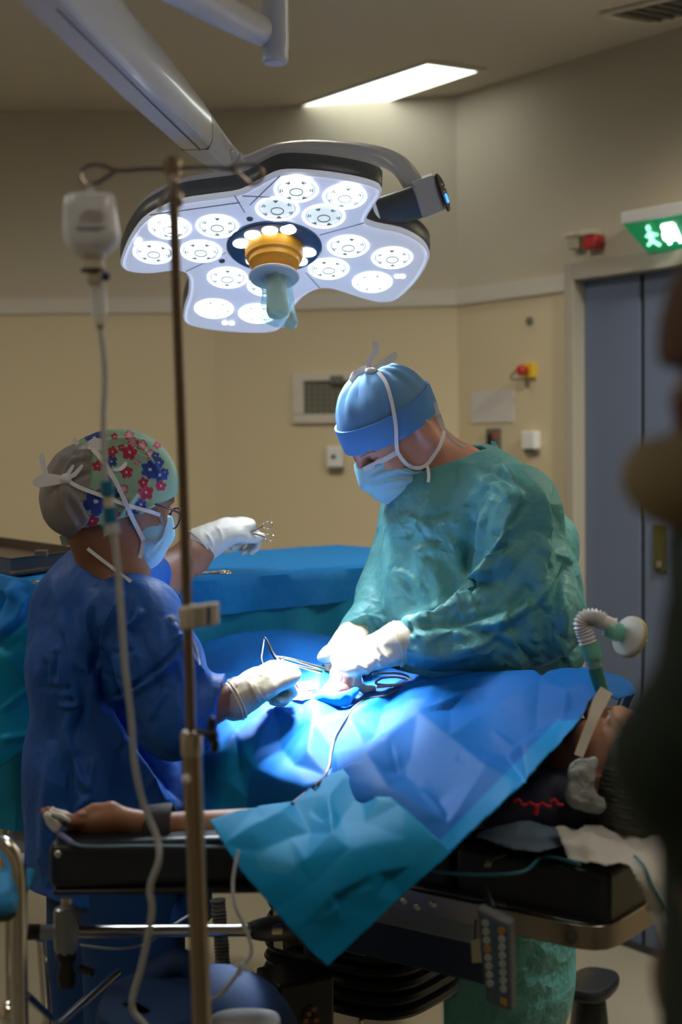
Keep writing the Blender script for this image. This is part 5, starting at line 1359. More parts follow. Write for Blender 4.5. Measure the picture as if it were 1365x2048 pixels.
def paint(v, n):
    x, y = proj(v); tc = CAM - v; tc /= np.linalg.norm(tc, axis=1)[:, None]; face = np.einsum('ij,ij->i', n, tc) > .0
    base = np.tile(np.array([.30, .47, .33]), (len(v), 1)); nz = Noise(2, 30, 5)(v); base *= (1 + .10 * nz)[:, None]
    base = np.where((Noise(5, 45, 6)(v) > .32)[:, None], np.array([.55, .58, .50]), base)
    for fx, fy, r, c_, np_ in fl_img:
        dx_, dy_ = x - fx, y - fy; rr = np.hypot(dx_, dy_) / r; th = np.arctan2(dy_, dx_) + fx
        r_big = 1.0; pet = (.72 + .42 * np.abs(np.cos(th * np_ / 2)) ** .7) * 1.1; inside = (rr < pet) & face
        if c_ == 'p': base = np.where((inside & (rr > pet - .28))[:, None], np.array(fcol['r']), np.where(inside[:, None], np.array(fcol['p']), base))
        else: base = np.where(inside[:, None], np.array(fcol[c_]), base)
        base = np.where(((rr < .2) & face)[:, None], np.array([.6, .62, .6]), base)
    # the hidden side carries the same print, scattered
    r_ = np.random.RandomState(4)
    loc = hn_.loc(v)
    for k in range(40):
        c3 = r_.normal(size=3); c3 /= np.linalg.norm(c3); q = hn_(c3[0] * .1, c3[1] * .09, abs(c3[2]) * .1); e = v - q
        rr = np.linalg.norm(e, axis=1) / .013; th = np.arctan2(e[:, 2], e[:, 0] + e[:, 1]); pet = .55 + .45 * np.abs(np.cos(th * 2.5))
        base = np.where(((rr < pet) & ~face)[:, None], np.array(fcol['brp'[k % 3]]), base)
    return base
M['floral'] = tinted(cloth('floral_print_cloth', (.4, .5, .4), .75, .1, bump=[('noise', 30, .35, .006), ('noise', 700, .15, .0006)]))
M['cap_grey'] = cloth('grey_cap_cloth', (.34, .31, .31), .8, .25, bump=[('noise', 26, .4, .008), ('noise', 600, .2, .0006)])
capf = S_union([S_ell(hn_(.004, 0, .012), (.104, .090, .100), hn_.R), (S_ell(hn_(-.03, 0, -.02), (.085, .084, .070), hn_.R), .03), (S_ell(hn_(-.070, 0, -.010), (.058, .070, .072), hn_.R), .04)], .02)
capcut = S_plane(hn_(.0, 0, -.035), -hn_.U * 1 + hn_.F * -.42 * -1)
capf = S_and(capf, S_plane(hn_(.09, 0, .012), -hn_.U + hn_.F * .62), .004)
ccr = [([(185, 895), (240, 880), (300, 885)], .006, 8, 't'), ([(190, 905), (250, 900), (320, 930)], .005, 8, 's'), ([(200, 930), (245, 990), (285, 1010)], .004, 8, 'g'), ([(235, 1040), (260, 1000), (300, 960)], .005, 7, 't'), ([(240, 1055), (280, 1025), (315, 1000)], .005, 7, 't'), ([(175, 900), (190, 870), (240, 866)], .006, 8, 'g'),
       ([(200, 960), (230, 1000), (235, 1050)], -.004, 8, 'g'), ([(270, 880), (300, 920), (325, 960)], .004, 8, 't')]
v, F_ = surfnet(S_and(capf, S_plane(hn_(-.088, 0, 0), -hn_.F)), hn_.O - .2, hn_.O + .2, .0021, 2)
v = v + vnormals(v, F_) * (Noise(31, 60, 8)(v) * .0022)[:, None]; v = folds(v, vnormals(v, F_), ccr)
fc_ = link_mesh('floral_cap', v, F_, M['floral'], nu, fixn=False); colors(fc_, paint(v, vnormals(v, F_)))
bunf = S_union([S_ell(hn_(-.076, 0, -.012), (.062, .075, .078), hn_.R), (S_ell(hn_(-.06, .01, -.05), (.055, .058, .05), hn_.R), .04)], .03)
bunf = S_and(bunf, S_plane(hn_(-.080, 0, 0), hn_.F + hn_.U * .15), .006)
bcr = [([(130, 950), (150, 920), (190, 900)], .007, 8, 't'), ([(130, 965), (160, 950), (195, 940)], -.006, 6, 'g'), ([(130, 962), (133, 1010), (160, 1060)], .006, 10, 't'), ([(135, 975), (170, 1020), (175, 1060)], .007, 8, 's'), ([(110, 985), (125, 1030), (155, 1065)], .004, 8, 'g'), ([(100, 965), (115, 940), (130, 905)], .005, 8, 'g'), ([(150, 900), (175, 925), (200, 930)], -.005, 6, 'g'), ([(140, 930), (170, 915), (200, 915)], .005, 5, 't'), ([(165, 1000), (185, 1040), (180, 1060)], -.005, 7, 'g')]
back_n = soft('cap_back', bunf, hn_.O - .24, hn_.O + .24, .0028, M['cap_grey'], nu, bcr, noise=[(Noise(37, 60, 8), .003)], gain=1.3)
zc = 2.49
def strapN(name, pts, w, m=M['tape']): return strap(name, pts, w, m, nu)
tl_ = flap('nape_tie', [(118, 1073, 2.60), (135, 1063, 2.60), (160, 1056, 2.60), (172, 1062, 2.60), (158, 1080, 2.60), (134, 1092, 2.60), (124, 1092, 2.60)], M['floral'], nu); 
tv = np.array([q.co[:] for q in tl_.data.vertices]) + rootloc(tl_); colors(tl_, np.tile([.38, .48, .40], (len(tv), 1)))
tl2 = flap('nape_tie', [(165, 1062, 2.55), (190, 1052, 2.53), (215, 1045, 2.52), (235, 1055, 2.52), (208, 1075, 2.53), (180, 1070, 2.55)], M['floral'], nu); colors(tl2, np.tile([.38, .55, .38], (len(tl2.data.vertices), 1)))
# mask, glasses
mk = [S_ell(hn_(.058, 0, -.055), (.060, .064, .056), hn_.R), (S_ell(hn_(.066, 0, -.098), (.040, .050, .036), hn_.R), .03), (S_cap(hn_(.098, 0, -.030), hn_(.112, 0, -.058), .012, .015), .02)]
mf = S_and(S_and(S_union(mk, .03), S_plane(hn_(.10, 0, -.022), hn_.U - hn_.F * .15)), S_plane(hn_(.034, 0, -.05), -hn_.F + hn_.U * .35))
mask_n = soft('mask', mf, hn_.O - .2, hn_.O + .2, .0026, M['mask'], nu, [([(318, 1040), (325, 1070), (300, 1110)], .004, 6, 't'), ([(330, 1050), (320, 1085), (295, 1115)], -.004, 5, 'g')])
OBN = [fc_, back_n, mask_n, body_n]
bn_ = lambda nm, pts, w, m=M['tape']: band(nm, pts, w, m, nu, OBN)
bn_('mask_edge', [(287, 1080), (284, 1100), (279, 1116)], .007, M['mask_edge'])
bn_('mask_edge', [(320, 1030), (327, 1055), (321, 1075), (308, 1084), (287, 1080)], .006, mat('mask_trim_grey', (.32, .38, .48), .7))
bn_('mask_strap', [(178, 893), (195, 908), (215, 935), (240, 980), (262, 1030), (278, 1062), (287, 1080)], .0078)
bn_('mask_strap', [(130, 958), (160, 975), (200, 990), (240, 1005), (270, 1015), (300, 1023), (320, 1030)], .0068)
zt = float(surf(132, 957, OBN, .004, 2.55)[1])
bn_('tie', [(128, 957), (110, 955, zt), (92, 955, zt), (74, 963, zt), (76, 968, zt), (95, 967, zt), (126, 962, zt)], [.008, .012, .014, .010, .008])
bn_('tie', [(93, 955, zt), (88, 935, zt), (82, 908, zt)], [.009, .010, .009])
bn_('tie', [(128, 957), (138, 945), (147, 930)], [.006, .007, .004])
bn_('tie', [(132, 958), (150, 948), (165, 930)], [.006, .008, .004])
bn_('tie', [(176, 893), (162, 895), (152, 884, zt + .03), (146, 878, zt + .03)], [.008, .009, .008])
bn_('tie', [(176, 893), (190, 886), (202, 893), (182, 898)], [.012, .020, .012])
bn_('tie', [(226, 940), (240, 938), (250, 930), (252, 924)], [.004, .007, .007, .003])
MB().ball(surf(132, 957, OBN, .004, 2.55), (.010, .008, .009), 14).build('knot', M['tape'], nu)
gl = thing('eyeglasses', 'thin dark rimmed eyeglasses worn by the nurse in the floral cap', 'eyeglasses', hn_(.10, 0, -.01))
M['rim'] = mat('glasses_rim', (.10, .05, .07), .2, .5)
for s_ in (-1, 1):
    c = hn_(.108, s_ * .034, -.026); e = []
    for q in np.linspace(0, 2 * math.pi, 24, endpoint=False):
        x_ = np.sign(math.cos(q)) * abs(math.cos(q)) ** .75 * .026; z_ = np.sign(math.sin(q)) * abs(math.sin(q)) ** .75 * .019
        e.append(c + hn_.S * x_ + hn_.U * z_ - hn_.F * abs(x_ + s_ * .034 - 0) * .10)
    MB().tube(e, .0014, 8, closed=True).build('rim', M['rim'], gl)
    MB().prism(e, hn_.F * .0008).build('lens', glassy('eyeglass', (.9, .9, .95), .12, .05), gl, smooth=False)
    MB().tube([hn_(.100, s_ * .062, -.016), hn_(.06, s_ * .080, -.014), hn_(.01, s_ * .084, -.014), hn_(-.015, s_ * .084, -.025)], .0020, 8, 4).build('temple', M['rim'], gl)
MB().tube([hn_(.108, -.009, -.020), hn_(.112, 0, -.017), hn_(.108, .009, -.020)], .0013, 8, 3).build('bridge', M['rim'], gl)
M['glove_n'] = mat('white_latex', (.66, .63, .56), .42, subs=.1, bump=[('noise', 45, .3, .003), ('crease', 40, .15, .003)])
M['glove_y'] = mat('yellow_latex', (.50, .43, .30), .45, subs=.1, bump=[('noise', 45, .3, .003), ('crease', 40, .15, .003)])
cR0 = P(462, 1408, 2.465)
g3 = glove('glove', rh, (P(470, 1403, 2.466), nWN + nrm(rd) * .03, .0335, .031), None, V(-.22, 2.36, 1.03), V(-.04, 2.62, 1.25), nu, M['glove_y'], cr=[([(498, 1360), (508, 1385), (520, 1405)], .003, 4), ([(505, 1355), (516, 1385), (530, 1400)], .002, 3)])
ca_ = nrm(nWN - nEN)
MB().lathe([(.033, -.001), (.0352, 0), (.0352, .003), (.033, .004)], P(468, 1404, 2.466), ca_, 32).build('cuff_ring', mat('latex_ring_pale', (.72, .62, .42), .4), g3)
MB().lathe([(.0335, -.001), (.0350, 0), (.0350, .002), (.033, .003)], P(474, 1400, 2.467), ca_, 32).build('cuff_ring', mat('latex_ring_pale2', (.72, .62, .42), .4), g3)
g4 = glove('glove', lh, (P(398, 1093, 2.875), nWF + nrm(ld_) * .03, .0390, .030), None, V(-.30, 2.78, 1.30), V(-.11, 3.08, 1.50), nu, M['glove_n'], cr=[([(412, 1065), (424, 1085), (428, 1105)], .003, 3), ([(432, 1050), (443, 1070), (442, 1092)], .003, 3)])
MB().lathe([(.038, -.001), (.0405, 0), (.0405, .003), (.038, .004)], P(394, 1095, 2.873), nrm(nWF - P(385, 1112, 2.86)), 32).build('cuff_ring', mat('latex_ring_white', (.74, .70, .58), .4), g4)
# ================================================================ patient
pa = thing('person', 'patient lying under the blue drape with an arm on the board and a hair net', 'person', T(.75, .25, .94))
M['skin_p'] = mat('skin_tan', (.36, .17, .095), .5, subs=.1, var=(25, .12), bump=[('noise', 180, .12, .001)])
hp_ = Frame(P(1262, 1548, 2.26), V(-.14, .20, .97), V(.80, -.59, .10))
pSh = T(.24, .09, .99); pEl = P(640, 1655, 2.12); pWr = P(292, 1655, 2.075)
hd_ = P(130, 1646, 2.06) - pWr
ph, pt_ = hand_parts(pWr + nrm(hd_) * .004 + V(0, 0, .004), hd_ + V(0, 0, -.012), V(.0, -.62, -.78), -1, .77, curl=[(2, 18, 12), (6, 18, 10), (10, 22, 12), (14, 24, 14)], thumb=((.85, .36, -.40), (.97, .0, .02), (.90, -.05, .30)), spread=.02, r=1.12)
pbod = [head_parts(hp_, 1.0), (S_cap(hp_(-.02, 0, -.08), T(.17, .26, 1.02), .052, .060), .03),
        (S_flat(T(.25, .14, .985), T(.25, .38, .985), .07, .07, V(0, 0, 1), .7), .05), (S_flat(T(.30, .26, .985), T(.75, .26, .985), .11, .10, V(0, 0, 1), .55), .05), (S_flat(T(.75, .26, .985), T(.98, .26, .985), .10, .11, V(0, 0, 1), .5), .05),
        (S_cap(T(1.0, .28, .995), T(1.30, .28, 1.01), .055, .05), .03), (S_cap(T(1.0, .41, .995), T(1.30, .42, 1.01), .055, .05), .03), (S_cap(T(1.30, .28, 1.01), T(1.56, .28, .98), .045, .032), .02), (S_cap(T(1.30, .42, 1.01), T(1.56, .42, .98), .045, .032), .02),
        (S_cap(pSh, pEl, .044, .033), .03), (S_flat(pEl, pWr, .033, .0205, V(0, 1, 0), 1.0), .02)] + ph
soft('body', S_union(pbod, .02), V(-1.05, 1.95, .93), V(.66, 3.5, 1.24), .0034, M['skin_p'], pa, relax=1)
# fingernail of the thumb
MB().ball(pt_[4] + V(.004, -.006, .004), (.006, .003, .004), 12).build('thumb_nail', mat('nail', (.60, .36, .30), .3), pa)
# hair net: white gauze over the hair
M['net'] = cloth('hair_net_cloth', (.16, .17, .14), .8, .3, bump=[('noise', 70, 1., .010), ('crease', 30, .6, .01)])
nf = S_and(S_union([S_ell(hp_(-.01, 0, .03), (.108, .098, .110), hp_.R), (S_ell(hp_(-.045, 0, .02), (.07, .095, .10), hp_.R), .03)], .02), S_plane(hp_(.04, 0, .01), -hp_.U + hp_.F * .45), .004)
ncr_ = []
for k in range(12): ncr_.append(([(1175 + 3 * k, 1530 + 10 * k), (1240 + 2 * k, 1545 + 10 * k), (1325, 1560 + 9 * k)], .006, 4, 't'))
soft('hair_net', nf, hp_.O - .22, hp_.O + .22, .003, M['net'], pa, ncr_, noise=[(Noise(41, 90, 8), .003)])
nr = [hp_(.040 + .9 * 0 + .075 * math.cos(q), .088 * math.sin(q), .03 - .055 * math.cos(q) * -1 * .6 - .02) for q in np.linspace(0, 2 * math.pi, 40, endpoint=False)]
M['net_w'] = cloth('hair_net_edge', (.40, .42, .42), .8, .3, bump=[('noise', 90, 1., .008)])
eb = MB()
c0 = P(1168, 1560, 2.135)
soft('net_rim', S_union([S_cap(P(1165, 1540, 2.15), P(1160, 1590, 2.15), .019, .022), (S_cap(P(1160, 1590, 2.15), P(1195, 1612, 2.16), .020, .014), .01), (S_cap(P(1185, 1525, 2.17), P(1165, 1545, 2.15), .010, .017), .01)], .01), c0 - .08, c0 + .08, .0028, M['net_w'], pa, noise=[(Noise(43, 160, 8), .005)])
strapP = lambda name, pts, w, m: strap(name, pts, w, m, pa)
strapP('face_tape', [(1214, 1380, 2.20), (1200, 1405, 2.19), (1186, 1440, 2.175), (1172, 1475, 2.17), (1158, 1512, 2.165)], [.020, .022, .016, .015, .014], mat('tape_ivory', (.60, .56, .48), .8))
strapP('face_tape', [(1222, 1420, 2.165), (1235, 1462, 2.15), (1250, 1472, 2.15)], [.008, .009, .006], mat('tape_ivory2', (.45, .38, .30), .8))
# red pattern of the neck line of the patient's shirt
M['red_pat'] = mat('red_print', (.50, .01, .02), .7)
sh_ = MB()
shirt = soft('paper_shirt', S_union([S_flat(T(.14, .10, .99), T(.16, .42, .99), .065, .065, V(0, 0, 1), .8), (S_flat(T(.2, .06, .985), T(.2, .1, .985), .05, .05, V(0, 0, 1), .8), .02)], .02), T(.2, .25, .99) - .33, T(.2, .25, .99) + .33, .005, mat('shirt_dark', (.02, .02, .045), .8), pa, noise=[(Noise(47, 50, 8), .004)])
for k in range(8):
    x_ = 1030 + k * 12; y_ = 1607 + (k % 3 - 1) * 3 + (4 if k in (3, 4) else 0)
    MB().tube([P(x_, y_, 2.10), P(x_ + 7, y_ - 5 + (k % 2) * 8, 2.098), P(x_ + 13, y_ + (k % 2) * 2, 2.10)], .0022, 6, 3).build('red_print', M['red_pat'], shirt)
MB().tube([P(1074, 1612, 2.098), P(1072, 1628, 2.10)], .004, 6).build('red_print', M['red_pat'], shirt)
# dark strap round the wrist
wr = P(318, 1655, 2.076)
mb = MB(); lo = []
for t_, r_ in ((-.020, .030), (-.016, .033), (.016, .036), (.020, .034)):
    c_ = wr + V(t_, 0, 0); lo.append([c_ + V(0, math.cos(q) * r_, math.sin(q) * r_ * .98 - (.012 if math.sin(q) < 0 else 0)) for q in np.linspace(0, 2 * math.pi, 32, endpoint=False)])
ws = tag(MB().loft(lo, cap=(False, False)).build('arm_strap', mat('strap_black', (.022, .02, .022), .7, bump=[('noise', 120, .4, .003)])), 'dark padded strap holding the wrist to the arm board', 'strap')
ws2 = None
# pulse clip with its cable
pc_ = thing('pulse_oximeter', 'white finger clip with blue cable on the patient fingertip', 'finger clip', P(115, 1640, 2.05))
M['clip'] = mat('clip_ivory', (.60, .56, .47), .4)
def sliver(pts, Zc, th, m, nm, par): return MB().prism([P(x, y, Zc) for x, y in pts], V(0, th, 0)).build(nm, m, par, bev=.003, seg=3)
sliver([(84, 1629), (96, 1626), (112, 1640), (122, 1655), (113, 1668), (104, 1664), (92, 1650)], 2.028, .030, M['clip'], 'lower_jaw', pc_)
sliver([(98, 1620), (104, 1625), (125, 1630), (142, 1640), (140, 1647), (122, 1644), (108, 1636), (98, 1626)], 2.034, .026, M['clip'], 'upper_jaw', pc_)
MB().tube([P(103, 1630, 2.026), P(112, 1636, 2.024), P(124, 1640, 2.024), P(140, 1647, 2.026)], .0016, 8, 4).build('spring', M['black'], pc_)
MB().tube([P(116, 1664, 2.03), P(128, 1675, 2.01), P(145, 1687, 1.998)], .0040, 10, 4).build('cable_sleeve', mat('sleeve_violet', (.12, .12, .24), .5), pc_)
MB().tube([P(143, 1686, 1.998), P(165, 1692, 1.998), P(210, 1693, 1.998), P(290, 1692, 1.998), P(430, 1694, 2.0), P(520, 1696, 2.0)], .0022, 8, 4).build('cable', mat('cable_blue_grey', (.12, .20, .26), .5), pc_)

# ================================================================ draped cloth as surfaces built from fold to fold
def tps(ctrl, lam=1e-3):
    c = np.array(ctrl, float); X = c[:, :2] / 500.; z = c[:, 2]; n = len(X)
    r = np.linalg.norm(X[:, None] - X[None], axis=2); K = np.where(r > 0, r ** 2 * np.log(r + 1e-12), 0) + lam * np.eye(n)
    Pm = np.c_[np.ones(n), X]; A = np.block([[K, Pm], [Pm.T, np.zeros((3, 3))]])
    w = np.linalg.solve(A, np.r_[z, 0, 0, 0])
    def f(x, y):
        q = np.c_[x, y] / 500.; out = np.empty(len(q))
        for i in range(0, len(q), 20000):
            s_ = q[i:i + 20000]; r = np.linalg.norm(s_[:, None] - X[None], axis=2)
            out[i:i + 20000] = np.where(r > 0, r ** 2 * np.log(r + 1e-12), 0) @ w[:n] + np.c_[np.ones(len(s_)), s_] @ w[n:]
        return out
    return f
def in_poly(x, y, poly):
    p = np.array(poly, float); c = np.zeros(len(x), bool); j = len(p) - 1
    for i in range(len(p)):
        m = ((p[i, 1] > y) != (p[j, 1] > y)) & (x < (p[j, 0] - p[i, 0]) * (y - p[i, 1]) / (p[j, 1] - p[i, 1] + 1e-12) + p[i, 0]); c ^= m; j = i
    return c
def near_poly(x, y, poly):
    p = np.array(poly, float); best = np.full(len(x), 1e9); bx, by = x.copy(), y.copy()
    for i in range(len(p)):
        a, b = p[i], p[(i + 1) % len(p)]; d = b - a; t = np.clip(((x - a[0]) * d[0] + (y - a[1]) * d[1]) / (d @ d + 1e-9), 0, 1)
        qx, qy = a[0] + t * d[0], a[1] + t * d[1]; r = np.hypot(x - qx, y - qy); m = r < best
        best = np.where(m, r, best); bx = np.where(m, qx, bx); by = np.where(m, qy, by)
    return best, bx, by
from mathutils.geometry import delaunay_2d_cdt
def facets(pts, chains, poly):
    """flat panels of pressed cloth between sharp fold lines: height over the sheet, linear inside each panel"""
    P2 = [Vector(p[:2]) for p in pts]; h = [p[2] for p in pts]; E = []
    for c_ in chains:
        for i in range(len(c_) - 1): E.append((c_[i], c_[i + 1]))
    n0 = len(P2)
    bp = np.array(poly, float); out = []
    for i in range(len(bp)):
        a, b = bp[i], bp[(i + 1) % len(bp)]; k = max(1, int(np.hypot(*(b - a)) / 90))
        for j in range(k): out.append(a + (b - a) * j / k)
    ce = bp.mean(0)
    for q in out: P2.append(Vector((q + (q - ce) * .04).tolist())); h.append(0.)
    vo, eo, fo_, ov, _, _ = delaunay_2d_cdt(P2, E, [], 0, 1e-4)
    hh = [np.mean([h[k] for k in o]) if len(o) else 0. for o in ov]
    A = np.array([[v.x, v.y] for v in vo]); T3 = np.array([f for f in fo_ if len(f) == 3]); hh = np.array(hh)
    def f(x, y):
        z = np.zeros(len(x))
        for t in T3:
            a, b, c = A[t[0]], A[t[1]], A[t[2]]; d = (b[1] - c[1]) * (a[0] - c[0]) + (c[0] - b[0]) * (a[1] - c[1])
            if abs(d) < 1e-9: continue
            l1 = ((b[1] - c[1]) * (x - c[0]) + (c[0] - b[0]) * (y - c[1])) / d; l2 = ((c[1] - a[1]) * (x - c[0]) + (a[0] - c[0]) * (y - c[1])) / d; l3 = 1 - l1 - l2
            m = (l1 >= -1e-6) & (l2 >= -1e-6) & (l3 >= -1e-6); z[m] = (l1 * hh[t[0]] + l2 * hh[t[1]] + l3 * hh[t[2]])[m]
        return z
    return f
def sheet(name, poly, ctrl, step, m, parent, cr, tint=None, fac=None, fgain=1., noise=None, seed=0, rnd=0, rbox=None, skirt=None, th=.0012, rs_amp=(.003, .008)):
    p = np.array(poly, float); lo = p.min(0) - step; hi = p.max(0) + step
    xs = np.arange(lo[0], hi[0] + step, step); ys = np.arange(lo[1], hi[1] + step, step)
    gx, gy = np.meshgrid(xs, ys, indexing='ij'); x, y = gx.ravel(), gy.ravel()
    ins = in_poly(x, y, poly); d, bx, by = near_poly(x, y, poly)
    snap = (~ins) & (d < step * .8); x = np.where(snap, bx, x); y = np.where(snap, by, y)
    ok = ins | snap
    f = tps(ctrl); Z = f(x, y)
    dd = FWD[None] + RIGHT[None] * ((x - W / 2) / FPX)[:, None] + UP[None] * ((H / 2 - y) / FPX)[:, None]
    v = CAM + dd * (Z / dd[:, 1])[:, None]
    ny = len(ys); I = np.arange(len(x)).reshape(len(xs), ny)
    F_ = np.stack([I[:-1, :-1], I[1:, :-1], I[1:, 1:], I[:-1, 1:]], -1).reshape(-1, 4)
    F_ = F_[ok[F_].all(1)]
    used = np.unique(F_); mp = np.full(len(x), -1); mp[used] = np.arange(len(used)); F_ = mp[F_]; v = v[used]; x0, y0 = x[used], y[used]
    n = vnormals(v, F_); tc = CAM - v
    if (np.einsum('ij,ij->i', n, tc).sum()) < 0: F_ = F_[:, ::-1]; n = -n
    rr = np.random.RandomState(seed); cr = list(cr)
    b = rbox or (p[:, 0].min(), p[:, 1].min(), p[:, 0].max(), p[:, 1].max())
    for k in range(rnd):
        cx, cy = rr.uniform(b[0], b[2]), rr.uniform(b[1], b[3]); a = rr.uniform(0, math.pi); l = rr.uniform(25, 110)
        cr.append(([(cx, cy), (cx + math.cos(a) * l, cy + math.sin(a) * l)], rr.choice([-1, 1]) * rr.uniform(*rs_amp), rr.uniform(8, 20), rr.choice(['t', 's', 'S'])))
    for nz, amp in (noise or []): v = v + n * (nz(v) * amp)[:, None]
    v = folds(v, n, cr, 1., False)
    if fac is not None: v = v + n * (facets(fac[0], fac[1], poly)(x0, y0) * fgain)[:, None]
    vv, ff = v, F_
    if skirt is not None:   # the cloth carries on out of sight behind its upper edge
        sk = [(i, q) for i, q in enumerate(zip(x0, y0)) if skirt(*q) and near_poly(np.array([q[0]]), np.array([q[1]]), poly)[0][0] < .5]
        sk.sort(key=lambda t: t[1][0]); idx = [i for i, _ in sk]
        if len(idx) > 2:
            off = len(vv); add = []; k1 = [V(0, .03, -.012), V(0, .10, -.06), V(0, .17, -.20)]
            for kk in k1: add.append(v[idx] + kk)
            vv = np.concatenate([v] + add); L = len(idx); g = []
            rows = [idx] + [list(range(off + r * L, off + (r + 1) * L)) for r in range(3)]
            for r in range(3):
                for i in range(L - 1):
                    if abs(x0[idx[i]] - x0[idx[i + 1]]) < step * 3 and np.linalg.norm(v[idx[i]] - v[idx[i + 1]]) < .05: g.append((rows[r][i], rows[r][i + 1], rows[r + 1][i + 1], rows[r + 1][i]))
            if g: ff = np.concatenate([F_, np.array(g)])
    o = link_mesh(name, vv, ff, m, parent, fixn=False, solid=th)
    if tint is not None:
        x1, y1 = proj(vv); colors(o, tint(x1, y1))
    return o
def mixc(a, b, t): return np.asarray(a)[None] * (1 - t[:, None]) + np.asarray(b)[None] * t[:, None]
sstep = lambda a, b, x: np.clip((x - a) / (b - a), 0, 1)
BLUE = (.003, .130, .47); TURQ = (.006, .30, .62); LBLUE = (.004, .25, .62)
M['drape_blue'] = tinted(cloth('blue_drape_cloth', BLUE, .62, .12, bump=[('noise', 18, .15, .008), ('crease', 7, .25, .015), ('noise', 900, .10, .0005)], spec=.16))
M['drape_turq'] = tinted(cloth('turquoise_drape_cloth', TURQ, .6, .18, bump=[('noise', 18, .15, .008), ('crease', 7, .25, .015), ('noise', 900, .10, .0005)], spec=.16))
pd = thing('patient_drape', 'large blue drape covering the patient with a turquoise corner hanging down in front', 'drape', T(.6, .2, .95))
main_poly = [(1275, 1386), (1262, 1362), (1240, 1350), (1180, 1336), (1120, 1337), (1088, 1345), (1060, 1341), (1000, 1343), (960, 1345), (900, 1350), (860, 1356), (830, 1350), (795, 1340), (760, 1322), (735, 1304), (700, 1285), (660, 1272), (610, 1264), (560, 1260), (510, 1262),
             (460, 1270), (420, 1282), (370, 1300), (330, 1345), (330, 1440), (390, 1480), (405, 1560), (400, 1660), (500, 1680), (700, 1600), (800, 1640), (880, 1715), (905, 1703), (960, 1650), (1010, 1610), (1050, 1568), (1095, 1515), (1130, 1475), (1160, 1440), (1180, 1405), (1205, 1385), (1235, 1400)]
common = [(700, 1530, 2.24), (760, 1560, 2.14), (800, 1500, 2.30), (900, 1520, 2.25), (905, 1703, 1.975), (850, 1650, 2.02), (980, 1600, 2.08), (1000, 1500, 2.25), (1050, 1568, 2.09), (1130, 1475, 2.19), (1160, 1440, 2.22)]
mc = common + [(1205, 1385, 2.30), (1275, 1386, 2.52), (1240, 1350, 2.56), (1180, 1336, 2.48), (1060, 1341, 2.52), (960, 1345, 2.58), (880, 1352, 2.62), (830, 1350, 2.66), (760, 1322, 2.86), (700, 1285, 3.0), (610, 1264, 3.06), (560, 1260, 3.06), (420, 1282, 3.0), (330, 1345, 2.95),
      (1100, 1380, 2.42), (950, 1400, 2.52), (1050, 1430, 2.34), (900, 1440, 2.42), (1150, 1400, 2.34), (800, 1420, 2.50), (740, 1400, 2.56), (690, 1400, 2.57), (650, 1385, 2.60), (600, 1360, 2.68), (560, 1340, 2.78), (520, 1300, 2.94), (620, 1310, 2.88), (450, 1340, 2.86), (400, 1400, 2.76), (500, 1400, 2.64), (560, 1420, 2.56), (620, 1450, 2.46), (700, 1460, 2.42),
      (480, 1450, 2.54), (420, 1480, 2.50), (440, 1560, 2.44), (500, 1560, 2.40), (560, 1530, 2.36), (600, 1560, 2.28), (640, 1530, 2.30), (420, 1640, 2.43), (500, 1660, 2.36), (600, 1630, 2.26), (660, 1600, 2.18)]
def tint_main(x, y):
    t = np.zeros(len(x)); c = mixc(BLUE, BLUE, t)
    hem = near_poly(x, y, [(905, 1703), (960, 1650), (1010, 1610), (1050, 1568), (1095, 1515), (1130, 1475), (1160, 1440), (1160, 1441)])[0]
    w = sstep(34, 30, hem) * (y > 1440); c = c * (1 - w[:, None]) + np.array(LBLUE)[None] * w[:, None]
    # turquoise single layer at the lower left
    lf = sstep(506, 500, x + (y - 1537) * .12) * sstep(1480, 1500, y) * sstep(430, 450, x - (y - 1480) * -.05); c = c * (1 - lf[:, None] * .8) + np.array(TURQ)[None] * lf[:, None] * .8
    return c
FP = dict(A=(549, 1422, .014), B=(604, 1450, .006), C=(629, 1456, .014), D=(513, 1538, .012), E=(560, 1557, .012), F=(611, 1574, .008), G=(664, 1489, -.008), H=(727, 1494, .004), I=(840, 1443, .018), J=(958, 1364, .008), K=(734, 1516, .012),
    L=(976, 1546, .014), M=(897, 1654, .006), N=(752, 1469, -.004), O=(807, 1373, .006), Pp=(470, 1474, .012), R=(503, 1600, .006), S=(430, 1606, -.004), T=(620, 1513, .012), U=(655, 1545, -.010), V=(813, 1540, -.012), W=(778, 1590, .012), X=(1009, 1502, -.012), Y=(1068, 1443, -.016), Z=(1141, 1393, .014),
    a=(1082, 1367, .008), b=(1188, 1368, .010), c=(1050, 1500, .010), d=(1000, 1410, .004), e=(1035, 1467, -.014), f=(1125, 1440, -.004), g=(900, 1410, -.006), h=(900, 1485, .012), i=(560, 1490, -.006), j=(530, 1480, .012), k=(880, 1590, -.010), l=(700, 1440, .012), m=(690, 1410, -.004), n=(480, 1530, -.010), o=(460, 1560, .008),
    p=(395, 1335, .0), q=(430, 1316, .010), r=(470, 1300, .014), s=(482, 1336, -.010), t=(540, 1295, .006), u=(598, 1288, .012), v=(606, 1326, -.008), w=(660, 1300, .008), x=(640, 1335, .006), y=(1083, 1345, -.008), z=(930, 1375, -.004), aa=(680, 1560, .006), bb=(590, 1530, .0), cc=(870, 1380, .008), dd=(770, 1410, -.006))
FK = list(FP); FI = {k: i for i, k in enumerate(FK)}
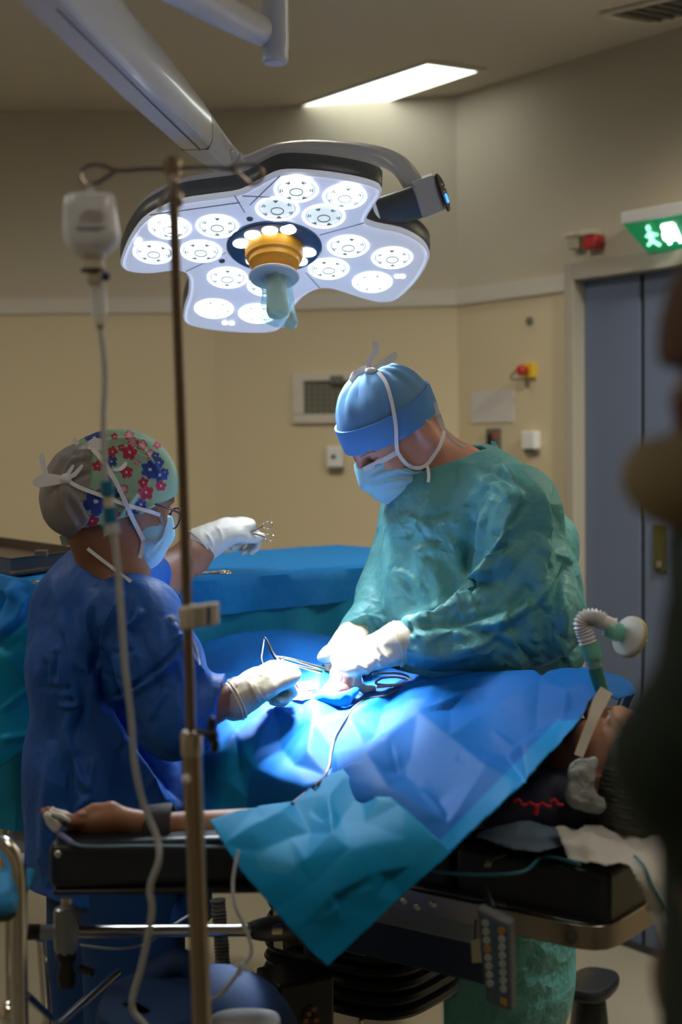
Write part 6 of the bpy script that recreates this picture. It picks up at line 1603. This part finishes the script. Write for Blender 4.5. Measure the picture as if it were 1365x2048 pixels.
FCH = [[FI[q] for q in c_.split()] for c_ in ('A B C G H N O', 'A j D E F aa', 'C i E', 'H K I J', 'I h L M', 'K V k M', 'K W M', 'Pp D R', 'Pp n R', 'Pp o S', 'T E', 'T U F', 'C l O', 'l m', 'G T', 'I g J', 'X e Y Z b', 'Z a d J', 'a y', 'c f b', 'X c', 'L X', 'h d', 'q r s', 'p q', 't u v', 'u w x', 'I dd O', 'cc J', 'z a', 'bb U')]
main = sheet('blue_sheet', main_poly, mc, 4.0, M['drape_blue'], pd, [], tint_main, fac=([FP[k] for k in FK], FCH), fgain=1.0, noise=[(Noise(51, 14, 8), .003)], seed=3, rnd=46, rs_amp=(.001, .0035), skirt=lambda x, y: y < 1400)
flap_poly = [(418, 1640), (445, 1632), (470, 1622), (520, 1613), (590, 1604), (615, 1582), (640, 1562), (670, 1546), (700, 1536), (724, 1543), (760, 1575), (800, 1610), (850, 1654), (890, 1690), (904, 1704), (850, 1752), (800, 1796), (745, 1850), (700, 1892), (655, 1934), (620, 1900), (570, 1846), (520, 1786), (485, 1745), (450, 1692)]
fc2 = [(700, 1534, 2.225), (760, 1573, 2.11), (850, 1652, 2.0), (904, 1704, 1.965), (418, 1640, 2.025), (450, 1692, 1.985), (485, 1745, 1.96), (520, 1786, 1.955), (570, 1846, 1.95), (655, 1934, 1.945), (745, 1850, 1.945), (800, 1796, 1.95), (520, 1613, 2.09), (590, 1604, 2.12), (640, 1562, 2.18), (500, 1660, 2.02), (600, 1700, 2.0), (700, 1700, 1.98), (640, 1640, 2.06), (720, 1620, 2.06), (650, 1800, 1.95), (560, 1740, 1.97), (780, 1700, 1.97)]
def tint_flap(x, y):
    c = mixc(TURQ, TURQ, np.zeros(len(x)))
    pl_ = in_poly(x, y, [(510, 1700), (590, 1680), (600, 1720), (580, 1750), (520, 1740)]) * .20
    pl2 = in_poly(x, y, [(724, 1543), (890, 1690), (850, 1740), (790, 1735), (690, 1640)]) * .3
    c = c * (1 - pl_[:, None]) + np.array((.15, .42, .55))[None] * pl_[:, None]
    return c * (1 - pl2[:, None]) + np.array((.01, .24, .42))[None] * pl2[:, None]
GP = [(448, 1687, .0), (505, 1654, .008), (560, 1632, .012), (580, 1672, -.004), (593, 1733, .002), (611, 1727, .010), (631, 1764, .002), (672, 1792, -.006), (549, 1821, -.004), (664, 1790, .010), (659, 1599, .012), (668, 1672, .008), (646, 1566, .002), (681, 1632, -.008), (756, 1601, .002), (725, 1550, .0),
      (686, 1566, .010), (719, 1579, -.010), (752, 1746, .012), (780, 1750, -.006), (822, 1733, .010), (866, 1680, .002), (752, 1795, .004), (743, 1828, .0), (700, 1700, .004), (520, 1700, -.004), (620, 1660, -.006), (600, 1850, .006), (690, 1850, -.002), (730, 1640, -.008), (810, 1680, .006), (490, 1640, .0)]
GE = [[0, 1, 2], [1, 3, 4, 5, 6, 9, 7], [8, 9, 18], [12, 10, 11], [10, 13, 24, 18, 19], [16, 17, 14], [15, 14, 29], [18, 20, 21], [7, 22, 23], [5, 26, 2], [8, 27], [29, 30, 20], [31, 2], [25, 4]]
flp = sheet('turquoise_corner', flap_poly, fc2, 3.6, M['drape_turq'], pd, [], tint_flap, fac=(GP, GE), fgain=.75, noise=[(Noise(57, 12, 8), .003)], seed=9, rnd=12, rs_amp=(.001, .003))

# open wound area: skin, blue edge towel and pale gauze
wn = thing('wound_opening', 'pink skin showing through the drape below the gloved hands', 'wound', P(680, 1385, 2.56))
wc = P(680, 1384, 2.575)
soft('skin', S_union([S_ell(P(675, 1388, 2.575), (.030, .022, .022)), (S_ell(P(690, 1384, 2.57), (.016, .014, .016)), .006), (S_ell(P(664, 1378, 2.58), (.010, .012, .020)), .006)], .01), wc - .06, wc + .06, .0022, mat('pink_skin', (.72, .34, .27), .35, subs=.2), wn, [([(664, 1366), (672, 1384), (676, 1394)], -.003, 3), ([(678, 1388), (690, 1380), (698, 1378)], -.003, 3)])
MB().tube([P(680, 1381, 2.553), P(688, 1379, 2.552), P(697, 1377, 2.553)], [.001, .003, .001], 8, 3).build('incision', mat('wound_red', (.55, .04, .03), .25), wn)
tw = tag(soft('wound_towel', S_union([S_cap(P(642, 1400, 2.545), P(690, 1398, 2.53), .012, .012), (S_cap(P(690, 1398, 2.53), P(716, 1378, 2.56), .012, .007), .01), (S_cap(P(642, 1400, 2.545), P(642, 1385, 2.57), .010, .006), .01)], .01), P(680, 1390, 2.55) - .07, P(680, 1390, 2.55) + .07, .0026, cloth('towel_turquoise', (.01, .25, .50), .8, .1, bump=[('noise', 60, .5, .005)]), None, noise=[(Noise(61, 120, 8), .003)]), 'rumpled turquoise towel rolled along the edge of the wound', 'towel')
g_poly = [(425, 1368), (470, 1352), (500, 1352), (530, 1372), (600, 1362), (640, 1360), (655, 1372), (640, 1398), (600, 1402), (540, 1396), (470, 1385), (430, 1375)]
gz = tag(sheet('white_gauze', g_poly, [(x, y, float(tps(mc)(np.array([x]), np.array([y]))[0]) - .014) for x, y in g_poly + [(560, 1384), (500, 1372), (620, 1380)]], 4., cloth('gauze', (.72, .74, .78), .85, .2, bump=[('noise', 90, .6, .006)]), None, [], noise=[(Noise(63, 60, 8), .003)], seed=2, rnd=14), 'white gauze sheet lying on the drape beside the wound', 'gauze')

# ================================================================ covered instrument table
TZ = 1.278
FLc, FRc = V(-.625, 2.84), V(.35, 3.66)
tdv = nrm(FRc - FLc); tn_ = V(-tdv[1], tdv[0]); 
BRc, BLc = FRc + tn_ * .56, FLc + tn_ * .56
it = thing('instrument_table', 'tall instrument table under blue and turquoise sheets behind the surgeon', 'table', V(*((FLc + BRc) / 2), 0))
def tloop(off, z, wav=0., seed=0, n=60, r=.03, zf=None):
    cs = [FLc, FRc, BRc, BLc]; cen_ = sum(cs) / 4; out = []
    for i in range(4):
        a, b = cs[i], cs[(i + 1) % 4]; d = nrm(b - a); nn = V(d[1], -d[0]); nn = nn if nn @ (cen_ - a) < 0 else -nn
        L = np.linalg.norm(b - a); 
        for k in range(n):
            t = k / n; p = a + (b - a) * t + nn * off
            dc = min(t, 1 - t) * L
            p = p + (cen_ - p) * 0
            w = wav * (math.sin(t * L * 26 + seed + i) + .6 * math.sin(t * L * 47 + 2 * seed + i * 3)) if wav else 0
            if dc < r: p = p - nn * off * (1 - dc / r) * .35 if off else p
            zz = z if zf is None else zf(V(p[0], p[1]), i, t)
            out.append(V(p[0] + nn[0] * w, p[1] + nn[1] * w, zz))
    return out
nz = Noise(71, 18, 8)
def bumpy(lp, a): 
    arr = np.array(lp); arr[:, 2] += nz(arr) * a; return list(arr)
cz = sum([FLc, FRc, BRc, BLc]) / 4
lo = []
for k in (.02, .25, .5, .75, .92): lo.append(bumpy([V(cz[0], cz[1], TZ) * (1 - k) + V(q[0], q[1], TZ) * k for q in tloop(0, TZ)], .0035))
lo += [bumpy(tloop(.004, TZ - .002), .002), bumpy(tloop(.012, TZ - .010), .001), tloop(.016, TZ - .03, .003, 1), tloop(.020, TZ - .085, .005, 2)]
M['tab_blue'] = cloth('table_blue_cloth', (.002, .21, .60), .6, .1, bump=[('noise', 18, .4, .012), ('noise', 900, .1, .0005)])
M['tab_turq'] = cloth('table_turquoise_cloth', (.008, .27, .48), .6, .12, bump=[('noise', 12, .4, .014), ('noise', 900, .1, .0005)])
MB().loft(lo, cap=(True, False)).build('top_sheet', M['tab_blue'], it)
def lowz(p, i, t):
    x, y = proj(np.array([[p[0], p[1], .8]])); return .86
lo = []
for k, (off, z, wv) in enumerate(((.012, TZ - .05, .004), (.012, TZ - .10, .006), (.016, TZ - .18, .012), (.020, TZ - .30, .018), (.026, TZ - .42, .022), (.03, .80, .024))):
    lo.append(tloop(off, z, wv, 3 + .3 * k))
MB().loft(lo, cap=(False, False)).build('lower_sheet', M['tab_turq'], it)
MB().loft([tloop(-.03, TZ - .006), tloop(-.03, TZ - .03)]).build('table_top', M['steel'], it)
for q in (FLc, FRc, BRc, BLc):
    p = q + nrm(cz - q) * .12; MB().cyl(V(p[0], p[1], .0), V(p[0], p[1], TZ - .03), .014, 16).build('leg', M['steel'], it)
# loose front corner of the sheet at the far left, hanging towards the camera
lp_poly = [(-60, 1150), (0, 1148), (60, 1160), (100, 1185), (110, 1240), (112, 1500), (60, 1492), (0, 1536), (-60, 1575)]
lc = [(-60, 1150, 2.95), (0, 1150, 2.86), (60, 1162, 2.83), (110, 1190, 2.81), (110, 1500, 2.80), (60, 1492, 2.76), (0, 1536, 2.74), (-60, 1575, 2.76), (30, 1300, 2.76), (-30, 1300, 2.80), (90, 1350, 2.80)]
LCr = [([(0, 1290), (30, 1190), (42, 1165)], .020, 20, 't'), ([(55, 1190), (40, 1240), (0, 1290)], .016, 14, 's'), ([(0, 1292), (35, 1268), (65, 1240)], .008, 7, 's'), ([(0, 1420), (30, 1395), (62, 1368)], .010, 9, 's'), ([(0, 1300), (30, 1330), (60, 1370)], .010, 20, 't'), ([(0, 1480), (60, 1470)], .010, 12, 't'), ([(-10, 1230), (20, 1190)], -.01, 10, 'g')]
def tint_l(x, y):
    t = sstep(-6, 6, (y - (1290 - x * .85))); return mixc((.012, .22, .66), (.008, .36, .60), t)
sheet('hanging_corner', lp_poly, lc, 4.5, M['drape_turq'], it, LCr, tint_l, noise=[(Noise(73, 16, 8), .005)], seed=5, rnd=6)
tag(sheet('white_towel', [(-40, 1700), (15, 1700), (22, 1650), (30, 1600), (38, 1550), (60, 1545), (62, 1640), (64, 1708), (20, 1702)], [(-40, 1700, 2.9), (62, 1545, 2.9), (60, 1700, 2.86), (20, 1640, 2.87), (-20, 1690, 2.9)], 6., cloth('lilac_towel', (.42, .44, .55), .8, .1, bump=[('noise', 40, .5, .01)]), None, [([(20, 1690), (45, 1620), (50, 1560)], .01, 12, 't')]), 'pale lilac towel hanging behind the blue gown at the left edge', 'towel')
MB().cyl(P(8, 1545, 2.95), P(10, 1830, 2.95), .010, 12).build('leg', M['steel'], it)
# instrument tray
ty = thing('instrument_tray', 'dark brown open instrument tray lying on the blue table cover', 'tray', V(*Ph(60, 1140, TZ)[:2], TZ))
M['tray'] = mat('tray_brown', (.060, .042, .032), .35)
M['tray_in'] = mat('tray_inside', (.11, .08, .06), .6)
a_, b_ = Ph(22, 1154, TZ + .003), Ph(180, 1132, TZ + .003)
c_ = Ph(-160, 1118, TZ + .003)
def quadz(z, g): 
    d_ = c_ + (b_ - a_); ce_ = (a_ + b_ + c_ + d_) / 4; return [q + (q - ce_) / np.linalg.norm(q - ce_) * g + V(0, 0, z) for q in (a_, b_, d_, c_)]
MB().loft([quadz(0, -.004), quadz(.003, 0), quadz(.010, .0), quadz(.012, -.006)]).build('base', M['tray'], ty, bev=.001)
MB().loft([quadz(.012, -.008), quadz(.036, -.004), quadz(.038, .0), quadz(.040, .0), quadz(.040, -.006), quadz(.016, -.012)], cap=(False, True)).build('walls', M['tray'], ty, auto=30)
q_ = Ph(80, 1126, TZ + .05)
hx = (quadz(.0, 0)[3] + quadz(.0, 0)[2]) / 2
MB().box(P(83, 1107, 3.12), (.026, .02, .016)).build('latch', M['tray_in'], ty, bev=.003)

# ================================================================ scissors
def scissors(name, label, piv, tipdir, nrm_, k=1., opening=14, group=None):
    """two blades, two shanks, two finger rings and a pivot screw"""
    t = thing(name, label, 'scissors', piv, group); d = nrm(tipdir); n = nrm(np.asarray(nrm_) - d * (np.asarray(nrm_) @ d)); s_ = np.cross(n, d)
    for sg_ in (1, -1):
        a = math.radians(opening / 2) * sg_; dd = d * math.cos(a) + s_ * math.sin(a); ss = np.cross(n, dd)
        o = n * .0012 * sg_
        p = [piv - dd * .070 * k + o + ss * .004 * sg_ * -1, piv - dd * .035 * k + o - ss * .001, piv + o, piv + dd * .025 * k + o, piv + dd * .050 * k + o]
        half = MB().tube(p, [.0026 * k, .0028 * k, .0036 * k, .0028 * k, .0008 * k], 10, 4).build('blade', M['steel_i'], t)
        rc = piv - dd * .086 * k - ss * .006 * k * sg_ + o
        ring = [rc + dd * .017 * k * math.cos(q) + ss * .0125 * k * math.sin(q) for q in np.linspace(0, 2 * math.pi, 28, endpoint=False)]
        MB().tube(ring, .0021 * k, 8, closed=True).build('finger_ring', M['steel_i'], t)
    MB().lathe([(.003 * k, -.003), (.003 * k, .003), (.001, .0032)], piv, n, 14).build('pivot', M['steel_i'], t)
    return t
M['steel_i'] = mat('instrument_steel', (.72, .66, .52), .16, 1.0)
pv = Ph(64, 1163, TZ + .008)
scissors('scissors', 'steel scissors lying open on the blue table cover in front of the tray', pv, V(-1, .55, 0), V(0, 0, 1), .75, 40)
pv = Ph(395, 1146, TZ + .010)
scissors('clamp_scissors', 'small steel clamp lying on the table cover behind the drip stand pole', pv, V(-1, -.25, 0), V(0, 0, 1), .70, 12)
pv = P(492, 1068, 2.90)
scissors('held_scissors', 'gold ringed steel scissors held by the nurse above the table', pv, P(460, 1072, 2.90) - P(530, 1063, 2.90), V(.15, -1, .15), .55, 22)
# ================================================================ instruments at the wound
M['steel_d'] = mat('dark_instrument_steel', (.13, .13, .15), .25, 1.0)
fcp = thing('forceps', 'thin dark forceps with pointed open tips rising from the nurse fist', 'forceps', P(560, 1340, 2.52))
MB().tube([P(530, 1275, 2.60), P(536, 1284, 2.595), P(548, 1310, 2.58), P(570, 1340, 2.56), P(595, 1378, 2.56)], [.0012, .0022, .003, .004, .003], 10, 5).build('needle_arm', M['steel_d'], fcp)
MB().tube([P(529, 1278, 2.60), P(526, 1300, 2.575), P(524, 1322, 2.55), P(536, 1345, 2.53)], [.0010, .0018, .0018, .002], 10, 5).build('curved_arm', M['steel_d'], fcp)
MB().ball(P(571, 1336, 2.555), .005, 12).build('ratchet', M['steel_i'], fcp)
M['blue_clear'] = glassy('blue_clear_plastic', (.15, .40, .85), .55, .12)
sy = thing('suction_tube', 'clear blue suction tip lying beside the wound', 'suction tip', P(585, 1360, 2.6))
MB().tube([P(556, 1325, 2.60), P(572, 1350, 2.585), P(590, 1375, 2.575), P(600, 1388, 2.57)], [.004, .007, .008, .003], 14, 5).build('tip', M['blue_clear'], sy)
MB().tube([P(603, 1383, 2.575), P(618, 1382, 2.58), P(632, 1378, 2.59)], .0012, 8, 4).build('metal_end', M['steel_d'], sy)
nh_ = thing('needle_holder', 'steel needle holder reaching from the open blades to the surgeon hand', 'needle holder', P(600, 1325, 2.6))
MB().tube([P(550, 1313, 2.60), P(580, 1318, 2.60), P(622, 1330, 2.60), P(650, 1338, 2.60)], [.0016, .0026, .0026, .003], 10, 4).build('blade', M['steel_i'], nh_)
MB().tube([P(550, 1314, 2.602), P(578, 1326, 2.603), P(620, 1338, 2.603), P(645, 1345, 2.60)], [.0016, .0026, .0026, .003], 10, 4).build('blade', M['steel_i'], nh_)
MB().ball(P(564, 1318, 2.597), .0035, 10).build('pivot', M['steel_i'], nh_)
# cautery cable on the drape: follows the cloth
M['cable_gr'] = mat('grey_brown_cable', (.10, .075, .08), .4)
dz = tps(mc); dzf = tps(fc2)
def on_drape(pts, lift=.006):
    out = []
    for x, y in pts:
        out.append(surf(x, y, [main, flp], lift, 2.4))
    return out
tag(MB().tube(on_drape([(796, 1380), (783, 1387), (770, 1392), (752, 1395), (735, 1398), (723, 1404), (712, 1412), (700, 1425), (690, 1440), (680, 1456), (670, 1475), (666, 1492), (662, 1510), (660, 1530), (652, 1548), (640, 1562), (626, 1574), (612, 1585), (585, 1607)], .0045), .0024, 10, 3).build('cautery_cable', M['cable_gr']), 'thin dark cable running down over the blue drape from the coil', 'cable')
tag(MB().tube([P(745, 1348, 2.62), P(790, 1346, 2.63), P(815, 1352, 2.64), P(820, 1362, 2.63), P(800, 1369, 2.61), P(770, 1370, 2.60), P(752, 1366, 2.60), P(765, 1356, 2.62), P(795, 1354, 2.64), P(818, 1360, 2.64), P(808, 1368, 2.61), P(775, 1372, 2.59), P(754, 1374, 2.585)], .0024, 10, 6).build('coiled_cable', mat('pinkish_cable', (.32, .24, .25), .4)), 'coiled grey pink cable lying on the drape behind the gloved hands', 'cable')

# ================================================================ breathing tube at the patient's head
bt_ = thing('breathing_tube', 'corrugated white breathing tube with a round filter rising from the patient mouth', 'breathing tube', P(1200, 1380, 2.24))
M['tube_green'] = glassy('green_clear_plastic', (.20, .62, .48), .62, .12)
M['tube_dark'] = glassy('dark_green_plastic', (.03, .22, .16), .75, .12)
M['corr'] = mat('corrugated_white', (.62, .60, .62), .35)
Zb = 2.25
MB().tube([P(1206, 1384, Zb), P(1198, 1360, Zb), P(1191, 1335, Zb)], [.0105, .0115, .0115], 20, 3).build('lower_tube', M['tube_dark'], bt_)
MB().tube([P(1196, 1350, Zb), P(1190, 1330, Zb), P(1186, 1310, Zb)], [.010, .0115, .013], 20, 3).build('mid_tube', mat('tube_grey_green', (.18, .32, .30), .3), bt_)
MB().tube([P(1189, 1318, Zb), P(1188, 1314, Zb), P(1178, 1286, Zb)], [.0125, .0150, .0155], 20, 3).build('green_connector', M['tube_green'], bt_)
cpts, _ = catmull(np.array([P(1178, 1290, Zb), P(1171, 1266, Zb), P(1165, 1248, Zb), P(1172, 1236, Zb), P(1190, 1235, Zb), P(1206, 1243, Zb)]), None, 14)
MB().tube(cpts, [.0128 + .0018 * math.cos(k * math.pi * .5) for k in range(len(cpts))], 22).build('corrugated_bend', M['corr'], bt_)
MB().tube([P(1203, 1242, Zb), P(1222, 1251, Zb), P(1226, 1253, Zb)], [.0120, .0125, .0150], 20, 2).build('elbow', M['corr'], bt_)
MB().tube([P(1214, 1254, Zb), P(1236, 1264, Zb), P(1248, 1266, Zb)], [.0140, .0155, .0130], 20, 2).build('green_connector', M['tube_green'], bt_)
fa = nrm(P(1290, 1284, Zb) - P(1246, 1266, Zb) + V(0, .022, 0))
MB().lathe([(.001, 0), (.014, .001), (.030, .004), (.0325, .007), (.0325, .010)], P(1250, 1270, Zb), fa, 40).build('filter_disc', mat('filter_white', (.55, .57, .56), .35), bt_)
MB().lathe([(.0325, .0095), (.0335, .011), (.0335, .015), (.031, .017), (.012, .020), (.001, .020)], P(1250, 1270, Zb), fa, 40).build('filter_rim', mat('filter_olive', (.40, .36, .12), .4), bt_)
MB().tube([P(1276, 1272, Zb), P(1296, 1281, Zb)], [.003, .001], 8).build('sample_port', M['white_plastic'], bt_)

# ================================================================ linen at the head end
M['linen'] = cloth('white_linen', (.58, .56, .52), .85, .1, bump=[('noise', 26, .5, .014), ('noise', 300, .3, .002)])
lq = [(1112, 1652), (1128, 1648), (1150, 1664), (1170, 1650), (1230, 1648), (1300, 1646), (1420, 1640), (1440, 2060), (1372, 2050), (1350, 1990), (1330, 1930), (1308, 1860), (1290, 1800), (1275, 1765), (1262, 1730), (1240, 1720), (1215, 1728), (1170, 1722), (1140, 1716), (1126, 1690)]
lcz = [(1112, 1652, 2.12), (1230, 1650, 2.2), (1420, 1640, 2.2), (1140, 1716, 2.06), (1215, 1728, 2.035), (1262, 1730, 2.03), (1290, 1800, 2.035), (1330, 1930, 2.03), (1372, 2050, 2.03), (1440, 2060, 2.08), (1400, 1800, 2.06), (1330, 1750, 2.05), (1180, 1690, 2.09), (1350, 1690, 2.13)]
lcr = [([(1125, 1690), (1150, 1700), (1200, 1712)], .012, 10, 't'), ([(1160, 1665), (1210, 1690), (1280, 1690)], .010, 18, 't'), ([(1275, 1720), (1310, 1800), (1340, 1900), (1365, 2000)], .014, 18, 's'), ([(1300, 1700), (1350, 1780), (1380, 1880)], -.012, 20, 'g'), ([(1310, 1780), (1330, 1860), (1345, 1930)], .010, 10, 't'), ([(1240, 1660), (1262, 1680), (1300, 1670)], -.01, 12, 'g')]
ws_ = thing('white_sheet', 'crumpled white sheet under the patient head hanging over the table end', 'sheet', P(1260, 1740, 2.1))
sheet('cloth', lq, lcz, 5., M['linen'], ws_, lcr, noise=[(Noise(81, 20, 8), .005)], seed=12, rnd=14, skirt=lambda x, y: y < 1660 and x > 1180)
zz = tps(lcz)
MB().tube([P(x, y, float(zz(np.array([x]), np.array([y]))[0]) - .016) for x, y in ((1270, 1712), (1290, 1735), (1305, 1770), (1325, 1810), (1345, 1850))], .0022, 6, 4).build('blue_thread', mat('blue_thread', (.05, .22, .28), .6), ws_)
pdq = [(948, 1672), (975, 1655), (1040, 1640), (1120, 1640), (1180, 1650), (1180, 1690), (1130, 1688), (1080, 1702), (1030, 1698), (985, 1685)]
tag(sheet('absorbent_pad', pdq, [(948, 1672, 2.14), (1040, 1640, 2.17), (1180, 1650, 2.2), (1180, 1690, 2.10), (1080, 1702, 2.09), (1000, 1690, 2.12)], 4.5, cloth('pale_blue_pad', (.14, .19, .26), .7, .1, bump=[('noise', 40, .5, .008)]), None, [([(960, 1675), (1030, 1690), (1090, 1695)], .006, 6, 't'), ([(1060, 1650), (1100, 1662), (1160, 1660)], .006, 8, 't')], noise=[(Noise(83, 40, 8), .003)]), 'pale blue absorbent pad under the patient shoulders', 'pad')
tag(MB().tube([P(855, 1738, 2.10), P(900, 1746, 2.085), P(980, 1750, 2.06), P(1050, 1742, 2.045), (T(.10, -.006, .944)), P(1160, 1728, 2.03)], .0028, 8, 6).build('blue_tube', mat('teal_tube', (.03, .14, .19), .4)), 'thin teal tube crossing the black table cushions', 'tube')
tag(MB().tube([P(975, 1733, 2.135), P(982, 1718, 2.15), P(1000, 1712, 2.16), P(1024, 1704, 2.18)], .0055, 10, 4, flat=('fix', .5, V(0, 0, 1))).build('cushion_strap', mat('strap_grey', (.22, .21, .20), .6)), 'short pale strap lying across the gap of the black cushions', 'strap')

# ================================================================ person in dark green close by at the right edge
an = thing('person', 'blurred person in dark green scrubs standing close at the right edge', 'person', V(.26, .92, 0))
M['scrub'] = mat('dark_green_scrub', (.006, .018, .010), .8)
M['skin_a'] = mat('skin_dark', (.16, .07, .035), .6, var=(20, .2))
han = Frame(P(1665, 735, .92), V(-.95, .28, -.2), V(0, 0, 1))
abod = [head_parts(han, .95), (S_cap(han(-.02, 0, -.07), P(1620, 1010, .95), .045, .05), .03), (S_cap(P(1650, 1150, .95), P(1680, 2050, .95), .09, .11), .05),
        (S_cap(P(1540, 1230, .86), P(1385, 1540, .82), .034, .030), .04), (S_cap(P(1385, 1540, .82), P(1470, 1900, .92), .028, .023), .02), (S_cap(P(1650, 1120, .95), P(1540, 1230, .86), .05, .04), .04)]
hipa = P(1680, 2050, .95)
for s_ in (-.07, .07):
    hq_ = hipa + V(.05, s_, -.1); abod += [(S_cap(hq_, V(hq_[0], hq_[1], .09), .07, .04), .03), (S_flat(V(hq_[0], hq_[1], .05), V(hq_[0] - .08, hq_[1] + .12, .035), .038, .03, V(0, 0, 1), .8), .02)]
aw = P(1470, 1900, .92); ah, at_ = hand_parts(aw, V(-.2, .6, -.7), V(-.6, -.5, .1), 1, .9)
abod += ah
soft('body', S_union(abod, .02), V(.16, .66, -.0), V(.56, 1.25, 1.72), .005, M['skin_a'], an, relax=1)
asc = [S_cap(P(1640, 1120, .95), P(1680, 2100, .95), .10, .12), (S_cap(P(1650, 1100, .95), P(1530, 1215, .85), .058, .050), .04), (S_cap(P(1530, 1215, .85), P(1385, 1520, .82), .046, .040), .04), (S_cap(P(1385, 1520, .82), P(1420, 1690, .86), .040, .034), .03)]
asc += [(S_cap(hipa + V(.05, s_, -.05), V(hipa[0] + .05, hipa[1] + s_, .12), .085, .07), .03) for s_ in (-.07, .07)]
scf = S_sub(S_union(asc, .03), S_cap(han(-.02, 0, -.06), P(1615, 1000, .94), .045, .055), .01)
soft('scrubs', scf, V(.12, .64, .08), V(.60, 1.25, 1.60), .006, M['scrub'], an, noise=[(Noise(91, 20, 8), .006)])
acap = S_and(S_ell(han(0, 0, .02), (.105, .090, .098), han.R), S_plane(han(.06, 0, .01), -han.U + han.F * .3), .003)
soft('cap', acap, han.O - .16, han.O + .16, .005, mat('cap_brown', (.10, .05, .03), .8), an)
amf = S_and(S_and(S_union([S_ell(han(.075, 0, -.052), (.058, .056, .042), han.R), (S_ell(han(.11, 0, -.045), (.03, .025, .02), han.R), .03)], .02), S_plane(han(.1, 0, -.02), han.U)), S_plane(han(.04, 0, 0), -han.F))
soft('mask', amf, han.O - .16, han.O + .16, .004, mat('mask_beige', (.24, .19, .11), .8), an)
